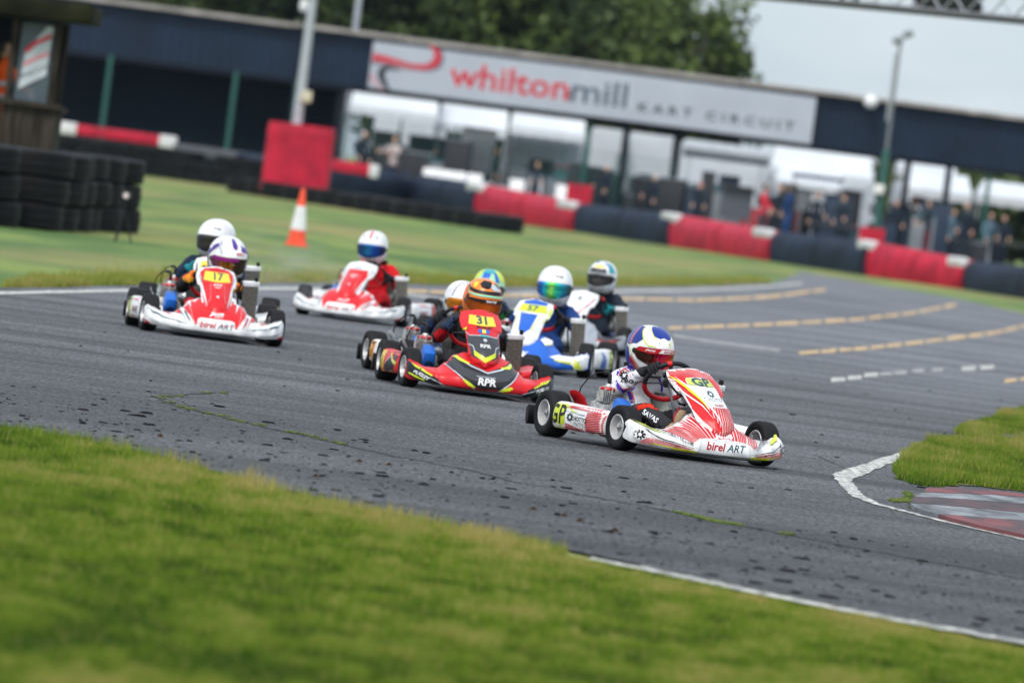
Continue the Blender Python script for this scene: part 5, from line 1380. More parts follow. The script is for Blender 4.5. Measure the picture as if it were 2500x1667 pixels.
# 7 seventeen
kart('red and white kart with yellow number 17, left of the pack', (358, 811), None, (.435, 0, 0), 7, 1.05, dict(
    body=WHITEP, body2=WHITEP, pod=WHITEP, frame=FRM_RED, steer=5, turn=8, nh=-.03, dzw=-.035, decals=birel_decals('17', PLATEY), rad=(-.28, -.42, .13),
    driver=dict(label='driver in white and purple helmet with gold visor, in kart 17', suit=S_BLKRED, glove=G_FLUO, boot=B_BLK, shell=WHITEP, visor=V_GOLD, helmet=dict(H_17, size=1.06), lean=-.055, yaw=R(14), pitch=R(-14), dz=-.02, head=(-.03, -.70, .575),
        decals=[('red_panel', FRN, 'p', [[(-.20, .26), (-.09, .25), (-.07, .10), (-.20, .10)]], S_RED), ('red_panel', FRN, 'p', [[(.20, .26), (.09, .25), (.07, .10), (.20, .10)]], S_RED)])))
# 8 behind seventeen
kart('white nosed kart directly behind kart 17', (528, 590), 65.0, (0, -.72, 0), 2, 1.04, dict(
    body=WHITEP, body2=WHITEP, pod=LGRY, frame=FRM_GREY, decals=white_decals('8', PLATEY), turn=5, rad=(-.30, -.42, .20),
    driver=dict(label='driver in plain white helmet with dark visor, looking aside behind kart 17', suit=S_MIX, glove=G_TEAL, boot=B_BLK, shell=WHITEP, visor=V_DARK, helmet=dict(H_8, size=1.06), yaw=R(-26), pitch=R(-6), dz=.045)))
# 9 red kart in the middle
kart('red and white kart in the middle distance, below the traffic cone', (978.6, 802.5), None, (-.435, 0, 0), -14, 1.03, dict(
    body=WHITEP, body2=WHITEP, pod=WHITEP, frame=FRM_GREY, decals=birel_decals('11', WHITEP, True), nh=-.015, steer=6, turn=15,
    driver=dict(label='driver in white helmet with red centre stripe and blue visor, in red suit', suit=S_RED, glove=G_BLK, boot=B_BLK, shell=WHITEP, visor=V_BLUE, helmet=dict(H_RED, size=1.02), yaw=R(2), pitch=R(-6), dz=.03, lean=.06)))

# ------------------------------------------------------------------ buildings and paddock far behind
YB_ = 270.0
def zx(px, py, y): p = at(px, py, y); return p.x, p.z
Z_ROOF = sum(zx(x, y, YB_)[1] for x, y in [(746, 54), (1400, 146), (2100, 237)]) / 3
Z_FB = sum(zx(x, y, YB_)[1] for x, y in [(145, 122), (746, 203), (1983, 354), (2400, 400)]) / 4
NAVYC = M('navy_cladding', (.008, .020, .042), .6, spec=.25, var=.25, vs=.6)
NAVYD = M('navy_dark', (.003, .007, .014), .7, spec=.2)
CONC = M('fibre_gutter', (.33, .31, .29), .85, var=.25, vs=1.5)
SHUT = M('shutter_steel', (.002, .009, .016), .7, spec=.15, var=.25, vs=.4)
PGREEN = M('green_post_paint', (.006, .075, .060), .5)
SIGNM = M('sign_board_face', (.40, .44, .50), .6, var=.08, vs=.5)
SRED = M('sign_red', '#c03040', .6); SGRY = M('sign_grey', '#50606e', .6); SDRK = M('sign_dark', '#1c242e', .6); SEDG = M('sign_light_edge', (.55, .6, .66), .6); SPNK = M('sign_pale_red', '#c88a92', .6)
b = empty('pit_building', (0, YB_, 0)); tag(b, 'long navy pit building with a grey sign board and open bays, behind the track', 'building')
x0, x1 = -26.0, 24.0
def rib(xa, xb, za, zb, y, pitch=.32, d=.05):
    n = int((xb - xa) / pitch); v = []; 
    rows = [[], []]
    for i in range(n):
        a = xa + (xb - xa) * i / n; p = (xb - xa) / n
        for q, dy in ((0, 0), (.45, 0), (.55, -d), (.9, -d)):
            rows[0].append(Vector((a + p * q, y + dy, za))); rows[1].append(Vector((a + p * q, y + dy, zb)))
    return rows
MB().grid(rib(x0, x1, Z_FB, Z_ROOF - .16, 0)).build('fascia_cladding', NAVYC, b, 0)
MB().box(((x0 + x1) / 2, -.03, Z_ROOF - .42), (x1 - x0, .14, .05)).build('cladding_rail', NAVYC, b, 0)
for i in range(14):
    xa = x0 + (x1 - x0) * i / 14; xb = x0 + (x1 - x0) * (i + 1) / 14
    MB().box(((xa + xb) / 2, -.10 + random.uniform(-.02, .02), Z_ROOF - .07 + random.uniform(-.015, .015)), (xb - xa - .02, .34, .14), bev=.03).build('roof_edge', CONC, b)
MB().box(((x0 + x1) / 2, 2.7, Z_ROOF - .16), (x1 - x0, 5.0, .12)).build('roof', NAVYD, b, 0)
MB().box(((x0 + x1) / 2, .06, Z_FB - .08), (x1 - x0, .22, .16)).build('lintel', NAVYD, b, 0)
xs0 = zx(826, 240, YB_)[0]
bays = [x0] + [zx(x, y, YB_)[0] for x, y in [(262, 220), (564, 290), (712, 300)]] + [xs0]
for a, c in zip(bays, bays[1:]):
    n = 20; rows = [[], []]; H_ = Z_FB
    for k in range(n * 2 + 1):
        z = .15 + (H_ - .15) * k / (n * 2); dy = .05 * (k % 2)
        rows[0].append(Vector((a + .06, 1.6 + dy, z))); rows[1].append(Vector((c - .06, 1.6 + dy, z)))
    MB().grid(rows).build('garage_shutter', SHUT, b, 0)
MB().box(((x0 + xs0) / 2, 1.85, Z_FB / 2), (xs0 - x0 - .1, .12, Z_FB)).build('rear_wall', NAVYD, b, 0)
MB().box((xs0 + .05, 2.6, Z_FB / 2), (.2, 5, Z_FB)).build('end_wall', NAVYD, b, 0)
MB().box(((x0 + xs0) / 2, 1.9, .08), (xs0 - x0, .5, .16)).build('plinth', CONC, b, 0)
for x, y in [(262, 220), (564, 290), (712, 300), (1431, 380)]:
    MB().box((zx(x, y, YB_)[0], -.3 if x < 1400 else .2, Z_FB / 2), (.16, .16, Z_FB)).build('post', PGREEN, b, 0)
for x, y in [(1519, 400), (1642, 420), (2208, 480), (2304, 520), (2620, 500)]:
    MB().box((zx(x, y, YB_)[0], .15, Z_FB / 2), (.20, .2, Z_FB)).build('post', NAVYD, b, 0)
MB().box((zx(2399, 560, YB_)[0], .1, Z_FB / 2), (.13, .13, Z_FB)).build('post', PGREEN, b, 0)
# sign board
sl, sr = zx(905, 160, YB_)[0], zx(1988, 282, YB_)[0]
zt = zx(906, 97, YB_)[1]; zt = Z_ROOF - .26; zb = Z_FB + .02
sg = empty('sign_board', (0, YB_ - .22, 0)); tag(sg, 'long grey sign board reading whiltonmill KART CIRCUIT on the building front', 'sign')
MB().box(((sl + sr) / 2, 0, (zt + zb) / 2), (sr - sl, .08, zt - zb), bev=.01).build('board', SIGNM, sg, 0)
def flat(name, bm, mat, off):
    bmesh.ops.transform(bm, matrix=Matrix.Rotation(R(90), 4, 'X'), verts=bm.verts)
    me = bpy.data.meshes.new(name); bm.to_mesh(me); bm.free(); me.materials.append(mat)
    return link(name, me, sg, (0, -.042 - off, 0))
Hs = zt - zb; 
def sp(x, y):   # photo px on the board -> board metres
    return zx(x, y, YB_ - .22)
xw0, zw = sp(1095, 192); xw1 = sp(1392, 200)[0]; xm1 = sp(1536, 215)[0]; xk0, zk = sp(1560, 252); xk1 = sp(1942, 290)[0]
zwm = zb + Hs * .50
def by_letter(name, bm, mat, off):
    bm.verts.ensure_lookup_table(); seen = set(); isl = []
    for v in bm.verts:
        if v.index in seen: continue
        st = [v]; g_ = []; seen.add(v.index)
        while st:
            q = st.pop(); g_.append(q)
            for e_ in q.link_edges:
                o2 = e_.other_vert(q)
                if o2.index not in seen: seen.add(o2.index); st.append(o2)
        isl.append([min(q.co.x for q in g_), max(q.co.x for q in g_), {q.index for q in g_}])
    isl.sort(key=lambda t: t[0]); mg = []
    for i_ in isl:
        if mg and i_[0] < mg[-1][1] - .25 * min(i_[1] - i_[0], mg[-1][1] - mg[-1][0]): mg[-1] = [mg[-1][0], max(mg[-1][1], i_[1]), mg[-1][2] | i_[2]]
        else: mg.append(i_)
    for m_ in mg:
        b3 = bmesh.new(); mp3 = {}
        for f in bm.faces:
            if f.verts[0].index in m_[2]:
                for v in f.verts:
                    if v.index not in mp3: mp3[v.index] = b3.verts.new(v.co)
                b3.faces.new([mp3[v.index] for v in f.verts])
        if len(b3.faces): flat(name, b3, mat, off)
    bm.free()
def fit(s, xa, xb, z, size, mat, off, bold=.0, name='lettering', spacing=1.0):
    bm = text2d(s, size, (0, 0), bold=bold, spacing=spacing); xsv = [v.co.x for v in bm.verts]; k = (xb - xa) / (max(xsv) - min(xsv))
    bmesh.ops.transform(bm, matrix=Matrix.Translation(((xa + xb) / 2, z, 0)) @ Matrix.Diagonal((k, 1, 1, 1)) @ Matrix.Translation((-(max(xsv) + min(xsv)) / 2, 0, 0)), verts=bm.verts)
    bm.verts.index_update()
    return by_letter('letter' if name == 'lettering' else 'letter_edge', bm, mat, off)
fit('whilton', xw0 - .05, xw1 + .03, zwm, 1.12, SEDG, .004, .045, 'lettering_edge'); fit('mill', xw1 + .0, xm1 + .06, zwm - .01, 1.12, SEDG, .004, .045, 'lettering_edge')
fit('whilton', xw0, xw1, zwm, 1.10, SRED, .010, .022); fit('mill', xw1 + .06, xm1, zwm - .01, 1.10, SGRY, .010, .022)
fit('KART CIRCUIT', xk0, xk1, zwm - .27, .40, SDRK, .010, .01, spacing=1.5)
def curve_strip(pl, w, mat, off, nm):
    P = []
    for i in range(len(pl) - 1):
        p0, p1, p2, p3 = pl[max(0, i - 1)], pl[i], pl[i + 1], pl[min(len(pl) - 1, i + 2)]
        for k in range(8):
            t = k / 8
            P.append(tuple(.5 * ((2 * p1[j]) + (-p0[j] + p2[j]) * t + (2 * p0[j] - 5 * p1[j] + 4 * p2[j] - p3[j]) * t * t + (-p0[j] + 3 * p1[j] - 3 * p2[j] + p3[j]) * t ** 3) for j in (0, 1)))
    P.append(pl[-1]); ws = [np.interp(i / (len(P) - 1), np.linspace(0, 1, len(w)), w) for i in range(len(P))]
    flat(nm, poly2d(hstripe(P, ws)), mat, off)
def z7(x, y): return sp(800 + x / 2.613, y / 2.613)
curve_strip([z7(288, 368), z7(400, 392), z7(520, 425), z7(630, 432), z7(690, 400), z7(700, 340), z7(655, 292)], [.30, .24, .20, .22, .28, .22, .06], SRED, .006, 'swoosh')
curve_strip([z7(288, 400), z7(400, 412), z7(520, 440), z7(630, 452), z7(712, 425), z7(735, 350), z7(700, 300)], [.10, .04, .03, .05, .09, .06, .01], SGRY, .010, 'swoosh')
curve_strip([z7(300, 390), z7(450, 418), z7(600, 446), z7(670, 436)], [.02, .03, .03, .01], SPNK, .012, 'swoosh')
curve_strip([z7(470, 452), z7(380, 432), z7(342, 470), z7(360, 530), z7(392, 583)], [.01, .16, .24, .18, .06], SDRK, .008, 'swoosh')
curve_strip([z7(272, 480), z7(300, 520), z7(350, 583)], [.10, .09, .02], SPNK, .008, 'swoosh')
# round white loudspeaker on the fascia
lx, lz = zx(2126, 249, YB_ - .6)
ls = empty('loudspeaker', (lx, YB_ - .6, lz)); tag(ls, 'round white loudspeaker on the building fascia left of the right lamp post', 'loudspeaker')
MB().lathe([(0, .12), (.12, .10), (.2, .03), (.22, -.04), (.15, -.15), (.06, -.25)], Matrix.Rotation(R(90), 4, 'X'), 20).build('horn', WHITEP, ls)
MB().tube([(0, .2, 0), (.05, .4, -.12), (.05, .58, -.12)], .03, 8).build('bracket', NAVYD, ls)

# ---- poles
GALV = M('galvanised_steel', (.42, .45, .50), .5, metal=.3, var=.1)
def pole_obj(label, name, p_bot, p_top, y, r, mats, cat='lamp post', below=0.0):
    a = at(*p_bot, y); c = at(*p_top, y); x = (a.x + c.x) / 2
    o = empty(name, (x, y, 0)); tag(o, label, cat)
    zs = c.z
    MB().tube([(0, 0, 0), (0, 0, zs * .5), (0, 0, zs)], [r, r * .85, r * .7], 12).build('pole', mats, o)
    return o, x, zs
o, x, zt_ = pole_obj('thick grey steel pole rising out of the red padded box', 'steel_pole', (728, 283), (763, 0), 216, .15, GALV, 'pole')
bx = at(745, 236, 216); MB().box((bx.x - x + .04, -.15, bx.z), (.26, .2, .3), bev=.03).build('junction_box', M('cream_box', (.55, .52, .38), .6), o)
MB().tube([(0, 0, zt_), (0, 0, zt_ + 6)], .10, 12).build('pole', GALV, o)
o, x, zt_ = pole_obj('slim dark lamp post with a white lamp, left of the thick grey pole', 'lamp_post', (712, 290), (737, 14), 262, .045, NAVYD)
MB().lathe([(0, .22), (.10, .16), (.14, 0), (.10, -.16), (0, -.22)], Matrix.Translation((0, 0, zt_)), 16).build('lamp_head', WHITEP, o)
pole_obj('grey pole standing behind the pit building roof', 'steel_pole', (873, 60), (880, -60), 284, .13, GALV, 'pole')
o, x, zt_ = pole_obj('tall lamp post with twin floodlights, its lower half painted green', 'lamp_post', (2135, 560), (2204, 96), 232, .058, M('post_grey', (.16, .18, .20), .5))
zg = at(2160, 368, 232).z
MB().lathe([(.10, .0), (.10, zg), (.078, zg + .05)], None, 14).build('pole_sleeve', PGREEN, o)
for s_ in (-1, 1): MB().box((s_ * .13 + .05, -.05, zt_ + .05 + s_ * .10), (.28, .22, .16), (R(20), R(-25), 0), bev=.03).build('floodlight', M('lamp_grey', (.22, .25, .28), .5), o)
wz = at(2145, 462, 232); MB().box((wz.x - x, -.16, wz.z), (.28, .12, .26), bev=.02).build('junction_box', WHITEP, o)
MB().tube([(-.09, 0, zg + .8), (-.09, 0, zt_ - .4)], .03, 8).build('conduit', GALV, o)

# ---- red pads
REDPVC = M('red_pvc_cover', (.52, .010, .040), .6, spec=.3, col2=(.32, .006, .026), vs=2.2, vd=6, bump=.8, bs=3)
BLKBELT = M('black_belting', (.010, .022, .050), .7, spec=.25, col2=(.005, .010, .024), vs=1.2, bump=.4, bs=4)
BLKTOP = M('black_belting_top', (.075, .08, .095), .6, bump=.3, bs=4)
WPAD = M('white_pad', (.62, .62, .64), .6, var=.12, vs=3)
def pad_box(label, px0, py0, px1, py1, y, dep, name='padded_box'):
    a, c = at(px0, py0, y), at(px1, py1, y)
    w_, h_ = abs(c.x - a.x), abs(a.z - c.z); zb_ = min(a.z, c.z)
    o = empty(name, ((a.x + c.x) / 2, y + dep / 2, 0)); tag(o, label, 'padding')
    rows = []; n = 14
    for k in range(n + 1):
        z = .0 + (zb_ + h_) * k / n; bl = 1 - .03 * abs(math.sin(k * 1.3)) - (.03 if k in (0, n) else 0)
        rows.append([Vector((w_ / 2 * bl * math.copysign(abs(math.cos(t)) ** .22, math.cos(t)), dep / 2 * bl * math.copysign(abs(math.sin(t)) ** .22, math.sin(t)), z)) for t in np.linspace(0, 2 * math.pi, 41)[:-1]])
    MB().grid(rows, closed_v=True, cap=True).build('cover', REDPVC, o, 50)
    MB().tube([(w_ / 2 * 1.01 * math.copysign(abs(math.cos(t)) ** .22, math.cos(t)), dep / 2 * 1.01 * math.copysign(abs(math.sin(t)) ** .22, math.sin(t)), (zb_ + h_) * .12) for t in np.linspace(0, 2 * math.pi, 41)[:-1]], .02, 6, closed=True).build('strap', DREDP, o)
    return o
pad_box('large red padded box wrapped round the foot of the grey pole', 654, 294, 802, 455, 215, 1.5)
pad_box('small red pad round the green post of the pit building', 1385, 447, 1443, 500, 246, .6)
pad_box('small red pad round the foot of the right lamp post', 2101, 552, 2158, 600, 231, .6)

# ---- padded barrier blocks along the far side
def block(label, pL, pR, hL, hR, red=True, name='barrier_block', padL=False, padR=False):
    a, c = G(*pL), G(*pR); d = (c - a); L_ = d.length; ang = math.atan2(d.y, d.x)
    o = empty(name, a, ang); tag(o, label, 'barrier', 'padded barrier blocks along the far edge')
    n = 30; rows = []
    for i in range(n + 1):
        t = i / n; h_ = hL + (hR - hL) * t; w1 = .006 * math.sin(i * 1.7) + .012 * math.sin(i * .6)
        e = .04 if i in (0, n) else 0
        rows.append([Vector((L_ * t, y_ + (w1 if 0 < k < 4 else 0), z_ - e)) for k, (y_, z_) in enumerate([(0 + e, e), (-.04, h_ * .25), (-.05, h_ * .5), (-.03, h_ * .70), (.0, h_ * .78), (.10, h_ * .95), (.16, h_), (.36, h_), (.40, h_ * .9), (.40, e)])])
    MB().grid(rows, closed_v=True, cap=True).build('cover', REDPVC if red else BLKBELT, o, 28)
    for k in (2,):
        MB().tube([(L_ * k / 4, -.06, .03), (L_ * k / 4, -.07, hL * .5), (L_ * k / 4, -.03, (hL * (1 - k / 4) + hR * k / 4) * .76), (L_ * k / 4, .10, (hL * (1 - k / 4) + hR * k / 4) * .97)], .010, 6).build('strap', DREDP if red else NAVYD, o)
    hh = hR
    if padL or padR:
        wpd = L_ * .16
        for on, xc, h_ in ((padL, 0, hL), (padR, L_ - wpd * .5, hR)):
            if on: MB().box((xc, .06, h_ * .88), (wpd, .22, .24), (R(10), 0, 0), bev=.07).build('white_pad', WPAD, o)
    return o
H1 = [(1000, 505, .98), (1150, 529, .96), (1394, 565, .80), (1626, 600, .86), (1872, 637, .78), (2104, 672, .85), (2346, 706, .72), (2640, 752, .8)]
labs = ['black belted barrier block behind the row of low tyres', 'leftmost large red barrier block, behind the end of the low tyre row', 'black barrier block between the first and second large red blocks', 'middle red barrier block, in front of the blue jacketed person', 'black barrier block between the middle and right red blocks', 'rightmost red barrier block, below the right lamp post', 'black barrier block at the right edge of the frame']
for i in range(7):
    (xa, ya, ha), (xb, yb_, hb) = H1[i], H1[i + 1]
    block(labs[i], (xa, ya), (xb - 1, yb_), ha, hb if i % 2 else hb, red=(i % 2 == 1), padL=(i % 2 == 1), padR=(i % 2 == 1))

# ---- tyres
ORD = 'first second third fourth fifth sixth seventh eighth ninth tenth eleventh twelfth thirteenth fourteenth'.split()
TYR = M('lorry_tyre', (.006, .0065, .008), .65, spec=.2, col2=(.0025, .003, .0035), vs=5, vd=6, bump=.4, bs=30)
def big_tyre(dia, hh):
    r = dia / 2; h = hh / 2
    prof = [(r * .50, -h * .7), (r * .56, -h * .9), (r * .75, -h * .98), (r * .93, -h * .95), (r * .98, -h * .80), (r * .985, -h * .4), (r * .97, -h * .36), (r * .97, -h * .30), (r, -h * .26), (r, h * .26), (r * .97, h * .30), (r * .97, h * .36), (r * .985, h * .4), (r * .98, h * .80), (r * .93, h * .95), (r * .75, h * .98), (r * .56, h * .9), (r * .50, h * .7), (r * .52, 0), (r * .50, -h * .7)]
    return MB().lathe(prof, None, 36).mesh('tyre', TYR, 35)
def stack(label, x, y, dia, hh, n, group, z0=0):
    o = empty('tyre_stack', (x, y, z0)); tag(o, label, 'tyre stack', group)
    me = cached(('bt', dia, hh), lambda: big_tyre(dia, hh))
    for k in range(n):
        t = link('tyre', me, o, (random.uniform(-.06, .06), random.uniform(-.05, .05), hh * (k + .5)), (R(random.uniform(-1.6, 1.6)), R(random.uniform(-1.6, 1.6)), random.uniform(0, 6)))
    return o
near = [(52, 106.0), (102, 107.6), (130, 109.2), (158, 110.7), (196, 112.3), (243, 113.6)]
nl = ['nearest tyre stack at the left edge, below the wooden hut', 'second tyre stack from the left edge in the near bank', 'third tyre stack of the near bank, mostly hidden', 'fourth tyre stack of the near bank, mostly hidden', 'fifth tyre stack of the near bank, second from its right end', 'right end stack of the near tyre bank, behind the small camera tripod']
for (px, d), lb in zip(near, nl):
    p = at(px, 560, d); stack(lb, p.x, d, 1.0, .325, 3, 'near bank of stacked lorry tyres')
for k, (px, d) in enumerate([(-60, 104.8), (-150, 103.6), (20, 108.2)]):
    p = at(px, 560, d); stack('tyre stack in the near bank cut off by the left edge' if k < 1 else 'tyre stack of the near bank just outside the left edge' if k < 2 else 'tyre stack tucked behind the nearest stack under the hut', p.x, d, 1.0, .325, 3, 'near bank of stacked lorry tyres')
# low single row, from (606,470) to (1265,569)
a, c = G(606, 474), G(1212, 564); n = 14
for k in range(n):
    t = k / (n - 1); p = a + (c - a) * t
    stack(('low single tyre at the right end of the row on the grass' if k == n - 1 else 'low single tyre at the left end of the row, under the red box' if k == 0 else '%s low tyre from the right end of the single row' % ORD[n - k - 1]), p.x, p.y, 1.15, .40, 1, 'low row of single tyres on the grass')
# far rows, two or three high, with belts and planks over
a, c = G(150, 402), G(600, 462); n = 13
for k in range(n):
    t = k / (n - 1); p = a + (c - a) * t
    stack('%s far tyre stack from the hut, below the garage shutters' % ORD[k], p.x, p.y, 1.0, .28, 3 if k not in (9, 10) else 2, 'far row of tyre stacks before the garages')
def plank(label, pL, pR, z, hgt, dep, mat, y, pads=True, name='barrier_plank'):
    a, c = at(*pL, y), at(*pR, y); o = empty(name, ((a.x + c.x) / 2, y, (a.z + c.z) / 2)); L_ = c.x - a.x; tag(o, label, 'barrier')
    o.rotation_euler = (0, -math.atan2(c.z - a.z, L_), 0)
    MB().box((0, 0, 0), (L_, dep, hgt), bev=.04).build('plank', mat, o)
    if pads:
        for s_ in (-1, 1): MB().box((s_ * (L_ / 2 - L_ * .07), -.02, .0), (L_ * .15, dep + .06, hgt + .05), bev=.05).build('white_pad', WPAD, o)
plank('long red plank with white ends on top of the far tyres at the left', (147, 311), (430, 349), 0, .30, .6, REDPVC, 246)
plank('red plank with a white right end beside the red padded box', (770, 396), (924, 420), 0, .30, .6, REDPVC, 224)
plank('dark belt laid over the far tyres left of the red box', (425, 362), (650, 392), 0, .30, .9, BLKTOP, 243, pads=False, name='rubber_belt')
def belt(label, pL, pR, hL, hR): return block(label, pL, pR, hL, hR, red=False, name='barrier_block')
block('long black belted barrier behind the single tyre row, left part', (600, 462), (800, 482), 1.0, 1.05, red=False)
block('long black belted barrier behind the single tyre row, middle part', (801, 482), (1000, 505), 1.05, .98, red=False)

# ---- traffic cone
p = G(723, 601); o = empty('traffic_cone', (p.x, p.y, 0)); tag(o, 'orange and white traffic cone standing on the far grass', 'traffic cone')
CONEO = M('cone_orange', '#f0502c', .5, var=.1); 
MB().lathe([(.135, .035), (.112, .24)], None, 28).build('cone_body', CONEO, o)
MB().lathe([(.114, .235), (.068, .58)], None, 28).build('white_sleeve', M('cone_sleeve', (.75, .76, .78), .4), o)
MB().lathe([(.066, .575), (.030, .82), (.026, .835), (.0, .835)], None, 28).build('cone_tip', CONEO, o)
MB().box((0, 0, .02), (.34, .34, .035), bev=.012).build('base', CONEO, o)

# ---- small trackside camera on a tripod
p = G(298, 586); o = empty('camera_tripod', (p.x - .0, 104.8 + 0, 0)); q = at(298, 560, 104.8); o.location.x = q.x
tag(o, 'small black camera on a tripod in front of the tyre stacks', 'camera tripod')
for k in range(3): MB().tube([(0, 0, .42), (.13 * math.cos(k * 2.09), .13 * math.sin(k * 2.09), 0)], .012, 6).build('leg', BLACKP, o)
MB().tube([(0, 0, .40), (0, 0, .52)], .02, 8).build('column', BLACKP, o)
MB().box((0, 0, .57), (.13, .10, .10), bev=.02).build('camera_body', BLACKP, o)
MB().lathe([(0, .0), (.035, .0), (.035, -.05), (0, -.05)], Matrix.Translation((0, -.05, .57)) @ Matrix.Rotation(R(-90), 4, 'X'), 16).build('lens', M('lens_glint', (.7, .6, .62), .2), o)

# ---- wooden marshal hut
WOODG = M('weathered_wood', (.055, .047, .038), .9, spec=.1, col2=(.014, .011, .008), vs=6, vd=8, stretch=(3, 3, .3)); WOODD = M('dark_felt_roof', (.006, .006, .004), .95, spec=.1, col2=(.022, .024, .010), vs=1.5, vd=6)
PERSP = M('scratched_perspex', (.10, .14, .17), .35, alpha=.55)
yh = 118.0; r_ = at(147, 350, yh); hz = r_.x
o = empty('marshal_hut', (hz - 1.68, yh, 0)); tag(o, 'weathered wooden marshal hut with a dark overhanging roof at the left edge', 'hut')
for i in range(22):
    MB().box((-1.6 + i * .15, -.9 + random.uniform(-.01, .01), .76 + random.uniform(-.01, .01)), (.138, .025, 1.50), bev=.004).build('plank', WOODG, o)
for i in range(12):
    MB().box((1.6, -.83 + i * .15, .76), (.025, .138, 1.50), bev=.004).build('plank', WOODG, o)
MB().box((0, -.94, 1.54), (3.4, .12, .07)).build('rail', WOODG, o); MB().box((1.62, 0, 1.5), (.12, 1.7, .07)).build('rail', WOODG, o)
for x_ in (-1.55, -.45 + .02, .38, .93, 1.52): MB().box((x_, -.88, 2.1), (.11 if x_ < .9 else .08, .10, 1.2)).build('post', WOODG, o)
for y_ in (.85,): MB().box((1.52, y_, 1.35), (.1, .1, 2.7)).build('post', WOODG, o)
MB().box((0, 0, 2.82), (3.95, 2.6, .26), (0, R(-1), 0), bev=.05).build('roof', WOODD, o)
MB().box((0, .88, 1.5), (3.1, .04, 2.4)).build('back_wall', NAVYD, o, 0)
MB().box((1.24, -.86, 2.1), (.46, .01, 1.1)).build('window_sheet', PERSP, o, 0)
bn = poly2d([[(1.06, 1.72), (1.42, 1.95), (1.44, 2.62), (1.36, 2.62), (1.10, 2.25)]]); bmesh.ops.transform(bn, matrix=Matrix.Rotation(R(90), 4, 'X'), verts=bn.verts)
me = bpy.data.meshes.new('banner'); bn.to_mesh(me); bn.free(); me.materials.append(LGRY); bo = link('banner', me, o, (0, -.885, 0))
for pl, mt in (([(1.10, 2.24), (1.20, 2.36), (1.43, 2.50)], SRED), ([(1.10, 2.06), (1.22, 2.15), (1.42, 2.26)], SPNK)):
    bm = poly2d(hstripe(pl, .06)); bmesh.ops.transform(bm, matrix=Matrix.Rotation(R(90), 4, 'X'), verts=bm.verts)
    me = bpy.data.meshes.new('stripe'); bm.to_mesh(me); bm.free(); me.materials.append(mt); link('stripe', me, bo, (0, -.004, 0))
bm = text2d('WHILTON', .09, (1.24, 1.98), rot=.5); bmesh.ops.transform(bm, matrix=Matrix.Rotation(R(90), 4, 'X'), verts=bm.verts)
me = bpy.data.meshes.new('lettering'); bm.to_mesh(me); bm.free(); me.materials.append(SDRK); link('lettering', me, bo, (0, -.004, 0))

# ---- standing people (simple clothes, far and blurred)
def person(label, x, y, z0, hgt, top, legs, hair, face=-90, arms=(0, 0), lean=0, sit=False, extra=None):
    s_ = hgt / 1.75
    hipz = .92 if not sit else .50
    up = hipz
    J = [((0, 0, up), (.15, .11)), ((0, .0 + lean * .1, up + .18), (.14, .10)), ((0, lean * .2, up + .38), (.17, .11)), ((0, lean * .25, up + .52), (.12, .08)), ((0, lean * .28, up + .60), .055), ((0, lean * .3, up + .66), .055)]
    E = [(0, 1), (1, 2), (2, 3), (3, 4), (4, 5)]
    for sd_, ar in ((1, arms[0]), (-1, arms[1])):
        k = len(J); sh = Vector((sd_ * .19, lean * .25, up + .49)); el = sh + Vector((sd_ * .06, ar * .18, -.27 + ar * .08)); wr = el + Vector((-sd_ * .02 * (1 + 2 * ar), .06 + ar * .22, -.24 + ar * .22))
        J += [(sh, .07), (el, .052), (wr, .038)]; E += [(3, k), (k, k + 1), (k + 1, k + 2)]
    for sd_ in (1, -1):
        k = len(J)
        if sit: J += [((sd_ * .11, .06, up - .02), .10), ((sd_ * .13, .45, up), .075), ((sd_ * .13, .48, .12), .055), ((sd_ * .13, .60, .05), .045)]
        else: J += [((sd_ * .10, 0, up - .08), .11), ((sd_ * .11, .02, .48), .075), ((sd_ * .12, -.01, .10), .055), ((sd_ * .13, .14, .05), .048)]
        E += [(0, k), (k, k + 1), (k + 1, k + 2), (k + 2, k + 3)]
    me = skin_body('person', J, E, [top, legs], 1)
    for p in me.polygons:
        if p.center.z < up - .02: p.material_index = 1
    P = link('person', me, None, (x, y, z0), (0, 0, R(face + 90) + math.pi)); P.scale = (s_,) * 3
    tag(P, label, 'person')
    hc = Vector((0, lean * .32 + .01, up + .77)); rows = []
    for i in range(13):
        el = 90 - 180 * i / 12; row = []
        for j in range(20):
            d = hdir(18 * j, el); q = Vector((d.x * .078, d.y * .095, d.z * .118)); az = (18 * j + 180) % 360 - 180
            if abs(az) < 20 and -20 < el < 10: q.y += .014
            row.append(hc + q)
        rows.append(row)
    MB().grid(rows, closed_v=True).build('head', SKIN, P, 80)
    rows = []
    for el in range(90, -40, -12):
        rows.append([hc + Vector((0, -.008, .006)) + Vector((hdir(a, el).x * .086, hdir(a, el).y * .102, hdir(a, el).z * .124)) for a in (range(60, 301, 20) if el < 40 else range(0, 361, 30)[:13])])
    MB().grid(rows).build('hair', hair, P, 80)
    for k_, sd_ in ((7 + 1, 1), (10 + 1, -1)):
        w_ = Vector(J[k_][0]); b = MB(); b.tube([w_, w_ + Vector((0, .02, -.05)), w_ + Vector((0, .025, -.09))], [.032, .042, .034], 8)
        for f in range(4): b.tube([w_ + Vector((-.025 + f * .017, .03, -.085)), w_ + Vector((-.025 + f * .017, .045, -.125)), w_ + Vector((-.022 + f * .015, .035, -.155 + .01 * abs(f - 1)))], [.009, .0085, .007], 6)
        b.tube([w_ + Vector((-sd_ * .03, .03, -.04)), w_ + Vector((-sd_ * .05, .05, -.08))], [.011, .009], 6)
        b.build('hand', SKIN, P, 60)
    if extra: extra(P, up)
    return P
HAIRD = M('hair_dark', (.03, .02, .015), .7); HAIRB = M('hair_brown', (.10, .06, .035), .7); CAPG = M('cap_grey', (.45, .47, .5), .8)
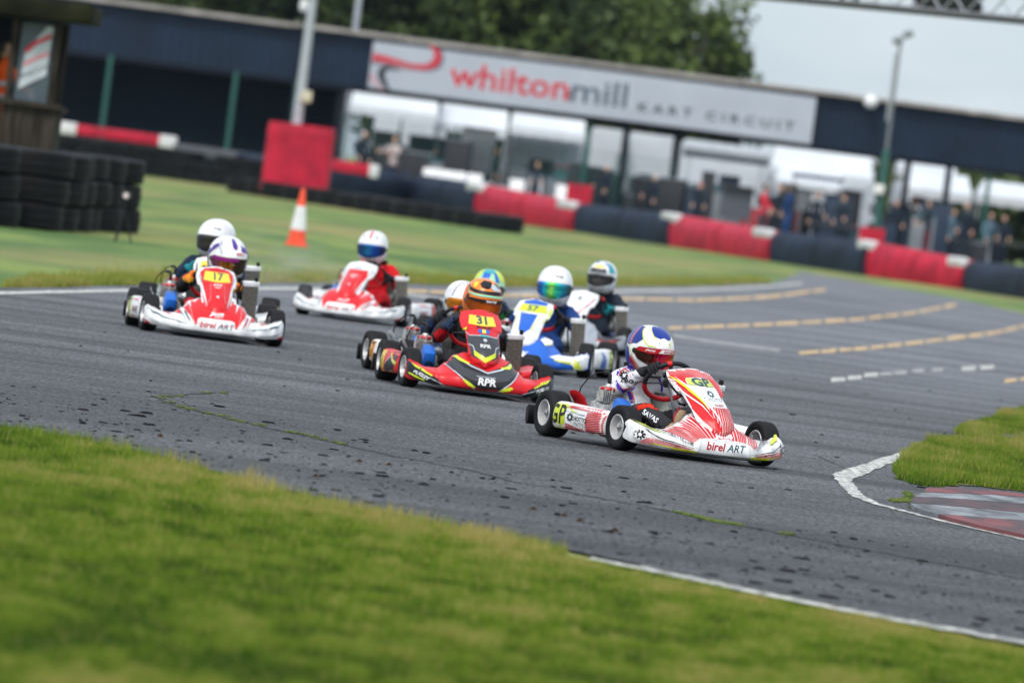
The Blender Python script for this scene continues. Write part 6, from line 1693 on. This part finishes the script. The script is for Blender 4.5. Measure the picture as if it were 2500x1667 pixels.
C_DK = cloth('jacket_dark', (.012, .022, .035)); C_BL = cloth('jacket_blue', (.010, .045, .16)); C_RD = cloth('shirt_red', '#d03444'); C_GR = cloth('trousers_grey', (.04, .05, .06)); C_OR = cloth('vest_orange', '#f06010', .1); C_GB = cloth('jacket_greyblue', (.10, .17, .22)); C_MR = cloth('top_maroon', (.10, .02, .03)); C_SK = cloth('top_pale', (.45, .38, .36))
def who(label, px, head_py, y, z0=.25, hgt=1.75, **k):
    p = at(px, head_py, y); return person(label, p.x, y, z0, hgt, **k)
who('person in dark jacket with grey cap at the left end of the open bay', 889, 330, 262, top=C_DK, legs=C_DK, hair=CAPG, face=-60, arms=(.4, .2))
who('person in pale top with raised arms beside the dark screen', 968, 330, 263, top=C_SK, legs=C_DK, hair=HAIRB, face=-120, arms=(1.4, 1.3))
who('person in dark clothes bending by the white truck windscreen', 1312, 410, 262, hgt=1.5, top=C_DK, legs=C_DK, hair=HAIRD, face=-90, arms=(.8, .8))
who('person in red hat sitting low behind the middle red barrier block', 1706, 490, 256, hgt=1.5, top=C_DK, legs=C_DK, hair=C_RD, face=-90, arms=(.5, .5))
who('person in bright red shirt left of the blue jacketed person', 1866, 480, 255, hgt=1.7, top=C_RD, legs=C_GR, hair=HAIRD, face=-20, arms=(.6, .5))
who('person in blue jacket standing behind the middle red barrier block', 1930, 480, 250, hgt=1.78, top=C_BL, legs=C_BL, hair=HAIRD, face=160, arms=(.5, .2))
who('person in dark blue top leaning near the right bay post', 2272, 510, 256, z0=.35, top=C_DK, legs=C_MR, hair=HAIRD, face=-160, arms=(.7, .7))
who('person in black clothes standing right of the navy post', 2362, 500, 262, z0=.35, hgt=1.85, top=C_DK, legs=C_DK, hair=HAIRD, face=-90, arms=(.3, .3))
who('person in black jacket sitting at the far right bench', 2452, 545, 266, z0=.35, hgt=1.6, top=C_DK, legs=C_DK, hair=HAIRD, face=-90, arms=(.6, .6))
who('person in maroon top inside the right bay', 2238, 480, 272, z0=.35, hgt=1.75, top=C_MR, legs=C_GB, hair=HAIRB, face=-90, arms=(.2, .9))
def vest(P, up):
    for z in (.12, .30): MB().lathe([(.165, z + up - .03), (.172, z + up + .0), (.165, z + up + .03)], Matrix.Diagonal((1.0, .72, 1, 1)), 20).build('reflective_band', LGRY, P)
q = at(2, 200, 117.6); person('marshal in orange high visibility suit inside the wooden hut', q.x, 117.9, .55, 1.75, C_OR, C_OR, HAIRD, face=-40, arms=(.3, .8), extra=vest)

# ---- paddock: gazebos, trucks, fence
CANV = M('white_canvas', (.60, .64, .68), .7, var=.08, vs=.8); GWHITE = M('vehicle_white', (.52, .56, .60), .35, coat=.4, var=.06, vs=1); GLASS = M('vehicle_glass', (.03, .06, .075), .15, spec=.8, var=.4, vs=.5); CANG = M('grey_canvas', (.42, .46, .50), .75)
def gazebo(label, pxa, pxb, y, ze, zt_, dep=3, mat=CANV):
    a = at(pxa, 350, y).x; c = at(pxb, 350, y).x; w_ = c - a
    o = empty('gazebo', ((a + c) / 2, y, .012)); tag(o, label, 'gazebo', 'white gazebos in the paddock')
    ridge = .44 * w_
    v = [(-w_ / 2, 0, ze), (w_ / 2, 0, ze), (w_ / 2, dep, ze), (-w_ / 2, dep, ze), (-ridge, dep / 2, zt_), (ridge, dep / 2, zt_)]
    m = MB(); m.add(v, [(0, 1, 5, 4), (1, 2, 5), (2, 3, 4, 5), (3, 0, 4)])
    m.build('canopy', mat, o, 0)
    m = MB(); n = 12
    for (p0, p1) in ((v[0], v[1]), (v[1], v[2]), (v[2], v[3]), (v[3], v[0])):
        p0, p1 = Vector(p0), Vector(p1)
        rows = [[p0 + (p1 - p0) * k / n for k in range(n + 1)], [p0 + (p1 - p0) * k / n - Vector((0, 0, .26 + .05 * (k % 2))) for k in range(n + 1)]]
        m.grid(rows)
    m.build('valance', mat, o, 0)
    for x_, y_ in ((-w_ / 2 + .04, .04), (w_ / 2 - .04, .04), (-w_ / 2 + .04, dep - .04), (w_ / 2 - .04, dep - .04)): MB().box((x_, y_, ze / 2), (.05, .05, ze)).build('leg', GALV, o, 0)
gazebo('white gazebo left of all, at the start of the open bay', 842, 1060, 288, 2.95, 4.6)
gazebo('wide white gazebo above the dark screen', 1062, 1235, 290, 2.75, 4.4)
gazebo('white gazebo over the large windscreen', 1240, 1425, 290, 2.95, 4.6)
gazebo('white gazebo between the grey awning and the right lamp post', 1890, 2140, 289, 2.7, 4.3)
gazebo('lower white gazebo behind the blue banner', 1905, 2075, 284, 2.25, 2.75)
gazebo('white gazebo right of the lamp post', 2215, 2390, 282, 2.55, 3.15)
gazebo('upper white gazebo far behind, right of the lamp post', 2200, 2345, 300, 3.3, 3.9)
gazebo('white gazebo at the right edge of the frame', 2405, 2640, 280, 2.6, 3.1)
def truck(label, pxa, pxb, y, H_, name='race_truck', glass=(.45, .78), bumper=.5):
    a = at(pxa, 400, y).x; c = at(pxb, 400, y).x; w_ = c - a
    o = empty(name, ((a + c) / 2, y, .012)); tag(o, label, 'truck')
    MB().box((0, 3.2, H_ * .5 + .2), (w_, 6, H_ - .4), bev=.12).build('body', GWHITE, o)
    b = MB(); b.box((0, .05, H_ * .30), (w_ * .98, .5, H_ * .42), bev=.1); b.build('cab_front', GWHITE, o)
    z0, z1 = H_ * glass[0], H_ * glass[1]
    rows = [[Vector((x_, .12 + .06 * (x_ / w_ * 2) ** 2 + k * .05, z0 + (z1 - z0) * k / 4)) for x_ in np.linspace(-w_ * .44, w_ * .44, 9)] for k in range(5)]
    MB().grid(rows).build('windscreen', GLASS, o)
    for k in range(4): MB().box((0, -.22, H_ * (.18 + k * .045)), (w_ * .6, .03, .05)).build('grille_bar', DGREY, o, 0)
    for s_ in (-1, 1):
        MB().box((s_ * w_ * .40, -.20, H_ * .20), (w_ * .14, .06, .16), bev=.03).build('headlight', M('headlamp', (.6, .62, .65), .1), o)
        MB().box((s_ * w_ * .54, -.05, H_ * .55), (.16, .14, .42), bev=.03).build('mirror', DGREY if s_ > 0 else LGRY, o)
        MB().lathe([(0, -.13), (.30, -.13), (.42, -.11), (.44, 0), (.42, .11), (.30, .13), (0, .13)], Matrix.Translation((s_ * w_ * .42, .9, .44)) @ AX, 20).build('wheel', TYR, o)
    return o
truck('white coach with a wide pale windscreen left of the green post', 1243, 1428, 293, 3.0, glass=(.42, .80))
truck('white truck left of the navy post, with dark windscreen', 1436, 1524, 282, 3.2, glass=(.45, .80))
truck('white truck right of the navy post, with dark windscreen', 1530, 1645, 283, 3.2, glass=(.45, .80))
truck('white motorhome under the grey rolled awning', 1660, 1880, 292, 3.2, 'motorhome', glass=(.50, .72))
truck('white van behind the dark screen at the left of the bay', 900, 1080, 296, 2.8, 'van', glass=(.55, .82))
# rolled grey awning
a = at(1672, 345, 284); c = at(1880, 372, 284)
o = empty('rolled_awning', ((a.x + c.x) / 2, 284, 2.95)); tag(o, 'long grey rolled awning on the motorhome', 'awning')
MB().tube([(-(c.x - a.x) / 2, 0, 0), ((c.x - a.x) / 2, 0, 0)], .26, 16).build('roll', CANG, o); MB().box((0, .3, -.25), (c.x - a.x, .5, .1)).build('bracket', DGREY, o, 0)
for s_ in (-1, 1): MB().box((s_ * 1.2, .0, -1.6), (.06, .06, 2.8)).build('leg', GALV, o, 0)
def panel(label, px0, py0, px1, py1, y, mat, name, cat, dep=.1, legs=True):
    a, c = at(px0, py0, y), at(px1, py1, y); o = empty(name, ((a.x + c.x) / 2, y, .012)); tag(o, label, cat)
    w_ = c.x - a.x; hh = a.z - c.z; zc = (a.z + c.z) / 2
    MB().box((0, 0, zc), (w_, dep, abs(hh)), bev=.015).build('panel', mat, o, 0)
    if legs:
        for s_ in (-1, 1): MB().box((s_ * w_ * .45, 0, (zc - abs(hh) / 2) / 2), (.06, .06, zc - abs(hh) / 2)).build('leg', GALV, o, 0)
    MB().box((0, -dep * .3, zc + abs(hh) / 2), (w_ + .04, dep, .05)).build('top_rail', DGREY, o, 0)
    return o
panel('dark screen board inside the open bay at left', 1000, 330, 1108, 382, 276, M('screen_dark', (.02, .022, .03), .5), 'screen_board', 'screen')
panel('tall white panel right of the dark screen', 1130, 312, 1200, 425, 277, CANV, 'display_panel', 'panel')
panel('dark grey cabinet behind the middle red barrier block', 1765, 452, 1830, 540, 256, M('cabinet_grey', (.07, .08, .10), .6), 'metal_cabinet', 'cabinet', .8)
panel('blue banner hanging below the white gazebo', 1935, 432, 2060, 440, 279, NAVYV, 'blue_banner', 'banner')
panel('white board leaning under the blue banner', 1945, 462, 2000, 560, 281, CANV, 'white_board', 'board')
panel('narrow white board left of the right lamp post', 2040, 470, 2080, 570, 281, CANV, 'white_board', 'board')
panel('low dark counter behind the blue jacketed person', 1975, 545, 2110, 570, 258, C_DK, 'counter', 'counter', .6)
panel('low dark counter in the left of the open bay', 940, 395, 1250, 432, 266, C_DK, 'counter', 'counter', .6)
panel('dark counter before the truck windscreen', 1250, 440, 1420, 462, 266, C_DK, 'counter', 'counter', .6)
panel('brown bench table at the far right', 2410, 590, 2560, 612, 262, M('bench_wood', (.16, .10, .06), .8), 'picnic_table', 'table', 1.0)
panel('maroon sign inside the right bay', 2226, 480, 2252, 505, 275, C_MR, 'maroon_sign', 'sign')
# white chairs and clutter in the left bay
def chair(label, px, py, y, mat):
    p = at(px, py, y); o = empty('garden_chair', (p.x, y, .25)); tag(o, label, 'chair', 'white garden chairs in the paddock')
    MB().box((0, 0, .44), (.46, .44, .04), bev=.01).build('seat', mat, o); MB().box((0, .22, .70), (.46, .04, .5), (R(-10), 0, 0), bev=.01).build('backrest', mat, o)
    for a_ in (-1, 1):
        for b_ in (-1, 1): MB().box((a_ * .2, b_ * .2, .22), (.04, .04, .44)).build('leg', mat, o, 0)
for k, px in enumerate((1050, 1085, 1120, 1160, 1265, 1380)):
    chair('white chair %s in the open bay' % ['left of the tall white panel', 'second beside the dark screen', 'under the tall white panel', 'right of the tall white panel', 'at the left of the coach windscreen', 'at the right of the coach windscreen'][k], px, 430, 260, WHITEP)
# clutter between barrier and vehicles
PAL = [M('crate_blue', (.012, .028, .055), .6), M('crate_dark', (.012, .015, .02), .6), M('crate_grey', (.16, .18, .2), .6), M('crate_teal', (.03, .12, .13), .6), M('crate_red', (.30, .02, .03), .6), M('crate_pale', (.5, .54, .58), .6)]
LB = {0: 'blue', 1: 'black', 2: 'grey', 3: 'teal', 4: 'red', 5: 'pale'}
ctx = ['in the left of the open bay', 'under the first gazebo', 'below the coach windscreen', 'before the left white truck', 'before the right white truck', 'under the grey awning', 'left of the metal cabinet', 'under the blue banner', 'left of the right lamp post', 'right of the right lamp post', 'near the far right bench']
rr2 = random.Random(5)
for k in range(64):
    px = 850 + k * 25.5 + rr2.uniform(-14, 14); y = rr2.uniform(262, 280); p = at(px, 400, y); ci = rr2.choice([0, 1, 1, 1, 1, 2, 2, 3, 0, 4, 5]); w_, h_ = rr2.uniform(.35, 1.0), rr2.uniform(.5, 2.0)
    o = empty('equipment_case', (p.x, y, .2), rr2.uniform(-.4, .4)); tag(o, '%s equipment case %s, %s in its heap' % (LB[ci], ctx[min(10, int((px - 850) / 160))], ['leftmost', 'second', 'third', 'fourth', 'fifth', 'sixth', 'last'][k % 7]), 'case', 'equipment cases in the paddock')
    MB().box((0, 0, h_ / 2), (w_, .5, h_), bev=.03).build('body', PAL[ci], o); MB().box((0, -.02, h_ + .02), (w_ * 1.04, .54, .06), bev=.02).build('lid', PAL[(ci + 1) % 6], o)
for k, (px, py, y) in enumerate([(1070, 350, 272), (1210, 372, 271), (1480, 430, 268), (1600, 440, 266), (1905, 478, 258), (1995, 500, 262), (2060, 505, 264), (2190, 495, 265), (2330, 505, 268), (2420, 520, 270)]):
    p = at(px, py, y); cc = rr2.choice([C_DK, C_DK, C_GR, C_GB, C_DK, C_SK])
    person(['person behind the dark screen board', 'person beside the tall white panel', 'person before the left white truck', 'person before the right white truck', 'person just left of the blue jacketed person', 'person under the blue banner', 'person right of the blue banner', 'person between the lamp post and the right bay', 'person beside the navy post in the right bay', 'person left of the green post in the right bay'][k], p.x, y, .2, rr2.uniform(1.55, 1.85), cc, C_DK, rr2.choice([HAIRD, HAIRB, CAPG]), face=rr2.uniform(-180, 0), arms=(rr2.uniform(0, .8), rr2.uniform(0, .8)))
for k, (a_, b_2, h_) in enumerate([(870, 1030, 2.9), (1040, 1230, 3.2), (1225, 1330, 3.1), (1340, 1450, 3.2), (1650, 1770, 3.3), (1780, 1900, 3.2), (1890, 2010, 2.9), (2020, 2140, 3.1), (2200, 2330, 2.8)]):
    truck(['white van in the back row behind the first gazebo', 'white lorry in the back row behind the dark screen', 'white lorry behind the left half of the coach', 'white lorry behind the right half of the coach', 'white lorry behind the left half of the motorhome', 'white lorry behind the right half of the motorhome', 'white van behind the blue banner', 'white van left of the right lamp post, back row', 'white van in the back row right of the lamp post'][k], a_, b_2, 306 + 3 * (k % 2), h_, 'parked_lorry', glass=(.42, .70))
# mesh fence panels
def fence(label, pxa, pxb, y, H_, bays_):
    a = at(pxa, 400, y).x; c = at(pxb, 400, y).x; o = empty('mesh_fence', (a, y, .012)); tag(o, label, 'fence')
    w_ = c - a; n = bays_
    for i in range(n + 1): MB().box((w_ * i / n, 0, H_ / 2), (.06, .06, H_)).build('post', PGREEN, o, 0)
    b = MB(); k = 0
    x_ = .0
    while x_ < w_: b.box((x_, .03, H_ / 2), (.010, .010, H_)); x_ += .10
    for z in np.arange(.1, H_, .25): b.box((w_ / 2, .04, z), (w_, .010, .012))
    m = b.build('wire_mesh', PGREEN, o, 0); m['kind'] = 'stuff'
fence('green wire mesh fence across the left of the open bay', 830, 1240, 268.5, 2.6, 3)
fence('green wire mesh fence before the white trucks', 1240, 1640, 268.5, 2.4, 3)

# ---- lattice gantry across the top right
zg_ = 5.0; y1, y2 = 147.0, 141.6
xa_, xb_ = at(1935, 0, y1).x, at(2500, 53, y2).x
g = empty('lattice_gantry', (0, 0, 0)); tag(g, 'steel lattice gantry crossing over the track at the top right', 'gantry')
dirx = Vector((xb_ - xa_, y2 - y1, 0)).normalized(); A0 = Vector((xa_, y1, zg_)); 
GAN = M('gantry_steel', (.20, .20, .22), .5, metal=.4); 
def gp(t, dz=0, dy=0): p = A0 + dirx * t + Vector((0, dy, dz)); return p
T0, T1 = -29.0, 8.0
for dz in (.03, .58):
    for dy in (0, .5): MB().tube([gp(T0, dz, dy), gp(T1, dz, dy)], .045, 8).build('chord', GAN, g)
MB().tube([gp(T0, -.03, 0), gp(T1, -.03, 0)], .03, 8).build('cable', BLACKP, g)
t = -1.0
while t < T1 - .7:
    for s_ in (0, 1): MB().tube([gp(t, .05 if s_ else .56), gp(t + .62, .56 if s_ else .05)], .018, 6).build('brace', GALV, g)
    t += .66
bk = MB(); t = T0
while t < -1.0:
    bk.tube([gp(t, .05), gp(t + .62, .56)], .018, 5); t += .66
o_ = bk.build('lattice', GALV, g); o_['kind'] = 'stuff'
for tt in (1.42, 1.85): MB().tube([gp(tt, .0), gp(tt, .6)], .04, 8).build('upright', BLACKP, g)
p0 = gp(3.5, .33, .06); MB().box((p0 + dirx * .9), (1.9, .05, .52), (0, 0, math.atan2(dirx.y, dirx.x)), bev=.01).build('light_panel', BLACKP, g)
for tt in (T0, T1):
    for dy in (0, .5): MB().tube([gp(tt, -5, dy), gp(tt, .6, dy)], .06, 8).build('leg', GAN, g)

# ---- trees
LEAF = bpy.data.materials.new('foliage'); LEAF.use_nodes = True
n = LEAF.node_tree.nodes; l = LEAF.node_tree.links.new; bs = n['Principled BSDF']; bs.inputs['Roughness'].default_value = .6; bs.inputs['Specular IOR Level'].default_value = .3
at_ = n.new('ShaderNodeAttribute'); at_.attribute_name = 'tint'; rr = n.new('ShaderNodeValToRGB'); e = rr.color_ramp.elements
e[0].color = (.014, .032, .008, 1); e[1].color = (.095, .14, .024, 1); l(at_.outputs['Fac'], rr.inputs[0]); l(rr.outputs[0], bs.inputs['Base Color'])
BARK = M('bark', (.10, .08, .06), .9, var=.4, vs=6, bump=.5)
def tree_meshes(seed, H_, W_, nleaf, dens=1.0):
    r_ = np.random.default_rng(seed); nb = 64
    cz = H_ * .58
    c = r_.normal(0, 1, (nb, 3)); c /= np.linalg.norm(c, axis=1)[:, None]; c *= (r_.random(nb) ** .4)[:, None]
    c = c * np.array([W_ * .5, W_ * .5, H_ * .40]) + np.array([0, 0, cz]); rad = r_.uniform(.07, .17, nb) * W_
    tint_b = r_.uniform(.1, .75, nb)
    i = r_.integers(0, nb, nleaf); d = r_.normal(0, 1, (nleaf, 3)); d /= np.linalg.norm(d, axis=1)[:, None]
    P = c[i] + d * (rad[i] * r_.random(nleaf) ** .35)[:, None]; P[:, 2] = np.maximum(P[:, 2], .25)
    s = r_.uniform(.10, .24, nleaf); a = r_.normal(0, 1, (nleaf, 3)); a /= np.linalg.norm(a, axis=1)[:, None]; b = np.cross(a, r_.normal(0, 1, (nleaf, 3))); b /= np.linalg.norm(b, axis=1)[:, None]
    V = np.stack([P - a * s[:, None], P + b * s[:, None] * .6, P + a * s[:, None], P - b * s[:, None] * .6], 1)
    me = bpy.data.meshes.new('crown'); me.vertices.add(4 * nleaf); me.vertices.foreach_set('co', V.astype(np.float32).ravel())
    me.loops.add(4 * nleaf); me.loops.foreach_set('vertex_index', np.arange(4 * nleaf, dtype=np.int32)); me.polygons.add(nleaf); me.polygons.foreach_set('loop_start', np.arange(0, 4 * nleaf, 4, dtype=np.int32)); me.update(calc_edges=True)
    tn = np.clip(tint_b[i] + r_.normal(0, .16, nleaf), 0, 1)
    me.attributes.new('tint', 'FLOAT', 'POINT').data.foreach_set('value', np.repeat(tn, 4).astype(np.float32)); me.materials.append(LEAF)
    tb = MB(); tb.tube([(0, 0, 0), (.1, 0, H_ * .2), (-.1, .1, H_ * .45), (0, 0, H_ * .75)], [.035 * H_, .028 * H_, .018 * H_, .006 * H_], 10)
    for k in range(9):
        q = c[k]; z = H_ * (.25 + .05 * k); tb.tube([(0, 0, z), (q[0] * .5, q[1] * .5, (z + q[2]) / 2 + .2), tuple(q)], [.013 * H_, .009 * H_, .003 * H_], 6)
    return me, tb.mesh('trunk', BARK, 60)
TM = [tree_meshes(21, 13, 8, 15000), tree_meshes(22, 12, 9, 15000), tree_meshes(23, 9, 7, 9000)]
tl = ['dense dark tree above the garages, leftmost behind the roof', 'tree behind the roof above the slim dark lamp post', 'tall tree behind the roof right of the thick grey pole', 'dark tree behind the red swoosh of the sign', 'tree behind the roof above the sign word whilton', 'broad tree behind the roof above the sign word mill', 'tree with sky gaps above the sign words kart circuit', 'smaller tree in front of the gap, right part of the wood', 'rightmost tree whose crown slopes down to the roof', 'second row tree above the left part of the sign', 'second row tree above the middle of the sign', 'second row tree above the garages', 'second row tree left of the thick pole']
tp = [(420, 305, 0, 1.05), (600, 300, 1, 1.0), (800, 308, 0, 1.1), (980, 302, 1, 1.05), (1130, 306, 0, 1.05), (1290, 303, 1, 1.0), (1440, 306, 0, .98), (1545, 300, 2, 1.05), (1650, 302, 2, .74), (1060, 325, 0, 1.25), (1250, 330, 1, 1.3), (500, 326, 1, 1.2), (720, 328, 0, 1.25)]
for (px, y, k, s_), lb in zip(tp, tl):
    p = at(px, 300, y); o = empty('broadleaf_tree', (p.x, y, 0), random.uniform(0, 6)); o.scale = (s_, s_, s_)
    tag(o, lb, 'tree', 'trees behind the pit building'); link('crown', TM[k][0], o); link('trunk', TM[k][1], o)
HB = [tree_meshes(31, 3.4, 4.5, 4500)]
for k, (px, y) in enumerate([(2300, 318), (2400, 322), (2500, 316), (2590, 320)]):
    p = at(px, 420, y); o = empty('leafy_bush', (p.x, y, 0), k * 1.3); o.scale = (1.1, 1.1, 1.25)
    tag(o, ['bush seen under the roof left of the right end gazebo', 'bush in the gap between the two right gazebos', 'bush behind the gazebo at the right edge', 'bush beyond the right edge gazebo'][k], 'bush', 'bushes behind the paddock'); link('crown', HB[0][0], o); link('trunk', HB[0][1], o)

# ---- the air: thin haze
hm = bpy.data.materials.new('haze'); hm.use_nodes = True; hn = hm.node_tree.nodes; hn.clear()
pv = hn.new('ShaderNodeVolumePrincipled'); pv.inputs['Color'].default_value = (.65, .80, 1, 1); pv.inputs['Density'].default_value = HAZE = .00005; pv.inputs['Anisotropy'].default_value = .1
ho = hn.new('ShaderNodeOutputMaterial'); hm.node_tree.links.new(pv.outputs[0], ho.inputs['Volume'])
if HAZE > 0:
    hb = MB().box((0, 790, 9), (1420, 1650, 20)).build('haze', hm, None, 0); hb['kind'] = 'stuff'

# ---- thin exhaust smoke behind kart 17
sm = bpy.data.materials.new('exhaust_smoke'); sm.use_nodes = True; sn = sm.node_tree.nodes; sn.clear(); sl_ = sm.node_tree.links.new
tc_ = sn.new('ShaderNodeTexCoord'); nz_ = sn.new('ShaderNodeTexNoise'); nz_.inputs['Scale'].default_value = 2.2; nz_.inputs['Detail'].default_value = 4; sl_(tc_.outputs['Object'], nz_.inputs[0])
ln_ = sn.new('ShaderNodeVectorMath'); ln_.operation = 'LENGTH'; sl_(tc_.outputs['Object'], ln_.inputs[0])
mr1 = sn.new('ShaderNodeMapRange'); mr1.inputs[1].default_value = 1.0; mr1.inputs[2].default_value = .2; sl_(ln_.outputs['Value'], mr1.inputs[0])
mr2 = sn.new('ShaderNodeMapRange'); mr2.inputs[1].default_value = .45; mr2.inputs[2].default_value = .75; sl_(nz_.outputs[0], mr2.inputs[0])
mu_ = sn.new('ShaderNodeMath'); mu_.operation = 'MULTIPLY'; sl_(mr1.outputs[0], mu_.inputs[0]); sl_(mr2.outputs[0], mu_.inputs[1])
mu2 = sn.new('ShaderNodeMath'); mu2.operation = 'MULTIPLY'; sl_(mu_.outputs[0], mu2.inputs[0]); mu2.inputs[1].default_value = .28
pv2 = sn.new('ShaderNodeVolumePrincipled'); pv2.inputs['Color'].default_value = (.8, .86, .95, 1); sl_(mu2.outputs[0], pv2.inputs['Density'])
so_ = sn.new('ShaderNodeOutputMaterial'); sl_(pv2.outputs[0], so_.inputs['Volume'])
b_ = MB(); b_.grid([[Vector((math.cos(t) * math.cos(u), math.sin(t) * math.cos(u), math.sin(u))) for t in np.linspace(0, 2 * math.pi, 25)[:-1]] for u in np.linspace(-math.pi / 2, math.pi / 2, 13)], closed_v=True)
p = at(690, 675, 72); so = b_.build('exhaust_smoke', sm, None, 0, (p.x, 72, .42)); so.scale = (.75, 2.0, .38); so['kind'] = 'stuff'
